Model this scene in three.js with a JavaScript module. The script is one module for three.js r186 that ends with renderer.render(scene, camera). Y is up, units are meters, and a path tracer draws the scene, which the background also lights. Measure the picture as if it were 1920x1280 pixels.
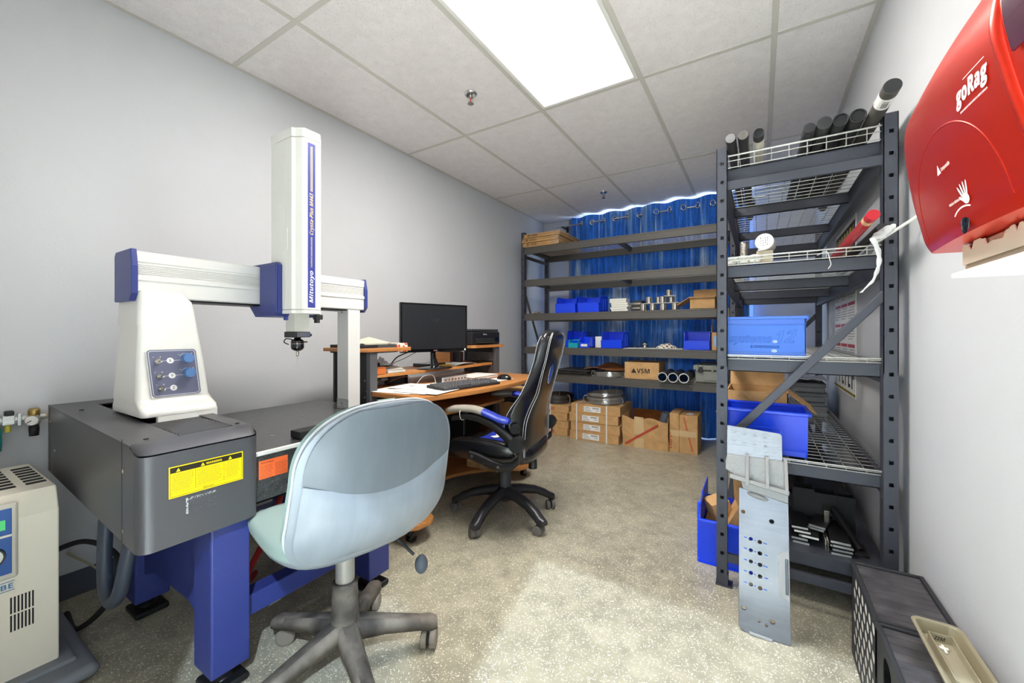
import * as THREE from 'three';
import { RoundedBoxGeometry } from 'three/addons/geometries/RoundedBoxGeometry.js';
import { mergeGeometries } from 'three/addons/utils/BufferGeometryUtils.js';
import { RectAreaLightUniformsLib } from 'three/addons/lights/RectAreaLightUniformsLib.js';

// Room frame: X to the right, Y up, D = depth into the room (three.js z = -D). Metres. The camera stands in the doorway.
const scene = new THREE.Scene();
const renderer = new THREE.WebGLRenderer({ antialias: true });
renderer.toneMapping = THREE.LinearToneMapping;
renderer.toneMappingExposure = 1.34;
renderer.shadowMap.enabled = true;
RectAreaLightUniformsLib.init();
const camera = new THREE.PerspectiveCamera(80.84, 1.5, 0.05, 60);
camera.position.set(0, 1.0575, 0);
camera.rotation.y = 0.55256;
camera.setViewOffset(1920, 1280, 0, 15.83, 1920, 1280);
// daylight behind the curtained window
scene.background = new THREE.Color(0.62, 0.80, 1.0);
scene.backgroundIntensity = 4.5;
// lamp strengths (the lamps themselves are built further down)
const TROFFER = { color: new THREE.Color(1, 0.963, 0.918), power: 19 };
const HIGHBAY = { color: new THREE.Color(0.68, 0.83, 1.0), power: 120 };

// ------------------------------------------------------------------ helpers
let seedState = 7;
const rnd = () => { seedState = (seedState * 1664525 + 1013904223) >>> 0; return seedState / 4294967296; };
const seed = (n) => { seedState = (n * 2654435761) >>> 0; rnd(); rnd(); };
const rr = (a, b) => a + (b - a) * rnd();
const P = (x, y, d) => new THREE.Vector3(x, y, -d);
const lerp = (a, b, t) => a + (b - a) * t;
const hash = (x, y, s) => { let h = (x * 374761393 + y * 668265263 + s * 1442695041) | 0; h = Math.imul(h ^ (h >>> 13), 1274126177); return ((h ^ (h >>> 16)) >>> 0) / 4294967296; };
function vnoise(x, y, px, py, s) {          // tileable value noise, period px, py
  const xi = Math.floor(x), yi = Math.floor(y), fx = x - xi, fy = y - yi, m = (v, p) => ((v % p) + p) % p;
  const u = fx * fx * (3 - 2 * fx), v = fy * fy * (3 - 2 * fy);
  const a = hash(m(xi, px), m(yi, py), s), b = hash(m(xi + 1, px), m(yi, py), s), c = hash(m(xi, px), m(yi + 1, py), s), d = hash(m(xi + 1, px), m(yi + 1, py), s);
  return lerp(lerp(a, b, u), lerp(c, d, u), v);
}
const fbm = (x, y, px, py, s, o = 4) => { let t = 0, a = 0.5, n = 0; for (let i = 0; i < o; i++) { t += a * vnoise(x * 2 ** i, y * 2 ** i, px * 2 ** i, py * 2 ** i, s + i); n += a; a *= 0.5; } return t / n; };
function dtex(w, h, fn, srgb = true, size = 1) {   // fn(u, v) -> [r, g, b] 0..1 ; size = metres one repeat covers
  const a = new Uint8Array(w * h * 4);
  for (let j = 0; j < h; j++) for (let i = 0; i < w; i++) {
    const c = fn(i / w, j / h, i, j), k = (j * w + i) * 4;
    a[k] = Math.max(0, Math.min(255, c[0] * 255)); a[k + 1] = Math.max(0, Math.min(255, c[1] * 255)); a[k + 2] = Math.max(0, Math.min(255, c[2] * 255)); a[k + 3] = 255;
  }
  return fin(new THREE.DataTexture(a, w, h, THREE.RGBAFormat), srgb, size);
}
function fin(t, srgb, size) {
  t.wrapS = t.wrapT = THREE.RepeatWrapping; t.magFilter = THREE.LinearFilter; t.minFilter = THREE.LinearMipmapLinearFilter; t.generateMipmaps = true;
  if (srgb) t.colorSpace = THREE.SRGBColorSpace;
  const s = Array.isArray(size) ? size : [size, size]; t.repeat.set(1 / s[0], 1 / s[1]); t.needsUpdate = true; return t;
}
function ctex(w, h, draw) {                  // printed matter on a canvas, uv 0..1
  const c = document.createElement('canvas'); c.width = w; c.height = h; draw(c.getContext('2d'), w, h);
  const t = new THREE.CanvasTexture(c); t.colorSpace = THREE.SRGBColorSpace; t.needsUpdate = true; return t;
}
const hex = (h) => new THREE.Color(h);
const std = (color, roughness = 0.6, metalness = 0, more = {}) => new THREE.MeshStandardMaterial({ color, roughness, metalness, side: THREE.DoubleSide, ...more });
const phys = (color, roughness = 0.5, metalness = 0, more = {}) => new THREE.MeshPhysicalMaterial({ color, roughness, metalness, side: THREE.DoubleSide, ...more });

function norm(g, keepUV) {                   // one attribute layout for everything; uv in metres by box projection unless kept
  g = g.index ? g.toNonIndexed() : g.clone();
  for (const k of Object.keys(g.attributes)) if (!['position', 'normal', 'uv'].includes(k)) g.deleteAttribute(k);
  if (!g.attributes.normal) g.computeVertexNormals();
  if (keepUV && g.attributes.uv) return g;
  const p = g.attributes.position, uv = new Float32Array(p.count * 2), a = new THREE.Vector3(), b = new THREE.Vector3(), c = new THREE.Vector3();
  for (let i = 0; i < p.count; i += 3) {
    a.fromBufferAttribute(p, i); b.fromBufferAttribute(p, i + 1); c.fromBufferAttribute(p, i + 2);
    const n = b.clone().sub(a).cross(c.clone().sub(a)), x = Math.abs(n.x), y = Math.abs(n.y), z = Math.abs(n.z);
    [a, b, c].forEach((q, k) => { const o = (i + k) * 2; if (y >= x && y >= z) { uv[o] = q.x; uv[o + 1] = -q.z; } else if (x >= z) { uv[o] = -q.z; uv[o + 1] = q.y; } else { uv[o] = q.x; uv[o + 1] = q.y; } });
  }
  g.setAttribute('uv', new THREE.BufferAttribute(uv, 2)); return g;
}
const names = {};
function numbered(n) { names[n] = (names[n] ?? -1) + 1; return names[n] ? n + '_' + String(names[n]).padStart(3, '0') : n; }
const origin = new WeakMap();
// a thing: a Group at its base; parts are authored in world coordinates unless local
function thing(name, label, category, at = [0, 0, 0], o = {}) {
  const g = new THREE.Group(); g.name = numbered(name); g.position.copy(P(...at)); g.rotation.y = o.turn ?? 0;
  g.userData = { label, category }; if (o.group) g.userData.group = o.group;
  origin.set(g, o.local ? new THREE.Vector3() : P(...at)); scene.add(g); return g;
}
function part(parent, name, geos, mat, o = {}) {
  let list = (Array.isArray(geos) ? geos : [geos]).map((g) => norm(g, mat.userData.keepUV || g.userData.keepUV));
  const geo = list.length > 1 ? mergeGeometries(list) : list[0];
  const og = origin.get(parent) ?? new THREE.Vector3(); geo.translate(-og.x, -og.y, -og.z);
  const m = new THREE.Mesh(geo, mat); m.name = name; m.castShadow = m.receiveShadow = true;
  if (o.label) m.userData.label = o.label; if (o.kind) m.userData.kind = o.kind;
  origin.set(m, og); parent.add(m); return m;
}
function one(name, label, category, geos, mat, o = {}) {   // a thing that is one mesh
  const m = part(scene, numbered(name), geos, mat, o); m.userData.label = label; m.userData.category = category; if (o.group) m.userData.group = o.group; recentre(m); return m;
}
function recentre(m) { m.geometry.computeBoundingBox(); const b = m.geometry.boundingBox, c = new THREE.Vector3((b.min.x + b.max.x) / 2, b.min.y, (b.min.z + b.max.z) / 2); m.geometry.translate(-c.x, -c.y, -c.z); m.position.copy(c); origin.set(m, c); }
function struct(name, geos, mat, parent = scene) { const m = part(parent, name, geos, mat); if (parent === scene) m.userData.kind = 'structure'; return m; }
function copy(t, at, o = {}) {               // a further individual of the same kind
  const c = t.clone(); c.name = numbered(t.name.replace(/_\d{3}$/, '')); c.position.copy(P(...at)); if (o.turn !== undefined) c.rotation.y = o.turn;
  c.userData = { ...t.userData }; if (o.label) c.userData.label = o.label; if (o.scale) c.scale.set(...o.scale); scene.add(c); return c;
}
function box(x0, x1, y0, y1, d0, d1, r = 0, seg = 2) {
  const w = x1 - x0, h = y1 - y0, d = d1 - d0, rad = Math.min(r, w / 2.02, h / 2.02, d / 2.02);
  const g = rad > 0 ? new RoundedBoxGeometry(w, h, d, seg, rad) : new THREE.BoxGeometry(w, h, d);
  return g.translate((x0 + x1) / 2, (y0 + y1) / 2, -(d0 + d1) / 2);
}
function cyl(a, b, r0, r1 = r0, seg = 20, open = false) {
  const v = b.clone().sub(a), g = new THREE.CylinderGeometry(r1, r0, v.length(), seg, 1, open);
  g.applyQuaternion(new THREE.Quaternion().setFromUnitVectors(new THREE.Vector3(0, 1, 0), v.clone().normalize())); return g.translate((a.x + b.x) / 2, (a.y + b.y) / 2, (a.z + b.z) / 2);
}
const tube = (pts, r, seg = 8, n = pts.length * 6, closed = false) => new THREE.TubeGeometry(new THREE.CatmullRomCurve3(pts, closed, 'centripetal'), n, r, seg, closed);
const ball = (p, r, sx = 1, sy = 1, sz = 1, n = 16) => new THREE.SphereGeometry(r, n, n * 0.7 | 0).scale(sx, sy, sz).translate(p.x, p.y, p.z);
const shape = (pts) => new THREE.Shape(pts.map(([x, y]) => new THREE.Vector2(x, y)));
function rrect(w, h, r, cx = 0, cy = 0) {
  const s = new THREE.Shape(), x = cx - w / 2, y = cy - h / 2; r = Math.min(r, w / 2, h / 2);
  s.moveTo(x + r, y); s.lineTo(x + w - r, y); s.absarc(x + w - r, y + r, r, -Math.PI / 2, 0); s.lineTo(x + w, y + h - r); s.absarc(x + w - r, y + h - r, r, 0, Math.PI / 2);
  s.lineTo(x + r, y + h); s.absarc(x + r, y + h - r, r, Math.PI / 2, Math.PI); s.lineTo(x, y + r); s.absarc(x + r, y + r, r, Math.PI, Math.PI * 1.5); return s;
}
const hole = (cx, cy, w, h = w, r = 0) => { const s = rrect(w, h, Math.max(r, 1e-4), cx, cy); return new THREE.Path(s.getPoints(r ? 5 : 1)); };
function ext(s, depth, bevel = 0, curve = 8) { return new THREE.ExtrudeGeometry(s, { depth: depth - 2 * bevel, bevelEnabled: bevel > 0, bevelThickness: bevel, bevelSize: bevel, bevelOffset: -bevel, bevelSegments: 2, curveSegments: curve }).translate(0, 0, bevel); }
// extrusions: profile in (X,Y) along D from d0 to d1; profile in (X,D) along Y; profile in (D,Y) along X
const extXY = (s, d0, d1, bevel = 0, c = 8) => ext(s, d1 - d0, bevel, c).translate(0, 0, -d1);
const extXD = (s, y0, y1, bevel = 0, c = 8) => ext(s, y1 - y0, bevel, c).rotateX(-Math.PI / 2).translate(0, y0, 0);
const extDY = (s, x0, x1, bevel = 0, c = 8) => ext(s, x1 - x0, bevel, c).rotateY(Math.PI / 2).translate(x0, 0, 0);
function lathe(pts, at, seg = 24) { return new THREE.LatheGeometry(pts.map(([r, y]) => new THREE.Vector2(r, y)), seg).translate(at.x, at.y, at.z); }
function loft(rings, capA = true, capB = true, closed = true) {   // rings of equal length -> smooth skin
  const n = rings[0].length, pos = [], idx = [];
  for (const r of rings) for (const p of r) pos.push(p.x, p.y, p.z);
  const m = closed ? n : n - 1;
  for (let i = 0; i < rings.length - 1; i++) for (let j = 0; j < m; j++) { const a = i * n + j, b = i * n + (j + 1) % n, c = a + n, d = b + n; idx.push(a, b, c, b, d, c); }
  let g = new THREE.BufferGeometry(); g.setAttribute('position', new THREE.Float32BufferAttribute(pos, 3)); g.setIndex(idx); g.computeVertexNormals();
  const caps = [];
  for (const [ok, r, flip] of [[capA, rings[0], true], [capB, rings.at(-1), false]]) if (ok && closed) {
    const c = r.reduce((s, p) => s.add(p), new THREE.Vector3()).multiplyScalar(1 / n), q = [];
    for (let j = 0; j < n; j++) { const a = r[j], b = r[(j + 1) % n]; (flip ? [c, b, a] : [c, a, b]).forEach((p) => q.push(p.x, p.y, p.z)); }
    const k = new THREE.BufferGeometry(); k.setAttribute('position', new THREE.Float32BufferAttribute(q, 3)); k.computeVertexNormals(); caps.push(k);
  }
  return caps.length ? mergeGeometries([stripped(g), ...caps.map(stripped)]) : g;
}
function stripped(g) { g = g.index ? g.toNonIndexed() : g; for (const k of Object.keys(g.attributes)) if (!['position', 'normal'].includes(k)) g.deleteAttribute(k); return g; }
const strippedMerge = (list) => mergeGeometries(list.map((g) => stripped(g.clone())));
function sheet(fn, nu, nv, th = 0) {         // a surface fn(u,v) -> Vector3, thickened along its normal by th
  const at = (u, v) => fn(Math.max(0, Math.min(1, u)), Math.max(0, Math.min(1, v)));
  const nrm = (u, v) => { const e = 1e-3, a = at(u + e, v).sub(at(u - e, v)), b = at(u, v + e).sub(at(u, v - e)); return a.cross(b).normalize(); };
  const pos = [], uvs = [], idx = [], N = (nu + 1) * (nv + 1);
  for (let k = 0; k < (th ? 2 : 1); k++) for (let j = 0; j <= nv; j++) for (let i = 0; i <= nu; i++) { const u = i / nu, v = j / nv, p = at(u, v); if (k) p.addScaledVector(nrm(u, v), -th); pos.push(p.x, p.y, p.z); uvs.push(u, v); }
  const q = (a, b, c, d) => idx.push(a, b, c, b, d, c);
  for (let j = 0; j < nv; j++) for (let i = 0; i < nu; i++) { const a = j * (nu + 1) + i; q(a, a + 1, a + nu + 1, a + nu + 2); if (th) q(N + a + 1, N + a, N + a + nu + 2, N + a + nu + 1); }
  const g = new THREE.BufferGeometry(); g.setAttribute('position', new THREE.Float32BufferAttribute(pos, 3)); g.setAttribute('uv', new THREE.Float32BufferAttribute(uvs, 2)); g.setIndex(idx); g.computeVertexNormals();
  if (!th) return g;
  const e = [], ring = [];
  for (let i = 0; i < nu; i++) ring.push(i); for (let j = 0; j < nv; j++) ring.push(j * (nu + 1) + nu); for (let i = nu; i > 0; i--) ring.push(nv * (nu + 1) + i); for (let j = nv; j > 0; j--) ring.push(j * (nu + 1));
  const E = []; ring.forEach((a, k) => { const b = ring[(k + 1) % ring.length]; for (const t of [a, N + a, b, b, N + a, N + b]) { e.push(pos[t * 3], pos[t * 3 + 1], pos[t * 3 + 2]); E.push(0, 0); } });
  const s = new THREE.BufferGeometry(); s.setAttribute('position', new THREE.Float32BufferAttribute(e, 3)); s.setAttribute('uv', new THREE.Float32BufferAttribute(E, 2)); s.computeVertexNormals();
  return mergeGeometries([g.toNonIndexed(), s]);
}
// a printed sheet: corner at o, edge vectors U and V (world), stands off along their normal by lift
function print(o, U, V, lift = 0.0006) {
  const n = U.clone().cross(V).normalize().multiplyScalar(lift), g = new THREE.BufferGeometry(), c = [o, o.clone().add(U), o.clone().add(U).add(V), o.clone().add(V)].map((p) => p.clone().add(n));
  g.setAttribute('position', new THREE.Float32BufferAttribute(c.flatMap((p) => [p.x, p.y, p.z]), 3)); g.setAttribute('uv', new THREE.Float32BufferAttribute([0, 0, 1, 0, 1, 1, 0, 1], 2)); g.setIndex([0, 1, 2, 0, 2, 3]); g.computeVertexNormals(); g.userData.keepUV = true; return g;
}
const printMat = (t, rough = 0.5, more = {}) => { const m = std(0xffffff, rough, 0, { map: t, ...more }); m.userData.keepUV = true; return m; };
const onPlace = (g, at, turn = 0) => g.rotateY(turn).translate(at[0], at[1], -at[2]);

// ------------------------------------------------------------------ materials
const grain = (s, f = 64, amp = 0.5) => dtex(256, 256, (u, v) => { const n = 0.5 + amp * (fbm(u * f, v * f, f, f, s, 3) - 0.5); return [n, n, n]; }, false, 0.12);
const T = {};
T.fine = grain(3, 48, 1); T.orange = grain(11, 20, 1);
T.smudge = dtex(512, 512, (u, v) => { const n = fbm(u * 5, v * 5, 5, 5, 21, 6), k = 0.5 + 0.26 * n; return [k, k, k]; }, false, 0.7);
T.wall = dtex(512, 512, (u, v) => { const n = 0.985 + 0.03 * (fbm(u * 4, v * 4, 4, 4, 31, 5) - 0.5); return [n, n, n]; }, true, 1.6);
T.ceil = (() => { seed(5); const w = 1024, a = new Float32Array(w * w).fill(1), b = 0;
  for (let i = 0; i < 7000; i++) { const x = rnd() * w, y = rnd() * w, l = 1 + rnd() ** 3 * 7, t = rnd() * 6.28, k = rr(0.30, 0.72); for (let s = 0; s < l; s += 0.5) { const xi = (x + Math.cos(t) * s + w) % w | 0, yi = (y + Math.sin(t) * s + w) % w | 0; a[yi * w + xi] = Math.min(a[yi * w + xi], 1 - k); } }
  return (f) => dtex(w, w, (u, v, i, j) => { const n = a[j * w + i]; return f(n, u, v); }, f.srgb, 0.61); })();
const ceilMap = T.ceil(Object.assign((n, u, v) => { const k = (0.955 + 0.05 * (fbm(u * 16, v * 16, 16, 16, 9, 4) - 0.5)) * (0.42 + 0.58 * n); return [k, k * 0.985, k * 0.98]; }, { srgb: true }));
const ceilBump = T.ceil(Object.assign((n) => [n, n, n], { srgb: false }));
T.floor = (() => { seed(17); const w = 2048, c = new Float32Array(w * w * 3);
  for (let j = 0; j < w; j++) for (let i = 0; i < w; i++) { const n = fbm(i / w * 40, j / w * 40, 40, 40, 41, 4), m = fbm(i / w * 6, j / w * 6, 6, 6, 57, 3), k = 0.86 + 0.24 * (n - 0.5) + 0.14 * (m - 0.5), o = (j * w + i) * 3; c[o] = 0.765 * k; c[o + 1] = 0.735 * k; c[o + 2] = 0.64 * k; }
  for (let q = 0; q < 46000; q++) { const x = rnd() * w, y = rnd() * w, l = rr(1.1, 3.6) * (rnd() < 0.05 ? 1.9 : 1), b = rr(0.7, 1.7), t = rnd() * 6.28, ca = Math.cos(t), sa = Math.sin(t), kind = rnd(), col = kind < 0.62 ? [0.97, 0.955, 0.89] : kind < 0.93 ? [0.88, 0.86, 0.78] : [0.60, 0.57, 0.48];
    for (let dy = -l; dy <= l; dy++) for (let dx = -l; dx <= l; dx++) { const a = dx * ca + dy * sa, e = -dx * sa + dy * ca, r = (a / l) ** 2 + (e / b) ** 2; if (r < 1) { const xi = (x + dx + w) % w | 0, yi = (y + dy + w) % w | 0, o = (yi * w + xi) * 3, f = 0.96; for (let h = 0; h < 3; h++) c[o + h] = lerp(c[o + h], col[h], f); } } }
  return dtex(w, w, (u, v, i, j) => { const o = (j * w + i) * 3; return [c[o], c[o + 1], c[o + 2]]; }, true, 1.9); })();
T.wood = dtex(1024, 256, (u, v) => { const g = fbm(u * 3, v * 40, 3, 40, 61, 5), f = vnoise(u * 12, v * 220, 12, 220, 63), r = 0.5 + 0.5 * Math.sin((v * 9 + 1.1 * fbm(u * 2, v * 3, 2, 3, 67, 3)) * 6.283), k = 0.86 + 0.2 * (g - 0.5) + 0.10 * (f - 0.5) + 0.06 * (r - 0.5); return [0.86 * k, 0.575 * k * (0.96 + 0.08 * g), 0.31 * k]; }, true, [0.9, 0.22]);
T.card = dtex(512, 512, (u, v) => { const n = fbm(u * 10, v * 10, 10, 10, 71, 5), f = vnoise(u * 200, v * 90, 200, 90, 73), s = 0.5 + 0.5 * Math.sin(u * 6.283 * 64), k = 0.9 + 0.16 * (n - 0.5) + 0.07 * (f - 0.5) + 0.03 * (s - 0.5); return [0.88 * k, 0.69 * k, 0.46 * k]; }, true, 0.4);
T.brush = dtex(512, 512, (u, v) => { const n = fbm(u * 4, v * 160, 4, 160, 81, 3), k = 0.55 + 0.55 * (n - 0.5); return [k, k, k]; }, false, 0.3);
T.granite = dtex(512, 512, (u, v) => { const a = vnoise(u * 150, v * 150, 150, 150, 91), b = vnoise(u * 90, v * 90, 90, 90, 93), k = 0.17 + 0.10 * (fbm(u * 20, v * 20, 20, 20, 95, 4) - 0.5) + (a > 0.84 ? 0.28 * (a - 0.84) / 0.16 : 0) - (b < 0.2 ? 0.07 : 0); return [k * 1.35, k * 1.35, k * 1.37]; }, true, 0.3);
T.fabric = dtex(256, 256, (u, v) => { const a = 0.5 + 0.5 * Math.sin(u * 6.283 * 40) * Math.sin(v * 6.283 * 40), n = vnoise(u * 60, v * 60, 60, 60, 101), k = 0.25 + 0.5 * a + 0.25 * n; return [k, k, k]; }, false, 0.1);
T.leather = dtex(256, 256, (u, v) => { const a = vnoise(u * 40, v * 40, 40, 40, 111), b = vnoise(u * 80, v * 80, 80, 80, 113), k = 0.5 + 0.4 * (Math.abs(a - 0.5) + 0.5 * Math.abs(b - 0.5)); return [k, k, k]; }, false, 0.12);
const M = {
  wall: std(0xd1d2d4, 0.62, 0, { map: T.wall, bumpMap: T.orange, bumpScale: 0.0003 }),
  floor: std(0xffffff, 0.29, 0, { map: T.floor }),
  tile: std(0xfcf9f9, 0.95, 0, { map: ceilMap, bumpMap: ceilBump, bumpScale: 0.0012 }),
  tee: std(0xd0cbc2, 0.5), base: std(0x4a4f5b, 0.55),
  cream: phys(0xf0ede5, 0.42, 0, { clearcoat: 0.15, clearcoatRoughness: 0.4 }),
  creamGrey: std(0xd8d5c9, 0.5), white: std(0xeeece6, 0.45), offwhite: std(0xe9e6dc, 0.55),
  blueCmm: phys(0x303c80, 0.42, 0, { bumpMap: T.fine, bumpScale: 0.0005, clearcoat: 0.1 }),
  navy: std(0x2f3c86, 0.45), alum: std(0xd9d9d7, 0.42, 0.55, { roughnessMap: T.brush }), alumPaint: std(0xe6e4df, 0.4, 0.1),
  greyBox: std(0x58575a, 0.4, 0.4, { bumpMap: T.fine, bumpScale: 0.0002 }),
  granite: std(0xffffff, 0.3, 0, { map: T.granite }),
  black: std(0x17181a, 0.45), blackMatte: std(0x1d1d1f, 0.75), blackGloss: phys(0x0d0d0f, 0.16, 0, { clearcoat: 0.4, clearcoatRoughness: 0.1 }), dark: std(0x2b2c2f, 0.55), rubber: std(0x222222, 0.85),
  rackBack: std(0x5a5651, 0.5, 0.15, { bumpMap: T.fine, bumpScale: 0.0002 }), rack: std(0x454750, 0.5, 0.2, { bumpMap: T.fine, bumpScale: 0.0002 }), wire: std(0xc9c8c2, 0.35, 0.7), chrome: std(0xd8d8d8, 0.14, 1), steel: std(0xb9b3a8, 0.3, 0.9, { roughnessMap: T.brush }),
  wood: std(0xffffff, 0.42, 0, { map: T.wood }), card: std(0xffffff, 0.8, 0, { map: T.card }), cardDark: std(0xb88a5c, 0.88, 0, { map: T.card }), tape: phys(0xd9b98a, 0.25, 0, { clearcoat: 0.3 }), paper: std(0xf2f0ea, 0.85),
  bin: phys(0x0846f5, 0.36, 0, { clearcoat: 0.25, clearcoatRoughness: 0.3 }), binPale: phys(0x3f74d8, 0.5, 0, { roughnessMap: T.smudge, bumpMap: T.fine, bumpScale: 0.0003 }), teal: phys(0x1aa7b5, 0.4), 
  leather: phys(0x17171a, 0.29, 0, { bumpMap: T.leather, bumpScale: 0.0006, roughnessMap: T.leather, clearcoat: 0.25, clearcoatRoughness: 0.35 }), leatherBlue: phys(0x2338a0, 0.4, 0, { bumpMap: T.leather, bumpScale: 0.0005 }), stitch: std(0xdedede, 0.7),
  mesh: std(0x1f1f22, 0.6), red: phys(0xb3121c, 0.3, 0, { clearcoat: 0.5 }),
  greenFab: phys(0x8fa29a, 0.95, 0, { bumpMap: T.fabric, bumpScale: 0.0012, sheen: 0.4, sheenRoughness: 0.6, sheenColor: new THREE.Color(0.5, 0.56, 0.54) }),
};
// ------------------------------------------------------------------ the room shell
const XL = -2.347, XR = 0.442, DB = 4.588, DF = -0.15, CH = 2.4517;
const floor = struct('floor', [box(-4.4, 6.4, -0.12, 0, -8, 4.9)], M.floor);
struct('wall_left', [box(XL - 0.12, XL, 0, 2.62, DF, 4.9)], M.wall);
struct('wall_right', [box(XR, XR + 0.12, 0, 2.62, DF, 4.9)], M.wall);
{ const s = shape([[XL, 0], [XR, 0], [XR, 2.62], [XL, 2.62]]); s.holes.push(new THREE.Path([[-1.89, 0.1], [-1.89, 2.445], [-0.05, 2.445], [-0.05, 0.1]].map(([x, y]) => new THREE.Vector2(x, y))));
  struct('wall_back', [extXY(s, DB, DB + 0.14)], M.wall); }
{ const s = shape([[-4.4, 0], [6.4, 0], [6.4, 5.6], [-4.4, 5.6]]); s.holes.push(new THREE.Path([[-0.53, 0.001], [-0.53, 2.05], [0.405, 2.05], [0.405, 0.001]].map(([x, y]) => new THREE.Vector2(x, y))));
  struct('wall_front', [extXY(s, DF - 0.12, DF)], M.wall); }
struct('baseboard_left', [box(XL, XL + 0.008, 0, 0.1, DF, DB, 0.003)], M.base);
struct('baseboard_back', [box(XL, -1.99, 0, 0.1, DB - 0.008, DB, 0.003), box(-0.04, XR, 0, 0.1, DB - 0.008, DB, 0.003)], M.base);
struct('baseboard_right', [box(XR - 0.008, XR, 0, 0.1, DF, DB, 0.003)], M.base);
struct('trim_1', [box(-0.585, -0.53, 0, 2.05, DF, DF + 0.012, 0.003), box(0.405, 0.436, 0, 2.05, DF, DF + 0.012, 0.003), box(-0.585, 0.436, 2.05, 2.105, DF, DF + 0.012, 0.003)], M.base);
// the shop beyond the doorway (behind the camera) that lets its lamps in
struct('wall_shop_left', [box(-4.52, -4.4, 0, 5.6, -8, DF - 0.12)], M.wall); struct('wall_shop_right', [box(6.4, 6.52, 0, 5.6, -8, DF - 0.12)], M.wall);
struct('wall_shop_back', [box(-4.4, 6.4, 0, 5.6, -8.12, -8)], M.wall); struct('ceiling_shop', [box(-4.4, 6.4, 5.6, 5.7, -8, DF)], M.wall);

// suspended ceiling: tiles and tees hang from one deck
const ceiling = struct('ceiling', [box(XL, XR, 2.56, 2.62, DF, 4.9)], M.offwhite);
const colX = [XL, -1.769, -1.159, -0.549, 0.061, XR], rowD = [DF, 1.019, 2.239, 3.459, DB];
for (let i = 0; i < 5; i++) for (let j = 0; j < 4; j++) {
  if (i === 2 && j === 1) continue;           // the light fitting fills this bay
  const g = box(colX[i] + 0.003, colX[i + 1] - 0.003, CH + 0.0015, CH + 0.016, rowD[j] + 0.003, rowD[j + 1] - 0.003);
  const m = part(ceiling, 'ceiling_tile', [g], M.tile);
  const uv = m.geometry.attributes.uv, ox = (i * 0.37 + j * 0.21), oy = i * 0.113 + j * 0.47; for (let k = 0; k < uv.count; k++) uv.setXY(k, uv.getX(k) + ox, uv.getY(k) + oy);
}
for (let i = 1; i < 5; i++) part(ceiling, 'main_tee', [box(colX[i] - 0.012, colX[i] + 0.012, CH - 0.002, CH + 0.0012, DF, DB, 0.0008), box(colX[i] - 0.001, colX[i] + 0.001, CH, CH + 0.1, DF, DB)], M.tee);
for (let j = 1; j < 4; j++) for (let i = 0; i < 5; i++) part(ceiling, 'cross_tee', [box(colX[i] + (i ? 0.012 : 0), colX[i + 1] - (i < 4 ? 0.012 : 0), CH - 0.0016, CH + 0.0012, rowD[j] - 0.012, rowD[j] + 0.012, 0.0006)], M.tee);
part(ceiling, 'wall_angle', [box(XL, XL + 0.02, CH - 0.002, CH + 0.001, DF, DB), box(XR - 0.02, XR, CH - 0.002, CH + 0.001, DF, DB), box(XL, XR, CH - 0.002, CH + 0.001, DB - 0.02, DB), box(XL, XR, CH - 0.002, CH + 0.001, DF, DF + 0.02)], M.tee);

// recessed 2 x 4 ft light fitting
{
  const t = thing('ceiling_light', 'bright white rectangular light panel recessed in the tiled ceiling', 'ceiling light', [-0.854, CH, 1.629]);
  const x0 = -1.146, x1 = -0.562, d0 = 1.032, d1 = 2.226, f = 0.02;
  part(t, 'frame', [box(x0, x0 + f, CH - 0.003, CH + 0.012, d0, d1, 0.002), box(x1 - f, x1, CH - 0.003, CH + 0.012, d0, d1, 0.002), box(x0 + f, x1 - f, CH - 0.003, CH + 0.012, d0, d0 + f, 0.002), box(x0 + f, x1 - f, CH - 0.003, CH + 0.012, d1 - f, d1, 0.002)], M.white);
  part(t, 'housing', [box(x0, x1, CH + 0.02, CH + 0.09, d0, d1)], M.white);
  const lens = new THREE.MeshStandardMaterial({ color: 0xffffff, emissive: 0xfffaf0, emissiveIntensity: 2.2, roughness: 0.6 });
  part(t, 'diffuser', [box(x0 + f, x1 - f, CH + 0.004, CH + 0.01, d0 + f, d1 - f)], lens);
  const l = new THREE.RectAreaLight(TROFFER.color, TROFFER.power, x1 - x0 - 2 * f, d1 - d0 - 2 * f); l.position.copy(P(-0.854, CH - 0.004, 1.629)); l.rotation.x = -Math.PI / 2; scene.add(l);
}
// two high-bay lamps in the shop
for (const [x, y, d, nm] of [[0.0, 4.86, -2.9, 'high bay lamp hanging over the shop straight behind the doorway'], [2.6, 4.95, -2.2, 'high bay lamp hanging over the shop to the right of the doorway'], [0.3, 4.9, -1.05, 'high bay lamp hanging just outside the doorway']]) {
  const t = thing('high_bay_lamp', nm, 'lamp', [x, y, d]);
  part(t, 'reflector', [lathe([[0.14, 0], [0.2, 0.0], [0.19, 0.06], [0.1, 0.16], [0.05, 0.2], [0.0, 0.2]], P(x, y, d), 28)], M.dark);
  part(t, 'hanger', [cyl(P(x, y + 0.2, d), P(x, 5.6, d), 0.006)], M.dark);
  part(t, 'lens', [cyl(P(x, y + 0.004, d), P(x, y + 0.012, d), 0.14, 0.14, 28)], new THREE.MeshStandardMaterial({ color: 0xffffff, emissive: 0xe6f2ff, emissiveIntensity: 4 }));
  const l = new THREE.SpotLight(HIGHBAY.color, HIGHBAY.power * (d > -1.5 ? 10 : 1), 0, 1.35, 0.3, 2); l.position.copy(P(x, y - 0.01, d)); l.target.position.copy(P(x, 0, d)); l.castShadow = true; l.shadow.radius = 2.5; scene.add(l, l.target);
}
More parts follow.
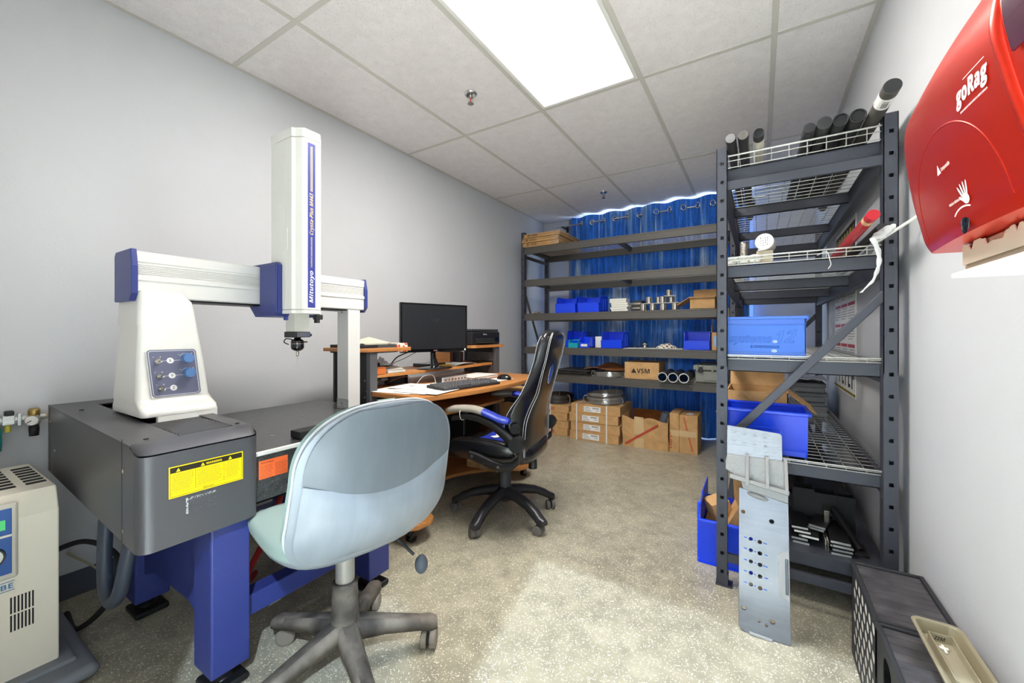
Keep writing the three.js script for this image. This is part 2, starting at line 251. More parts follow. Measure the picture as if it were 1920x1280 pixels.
// window in the back wall, daylight behind it
{
  const g = new THREE.Group(); g.name = 'window_1'; g.position.copy(P(-1.015, 0.1, DB + 0.07)); g.userData.kind = 'structure'; origin.set(g, g.position.clone()); scene.add(g);
  const fr = [box(-1.89, -1.85, 0.1, 2.445, DB + 0.04, DB + 0.1), box(-0.09, -0.05, 0.1, 2.445, DB + 0.04, DB + 0.1), box(-1.85, -0.09, 0.1, 0.15, DB + 0.04, DB + 0.1), box(-1.85, -0.09, 2.4, 2.445, DB + 0.04, DB + 0.1), box(-1.04, -0.99, 0.15, 2.4, DB + 0.04, DB + 0.1)];
  part(g, 'window_frame', fr, M.alumPaint);
  part(g, 'jamb_trim', [box(-1.99, -1.885, 0.0, 2.45, DB - 0.03, DB + 0.02, 0.004)], std(0x6f7480, 0.6));
  const glass = phys(0xffffff, 0.02, 0, { transmission: 1, thickness: 0, ior: 1.5 });
  for (const [a, b] of [[-1.85, -1.04], [-0.99, -0.09]]) part(g, 'pane', [box(a, b, 0.15, 2.4, DB + 0.068, DB + 0.072)], glass);
}
// curtains on a rod
T.curtain = dtex(1024, 512, (u, v) => {
  const big = fbm(u * 5, v * 3, 5, 3, 131, 4), st = fbm(u * 60, v * 3, 60, 3, 133, 3), fi = vnoise(u * 300, v * 24, 300, 24, 135), sp = vnoise(u * 420, v * 240, 420, 240, 137), w = Math.max(0, Math.min(1, (big - 0.47) * 3.9 + (st - 0.5) * 1.9)), k = 0.78 + 0.30 * fi + 0.34 * (st - 0.5) + 0.22 * (sp - 0.5);
  return [lerp(0.20, 0.74, w) * k, lerp(0.50, 0.82, w) * k, lerp(0.93, 0.92, w) * k];
}, true, [1.5, 2.0]);
M.curtain = phys(0xffffff, 0.8, 0, { map: T.curtain, transmission: 0.05, thickness: 0, sheen: 0.5, sheenRoughness: 0.5 }); M.curtain.userData.keepUV = true;
function curtain(x0, x1, ph, off, label) {
  const t = thing('curtain', label, 'curtain', [(x0 + x1) / 2, 0.01, 4.455], { group: 'curtain panels' });
  const L = x1 - x0, fold = (x, y) => { const k = Math.max(0, (y - 1.9) / 0.5), a = (x / 0.27 + ph) * 6.283; return 0.036 * Math.sin(a) * (0.65 + 0.35 * k) + 0.012 * (1 - k) * Math.sin(x * 37 + ph * 5 + y * 1.3); };
  const g = sheet((u, v) => { const y = 0.012 + v * 2.418, x = x0 + u * L + 0.012 * Math.sin(u * 20 + y * 2.2) * (1 - v) ; return P(x, y + (v > 0.98 ? 0.008 * Math.sin((x / 0.27 + ph) * 6.283 + 1) : 0), 4.455 + off + fold(x, y)); }, 180, 34, 0.0016);
  const uv = g.attributes.uv; for (let i = 0; i < uv.count; i++) uv.setXY(i, x0 + uv.getX(i) * L * 1.25, uv.getY(i) * 2.395); g.userData.keepUV = true;
  part(t, 'curtain_cloth', [g], M.curtain);
  for (let k = Math.ceil((x0 / 0.27 + ph) * 2); ; k++) { const x = (k / 2 - ph) * 0.27; if (x > x1 - 0.02) break; if (x < x0 + 0.02) continue;
    const r = new THREE.TorusGeometry(0.0265, 0.0075, 10, 24).rotateY(k % 2 ? -0.66 : 0.66).translate(x, 2.345, -4.455 - off + 0.006); part(t, 'grommet', [r], M.chrome); }
}
curtain(-1.915, -0.92, 0.12, 0.008, 'left panel of the mottled blue curtain behind the long shelving rack');
curtain(-1.085, -0.075, 0.45, -0.022, 'right panel of the mottled blue curtain behind the long shelving rack');
{ const t = thing('curtain_rod', 'thin metal curtain rod under the ceiling above the window', 'curtain rod', [-1.015, 2.345, 4.455]);
  part(t, 'rod', [cyl(P(-2.08, 2.345, 4.455), P(0.02, 2.345, 4.455), 0.0095)], M.chrome);
  for (const x of [-2.085, 0.025]) part(t, 'finial', [cyl(P(x - 0.03, 2.345, 4.455), P(x + 0.03, 2.345, 4.455), 0.014)], M.chrome);
  for (const x of [-2.02, -1.047, -0.05]) part(t, 'bracket', [cyl(P(x, 2.345, 4.455), P(x, 2.345, DB), 0.006), box(x - 0.014, x + 0.014, 2.30, 2.39, DB - 0.004, DB), box(x - 0.012, x + 0.012, 2.329, 2.338, 4.43, DB)], M.black); }
// fire sprinklers
for (const [x, d, lb] of [[-1.43, 1.86, 'pendent fire sprinkler in the ceiling tile next to the light panel'], [-1.31, 3.85, 'pendent fire sprinkler in the ceiling near the curtain']]) {
  const t = thing('fire_sprinkler', lb, 'sprinkler', [x, CH - 0.07, d]), y = CH;
  part(t, 'escutcheon', [lathe([[0.012, -0.004], [0.03, -0.013], [0.036, -0.006], [0.037, 0]], P(x, y, d), 28)], M.chrome);
  part(t, 'body', [cyl(P(x, y, d), P(x, y - 0.03, d), 0.010, 0.008), tube([P(x - 0.008, y - 0.024, d), P(x - 0.014, y - 0.038, d), P(x - 0.003, y - 0.054, d)], 0.0028, 6), tube([P(x + 0.008, y - 0.024, d), P(x + 0.014, y - 0.038, d), P(x + 0.003, y - 0.054, d)], 0.0028, 6)], M.steel);
  part(t, 'glass_bulb', [cyl(P(x, y - 0.028, d), P(x, y - 0.052, d), 0.003)], std(0xb03a2a, 0.2));
  part(t, 'deflector', [lathe([[0.0, -0.056], [0.006, -0.056], [0.018, -0.059], [0.018, -0.061], [0, -0.062]], P(x, y, d), 20)], M.steel);
}
// ------------------------------------------------------------------ steel racks
// post: folded steel angle channel with square holes in its front, slots in its sides; open to the back
function post(x0, x1, d0, h, depth = 0.04, first = 0.06) {
  const w = x1 - x0, f = rrect(w, h, 0.0005, (x0 + x1) / 2, h / 2), t = 0.0025, s = [];
  for (let y = first; y < h - 0.02; y += 0.0775) { f.holes.push(hole((x0 + x1) / 2 + 0.001, y, 0.0125, 0.0135)); s.push(y); }
  const g = [extXY(f, d0, d0 + t), box(x0, x1, 0, h, d0 + depth - t, d0 + depth)];
  for (const x of [x0, x1 - t]) { const p = rrect(depth, h, 0.0005, d0 + depth / 2, h / 2); for (const y of s) p.holes.push(hole(d0 + depth * 0.55, y + 0.03, 0.008, 0.022, 0.003)); g.push(extDY(p, x, x + t, 0, 3)); }
  return g;
}
function foot(x0, x1, d0, d1) { return [box(x0 - 0.004, x1 + 0.018, 0, 0.005, d0 - 0.004, d1 + 0.012), box(x1, x1 + 0.003, 0, 0.05, d0, d1)]; }
// step beam: box beam with a rolled lip on top and a returned lower flange
function beamX(x0, x1, y0, y1, d0, d1, lipIn) {
  const l = lipIn < 0 ? [[d0, y0], [d0, y1 - 0.016], [d0 + 0.007, y1 - 0.012], [d0 + 0.007, y1], [d1, y1], [d1, y0]] : [[d1, y0], [d1, y1 - 0.016], [d1 - 0.007, y1 - 0.012], [d1 - 0.007, y1], [d0, y1], [d0, y0]];
  return extDY(shape(l), x0, x1, 0.0012);
}
function beamD(d0, d1, y0, y1, x0, x1) { return box(x0, x1, y0, y1, d0, d1, 0.004); }
function wires(x0, x1, d0, d1, y, nx, nd, r = 0.0021, lip = 0) {
  const g = [];
  for (let i = 0; i <= nx; i++) { const x = lerp(x0, x1, i / nx); g.push(cyl(P(x, y, d0), P(x, y, d1), r, r, 5)); if (lip) g.push(cyl(P(x, y, d0), P(x, y + lip, d0 - 0.004), r, r, 5)); }
  for (let j = 0; j <= nd; j++) { const d = lerp(d0, d1, j / nd); g.push(cyl(P(x0, y - 2 * r, d), P(x1, y - 2 * r, d), r, r, 5)); }
  if (lip) for (const f of [0.5, 0.93, 1]) g.push(cyl(P(x0, y + lip * f, d0 - 0.004 * f - 0.002), P(x1, y + lip * f, d0 - 0.004 * f - 0.002), r, r, 5));
  return g;
}
// long rack along the back wall
{
  const x0 = -2.172, x1 = -0.162, d0 = 3.71, d1 = 4.30, H = 2.13, w = 0.042;
  const t = thing('shelving_rack', 'long dark grey steel rack with five shelves standing in front of the blue curtain', 'shelving rack', [(x0 + x1) / 2, 0, (d0 + d1) / 2]);
  for (const x of [x0, x1 - w]) for (const d of [d0, d1 - 0.04]) part(t, 'post', [...post(x, x + w, d, H), ...foot(x, x + w, d, d + 0.04)], M.rack);
  const Y = [0.633, 0.912, 1.262, 1.623, 1.967];
  for (const y of Y) {
    part(t, 'beam', [beamX(x0 + w, x1 - w, y - 0.072, y, d0, d0 + 0.03, -1)], M.rackBack); part(t, 'beam', [beamX(x0 + w, x1 - w, y - 0.072, y, d1 - 0.03, d1, 1)], M.rackBack);
    for (const x of [x0 + w + 0.01, -1.16, x1 - w - 0.035]) part(t, 'crossbar', [box(x - 0.012, x + 0.012, y - 0.045, y - 0.012, d0 + 0.03, d1 - 0.03, 0.002), box(x - 0.022, x + 0.022, y - 0.014, y - 0.011, d0 + 0.03, d1 - 0.03)], M.rackBack);
    part(t, 'wire_deck', wires(x0 + w + 0.01, x1 - w - 0.01, d0 + 0.012, d1 - 0.012, y - 0.004, 30, 14, 0.002), M.wire);
  }
  for (const x of [x0 + 0.01, x1 - 0.03]) { for (const y of [0.12, 1.86]) part(t, 'strut', [box(x, x + 0.018, y, y + 0.032, d0 + 0.03, d1 - 0.03, 0.002)], M.rackBack);
    part(t, 'brace', [cyl(P(x + 0.008, 1.52, d0 + 0.03), P(x + 0.008, 0.62, d1 - 0.03), 0.014, 0.014, 4)], M.rackBack); part(t, 'brace', [cyl(P(x + 0.008, 0.18, d0 + 0.03), P(x + 0.008, 0.6, d1 - 0.03), 0.014, 0.014, 4)], M.rackBack); }
}
// rack along the right wall, seen from its end
const RK = { x0: -0.153, x1: 0.413, d0: 1.89, d1: 3.92 };
{
  const { x0, x1, d0, d1 } = RK, H = 1.83, w = 0.04;
  const t = thing('shelving_rack', 'tall dark blue grey steel rack along the right wall with white wire decks', 'shelving rack', [(x0 + x1) / 2, 0, (d0 + d1) / 2]);
  part(t, 'post', [...post(x0, x0 + w, d0, H), ...foot(x0, x0 + w, d0, d0 + 0.04)], M.rack); part(t, 'post', [...post(x1 - w, x1, d0, H, 0.05), ...foot(x1 - w, x1 - 0.02, d0, d0 + 0.04)], M.rack);
  for (const x of [x0, x1 - w]) part(t, 'post', [...post(x, x + w, d1 - 0.04, H), ...foot(x, x + w - 0.015, d1 - 0.04, d1)], M.rack);
  const Y = [0.205, 0.553, 0.957, 1.35, 1.762], lip = [0, 0.012, 0.012, 0.028, 0.045];
  Y.forEach((y, k) => {
    for (const [a, b] of [[x0 + 0.006, x0 + 0.036], [x1 - 0.036, x1 - 0.006]]) part(t, 'beam', [beamD(d0 + (k || a > 0 ? 0.045 : 0.50), d1 - 0.045, y - 0.082, y - 0.012, a, b), beamD(d0 + (k || a > 0 ? 0.045 : 0.50), d1 - 0.045, y - 0.018, y - 0.006, a + (a < 0 ? 0.016 : -0.004), b + (a < 0 ? 0.004 : -0.016))], M.rack);
    for (const d of [d0 + 0.05, 2.56, 3.22, d1 - 0.075]) { const a = k || d > 2.4 ? x0 + 0.036 : 0; part(t, 'crossbar', [box(a, x1 - 0.036, y - 0.06, y - 0.008, d, d + 0.003), box(a, x1 - 0.036, y - 0.011, y - 0.008, d, d + 0.022), box(a, x1 - 0.036, y - 0.06, y - 0.057, d, d + 0.014)], M.rack); }
    if (k) part(t, 'wire_deck', wires(x0 + 0.02, x1 - 0.02, d0 + 0.035, d1 - 0.05, y - 0.003, 9, 34, 0.0021, lip[k]), M.wire);
    else part(t, 'deck', [box(0.0, x1 - 0.03, y - 0.01, y - 0.004, d0 + 0.045, d1 - 0.05), box(x0 + 0.03, 0, y - 0.01, y - 0.004, 2.40, d1 - 0.05)], M.rack);
  });
  for (const d of [d0 + 0.008, d1 - 0.03]) {
    for (const y of [0.10, 1.655]) part(t, 'strut', [box(x0 + w - 0.004, x1 - w + 0.004, y, y + 0.036, d, d + 0.016, 0.002)], M.rack);
    const a = P(x0 + w - 0.01, 0.60, d + 0.008), b = P(x1 - w + 0.01, 1.20, d + 0.008), v = b.clone().sub(a), L = v.length();
    part(t, 'brace', [new RoundedBoxGeometry(L, 0.03, 0.016, 2, 0.003).applyQuaternion(new THREE.Quaternion().setFromUnitVectors(new THREE.Vector3(1, 0, 0), v.normalize())).translate((a.x + b.x) / 2, (a.y + b.y) / 2, a.z)], M.rack);
    const a2 = P(x0 + w - 0.01, 0.56, d + 0.008), b2 = P(x1 - w + 0.01, 0.17, d + 0.008), v2 = b2.clone().sub(a2), L2 = v2.length();
    if (d > 3) part(t, 'brace', [new RoundedBoxGeometry(L2, 0.03, 0.016, 2, 0.003).applyQuaternion(new THREE.Quaternion().setFromUnitVectors(new THREE.Vector3(1, 0, 0), v2.normalize())).translate((a2.x + b2.x) / 2, (a2.y + b2.y) / 2, a2.z)], M.rack);
  }
}

// ------------------------------------------------------------------ plastic bins, boxes and other stock
// hopper-front bin, local frame: base centred at the origin, opening towards +z (the room)
function bin(name, label, at, w, h, d, mat, o = {}) {
  const t = thing(name, label, 'storage bin', at, { local: true, turn: o.turn ?? 0, group: o.group }), k = 0.0035, fl = o.front ?? 0.45, ta = 0.93;   // ta: taper to the base
  const prof = (x, s) => { const q = new THREE.Shape(); q.moveTo(-d / 2, 0); q.lineTo(d / 2 * ta, 0); q.lineTo(d / 2, h * fl); q.lineTo(d / 2 - h * 0.2, h * fl + h * 0.02); q.quadraticCurveTo(d / 2 - h * 0.22, h, d / 2 - h * 0.42, h); q.lineTo(-d / 2, h); return new THREE.ExtrudeGeometry(q, { depth: k, bevelEnabled: false, curveSegments: 6 }).rotateY(-Math.PI / 2).translate(x, 0, 0); };
  const g = [prof(-w / 2 + k, 1), prof(w / 2, 1), new THREE.BoxGeometry(w, k, d * 0.97).translate(0, k / 2, -0.01 * d), new THREE.BoxGeometry(w, h, k).translate(0, h / 2, -d / 2 + k / 2)];
  const fp = new THREE.BoxGeometry(w, h * fl, k); fp.translate(0, h * fl / 2, 0); const p = fp.attributes.position; for (let i = 0; i < p.count; i++) p.setZ(i, p.getZ(i) + lerp(d / 2 * ta, d / 2, p.getY(i) / (h * fl)) - k / 2); fp.computeVertexNormals(); g.push(fp);
  part(t, 'shell', g, mat);
  const r = 0.006, rim = [new RoundedBoxGeometry(w + 2 * r, 0.012, 0.012, 2, 0.003).translate(0, h - 0.006, -d / 2)];
  for (const s of [-1, 1]) { rim.push(new RoundedBoxGeometry(0.012, 0.012, d - h * 0.42, 2, 0.003).translate(s * (w / 2 + 0.002), h - 0.006, -h * 0.21)); rim.push(new RoundedBoxGeometry(0.008, 0.01, d * 0.85, 2, 0.002).translate(s * (w / 2 + 0.001), 0.02, 0)); for (const z of [-0.3, 0.0]) rim.push(new THREE.BoxGeometry(0.006, h * 0.8, 0.006).translate(s * (w / 2 + 0.001), h * 0.45, z * d)); }
  rim.push(new RoundedBoxGeometry(w * 0.98, 0.009, 0.009, 2, 0.003).translate(0, h * fl, d / 2 - 0.002));
  part(t, 'rim', rim, mat);
  if (o.tag) part(t, 'label_holder', [new THREE.BoxGeometry(w * 0.6, h * fl * 0.5, 0.002).translate(0, h * fl * 0.52, d / 2 * (ta + 1) / 2 + 0.004)], M.paper);
  return t;
}
// open carton, walls from (x0,d0) to (x1,d1); flaps: list of [side, opening angle (rad from vertical, outwards), length]
function carton(name, label, x0, x1, y0, y1, d0, d1, flaps = [], mat = M.card, o = {}) {
  const t = thing(name, label, 'box', [(x0 + x1) / 2, y0, (d0 + d1) / 2], { group: o.group }), k = 0.004;
  if (o.closed) part(t, 'carton', [box(x0, x1, y0, y1, d0, d1, 0.003)], mat);
  else part(t, 'carton', [box(x0, x1, y0, y1, d0, d0 + k), box(x0, x1, y0, y1, d1 - k, d1), box(x0, x0 + k, y0, y1, d0, d1), box(x1 - k, x1, y0, y1, d0, d1), box(x0, x1, y0, y0 + k, d0, d1)], mat);
  for (const [s, a, l] of flaps) {
    const len = s === 'f' || s === 'b' ? x1 - x0 : d1 - d0, g = new THREE.BoxGeometry(s === 'f' || s === 'b' ? len : k, l, s === 'f' || s === 'b' ? k : len).translate(0, l / 2, 0);
    if (s === 'f') g.rotateX(a).translate((x0 + x1) / 2, y1, -d0); if (s === 'b') g.rotateX(-a).translate((x0 + x1) / 2, y1, -d1); if (s === 'l') g.rotateZ(a).translate(x0, y1, -(d0 + d1) / 2); if (s === 'r') g.rotateZ(-a).translate(x1, y1, -(d0 + d1) / 2);
    part(t, 'flap', [g], mat);
  }
  return t;
}
const SH = [0.634, 0.913, 1.263, 1.624, 1.968];   // back-rack shelf tops
// top shelf: three flat-packed cartons in film
{ seed(3); let y = SH[4]; for (let i = 0; i < 3; i++) { const dx = [0, -0.012, 0.01][i], h = 0.045, t = thing('flat_carton', ['lowest of the flat folded cartons on the top left of the back rack', 'middle one of the flat folded cartons on the top left of the back rack', 'topmost of the flat folded cartons on the top left of the back rack'][i], 'cardboard', [-1.93 + dx, y, 3.98], { group: 'flat cartons in film' });
  part(t, 'sheet_stack', [0, 1, 2].map((k) => box(-2.155 + dx + rr(0, 0.008), -1.72 + dx - rr(0, 0.012), y + k * 0.0145 + 0.001, y + k * 0.0145 + 0.0135, 3.70 + rr(0, 0.012), 4.27, 0.003)), M.card);
  part(t, 'print_band', [box(-2.10 + dx, -1.98 + dx, y + 0.010, y + 0.034, 3.696, 3.70)], printMat(ctex(128, 32, (c, w, h) => { c.fillStyle = '#b98f5c'; c.fillRect(0, 0, w, h); c.fillStyle = '#2c2118'; c.fillRect(6, 6, 30, 9); c.fillRect(6, 19, 22, 8); for (let q = 0; q < 18; q++) c.fillRect(52 + q * 4, 5, 1 + (q * 7) % 3, 20); }), 0.7));
  part(t, 'film', [sheet((u, v) => P(-1.80 + u * 0.10 + dx, y + 0.003 + v * 0.044 + 0.004 * Math.sin(u * 40 + i), 3.692 - 0.005 * Math.sin(u * 31 + v * 19 + i * 3)), 24, 8, 0)], phys(0xffffff, 0.08, 0, { transmission: 0.92, thickness: 0, clearcoat: 0.6 }));
  y += h + 0.0015; } }
// third shelf
bin('storage_bin', 'blue hopper bin on the middle shelf, left of an identical bin', [-1.68, SH[2], 3.88], 0.222, 0.165, 0.26, M.bin, { group: 'blue bins on the middle shelf', front: 0.55 });
bin('storage_bin', 'blue hopper bin on the middle shelf between another bin and the white blocks', [-1.435, SH[2], 3.88], 0.222, 0.165, 0.26, M.bin, { group: 'blue bins on the middle shelf', front: 0.55 });
{ seed(21); const tX = -1.205; for (let i = 0; i < 6; i++) { const dx = rr(-0.008, 0.012), y = SH[2] + i * 0.02; one('white_block', `off-white machined plate, ${['the lowest', 'second from below', 'third from below', 'fourth from below', 'fifth from below', 'the topmost'][i]} in the stack beside the blue bins`, 'metal block', [box(tX + dx, tX + 0.158 + dx, y, y + 0.0188, 3.735, 3.735 + 0.12, 0.0025)], M.offwhite, { group: 'stacked white plates' }); }
  for (let i = 0; i < 5; i++) { const y = SH[2] + i * 0.021; one('metal_bar', `dark end of a machined bar, ${['lowest', 'second', 'third', 'fourth', 'top'][i]} of the pile right of the white plates`, 'metal bar', [box(-1.03 + rr(-0.012, 0.004), -0.95 + rr(0, 0.012), y, y + 0.0198, 3.84 + rr(0, 0.02), 4.05, 0.002)], i % 2 ? M.steel : M.dark, { group: 'stacked machined bars' }); } }
{ const cy = (x, y, d, r, h, n) => one('steel_cylinder', n, 'metal part', [lathe([[0.001, 0], [r - 0.002, 0], [r, 0.002], [r, h - 0.002], [r - 0.002, h], [r * 0.62, h], [r * 0.58, h - 0.006], [0.001, h - 0.006]], P(x, y, d), 28)], M.steel, { group: 'turned steel cylinders on the middle shelf' });
  const b = SH[2], L2 = b + 0.0665, L3 = L2 + 0.0625;
  [[-0.91, 'first from the left'], [-0.826, 'second from the left'], [-0.736, 'third from the left'], [-0.635, 'fourth from the left']].forEach(([x, n]) => cy(x, b, 3.79, 0.032, 0.062, `steel cylinder in the bottom row, ${n}`));
  [[-0.862, 'leftmost'], [-0.80, 'second'], [-0.748, 'third'], [-0.676, 'rightmost']].forEach(([x, n], i) => cy(x + [0, 0.012, 0.006, 0.0][i], L2, 3.80 + (i % 2) * 0.035, [0.030, 0.024, 0.033, 0.028][i], 0.058, `steel cylinder in the upper row, ${n} of four`));
  cy(-0.688, L3, 3.80, 0.026, 0.052, 'turned steel cylinder alone on top of the pile');
  one('layer_card', 'white card lying between the steel cylinders, the left lower one', 'card', [box(-0.95, -0.70, b + 0.0625, b + 0.0655, 3.75, 3.88)], M.paper); one('layer_card', 'white card lying between the steel cylinders, under the right pair', 'card', [box(-0.694, -0.60, b + 0.0625, b + 0.0655, 3.75, 3.88)], M.paper);
  one('layer_card', 'small white card under the topmost steel cylinder', 'card', [box(-0.725, -0.635, L2 + 0.0585, L2 + 0.0615, 3.765, 3.84)], M.paper); }
carton('carton', 'open brown carton with raised flaps on the middle shelf beside the steel cylinders', -0.512, -0.312, SH[2], SH[2] + 0.105, 3.75, 4.0, [['b', 0.12, 0.085], ['l', 2.15, 0.12], ['f', 1.9, 0.03]]);
{ const t = thing('hardware_pile', 'small pile of brass fittings on the middle shelf by the left post', 'fittings', [-2.02, SH[2], 3.8]); seed(8); const g = []; for (let i = 0; i < 14; i++) { const x = -2.02 + rr(-0.05, 0.05), d = 3.79 + rr(-0.03, 0.04); g.push(cyl(P(x, SH[2] + 0.008, d), P(x + rr(-0.03, 0.03), SH[2] + 0.01 + rr(0, 0.016), d + rr(-0.02, 0.02)), 0.006, 0.006, 7)); } part(t, 'fittings', g, std(0xa8936a, 0.4, 0.7), { kind: 'stuff' }); }
// fourth shelf
bin('storage_bin', 'deep blue bin on the fourth shelf behind the small teal bin', [-1.615, SH[1], 3.92], 0.17, 0.165, 0.22, M.bin, { front: 0.4 });
bin('storage_bin', 'small teal bin on the fourth shelf', [-1.578, SH[1], 3.77], 0.10, 0.078, 0.12, M.teal, { front: 0.55 });
bin('storage_bin', 'small blue bin with a white label on the fourth shelf', [-1.465, SH[1], 3.80], 0.11, 0.106, 0.15, M.bin, { front: 0.45, tag: true });
carton('carton', 'small white box on the fourth shelf between two blue bins', -1.392, -1.328, SH[1], SH[1] + 0.11, 3.84, 3.98, [], M.paper, { closed: true });
bin('storage_bin', 'large blue bin on the fourth shelf left of the silver fitting', [-1.205, SH[1], 3.88], 0.205, 0.158, 0.24, M.bin, { front: 0.46 });
bin('storage_bin', 'large blue bin on the fourth shelf beside the white carton at the right', [-0.46, SH[1], 3.88], 0.205, 0.158, 0.24, M.bin, { front: 0.46 });
{ const t = thing('carton', 'narrow white carton with open flap on the fourth shelf at the right post', 'box', [-0.27, SH[1], 3.86]); part(t, 'carton', [box(-0.345, -0.20, SH[1], SH[1] + 0.15, 3.78, 3.80), box(-0.345, -0.20, SH[1], SH[1] + 0.15, 3.96, 3.964), box(-0.345, -0.341, SH[1], SH[1] + 0.15, 3.78, 3.964), box(-0.204, -0.20, SH[1], SH[1] + 0.15, 3.78, 3.964)], M.card); part(t, 'flap', [box(-0.345, -0.342, SH[1] + 0.15, SH[1] + 0.21, 3.79, 3.96)], M.card); part(t, 'print', [box(-0.325, -0.22, SH[1] + 0.03, SH[1] + 0.12, 3.778, 3.781)], std(0x8fb1dd, 0.6)); }
{ const t = thing('pipe_fitting', 'silver threaded fitting standing on papers on the fourth shelf', 'fitting', [-0.895, SH[1] + 0.006, 3.78]); part(t, 'body', [lathe([[0, 0], [0.02, 0], [0.022, 0.012], [0.014, 0.016], [0.013, 0.03], [0.022, 0.033], [0.022, 0.044], [0.012, 0.05], [0, 0.05]], P(-0.895, SH[1] + 0.006, 3.78), 20)], M.steel); }
one('paper_sheet', 'white papers lying under the fitting and cloth on the fourth shelf', 'paper', [box(-1.08, -0.60, SH[1], SH[1] + 0.003, 3.735, 3.95), box(-0.98, -0.57, SH[1] + 0.003, SH[1] + 0.005, 3.73, 3.92)], M.paper);
{ T.cloth = dtex(128, 128, (u, v) => { const n = Math.sin(u * 6.283 * 3 + 3 * fbm(u * 4, v * 4, 4, 4, 3)) * Math.sin(v * 6.283 * 3), k = n > 0.25 ? 1 : 0; return k ? [0.36, 0.27, 0.2] : [0.92, 0.9, 0.85]; }, true, 0.12);
  one('cloth', 'crumpled patterned cloth lying on the fourth shelf', 'cloth', [sheet((u, v) => { const x = (u - 0.5) * 0.20, d = (v - 0.5) * 0.14, r = Math.hypot(x / 0.1, d / 0.07); return P(-0.71 + x, SH[1] + 0.008 + Math.max(0, 1 - r * r) * 0.042 + 0.005 * Math.sin(u * 17 + v * 9) * Math.max(0, 1 - r), 3.80 + d); }, 24, 16, 0.0015)], std(0xffffff, 0.9, 0, { map: T.cloth })); }
one('metal_plate', 'thin bright metal strip lying on the fourth shelf by the left post', 'metal plate', [box(-2.09, -1.92, SH[1], SH[1] + 0.02, 3.80, 3.85, 0.002)], M.alum);
// fifth shelf
function coil(name, label, x, y, d, r, n, mat, tilt = 0, o = {}) {
  const t = thing(name, label, 'coil', [x, y, d]); seed(Math.floor(Math.abs(x * 1000)) + n); const g = [];
  for (let i = 0; i < n; i++) { const R = r - rr(0, r * 0.10), h = 0.006 + i * 0.0065, pts = []; for (let k = 0; k <= 40; k++) { const a = k / 40 * 6.283 + i; pts.push(new THREE.Vector3(Math.cos(a) * R + rr(-0.001, 0.001), h + 0.003 * Math.sin(a * 2 + i) + tilt * Math.cos(a), Math.sin(a) * R)); }
    const c = new THREE.CatmullRomCurve3(pts), q = new THREE.ExtrudeGeometry(rrect(0.013, 0.0014, 0.0005), { steps: 48, extrudePath: c, bevelEnabled: false }); g.push(q.translate(x, y, -d)); }
  part(t, 'band', g, mat);
  for (const a of o.ties ?? [0.4, 2.6, 4.5]) part(t, 'tie', [new THREE.TorusGeometry(n * 0.0033 + 0.006, 0.0022, 6, 14).scale(0.7, 1, 1).scale(1, 1, 1).rotateY(-a).translate(x + Math.cos(a) * r * 0.96, y + n * 0.0034 + 0.004, -d + Math.sin(a) * r * 0.96)], M.white);
  return t;
}
M.band = std(0xb9b6b0, 0.3, 0.6, { roughnessMap: T.brush }); M.bandDark = std(0x56514d, 0.4, 0.5);
one('sheet_pile', 'pile of thin dark metal sheets on the lowest rack shelf at the left', 'metal sheets', [0, 1, 2, 3, 4].map((i) => box(-1.80 + (i * 7 % 3) * 0.012, -1.42 - (i * 5 % 4) * 0.01, SH[0] + i * 0.011, SH[0] + i * 0.011 + 0.007, 3.74 + (i % 2) * 0.015, 4.12, 0.001)), M.bandDark);
coil('band_coil', 'coiled saw band lying on the lowest rack shelf left of the carton with black print', -1.27, SH[0], 3.92, 0.17, 6, M.band, 0.004);
{ const t = thing('cardboard_sheet', 'bent brown cardboard sheet lying over the coil on the lowest rack shelf', 'cardboard', [-1.29, SH[0] + 0.05, 3.95]); part(t, 'sheet', [sheet((u, v) => P(-1.50 + u * 0.41, SH[0] + 0.065 + 0.045 * Math.sin(u * 3.0) * (0.3 + 0.7 * v) + 0.01 * Math.sin(v * 5 + u * 7), 3.80 + v * 0.3), 16, 10, 0.004)], M.cardDark); }
{ // carton with print
  const t = carton('carton', 'brown carton with black VSM print on the lowest rack shelf', -1.072, -0.762, SH[0], SH[0] + 0.155, 3.745, 4.05, [], M.card, { closed: true });
  const tx = ctex(512, 256, (c, w, h) => { c.clearRect(0, 0, w, h); c.fillStyle = '#2b2521'; c.textAlign = 'left'; c.font = 'bold 100px sans-serif'; c.fillText('VSM', 180, 165); c.beginPath(); c.moveTo(92, 165); c.lineTo(134, 88); c.lineTo(176, 165); c.closePath(); c.fill(); c.globalAlpha = 0.75; c.font = 'bold 20px sans-serif'; for (let i = 0; i < 16; i++) c.fillText('• • • •  • • • • • •'[i] ?? '', 98 + i * 19, 200); });
  part(t, 'print', [print(P(-1.065, SH[0] + 0.005, 3.744), new THREE.Vector3(0.30, 0, 0), new THREE.Vector3(0, 0.145, 0))], printMat(tx, 0.8, { transparent: true, alphaTest: 0.35 })); }
{ const tb = (x, n) => { const t = thing('steel_tube', `thick-walled dark steel tube lying on the lowest rack shelf, ${n} of three`, 'tube', [x, SH[0], 3.8], { group: 'steel tubes beside the printed carton' }), y = SH[0] + 0.044;
  part(t, 'tube', [lathe([[0.034, 0], [0.040, 0.0], [0.0425, 0.003], [0.0425, 0.4], [0.034, 0.4], [0.034, 0]], P(0, 0, 0), 32).rotateX(-Math.PI / 2).translate(x, y, -3.615)], M.bandDark); part(t, 'cut_end', [new THREE.RingGeometry(0.0345, 0.0415, 32).translate(x, y, -3.6145)], M.alum); };
  tb(-0.71, 'leftmost'); tb(-0.624, 'the middle one'); tb(-0.538, 'rightmost'); }
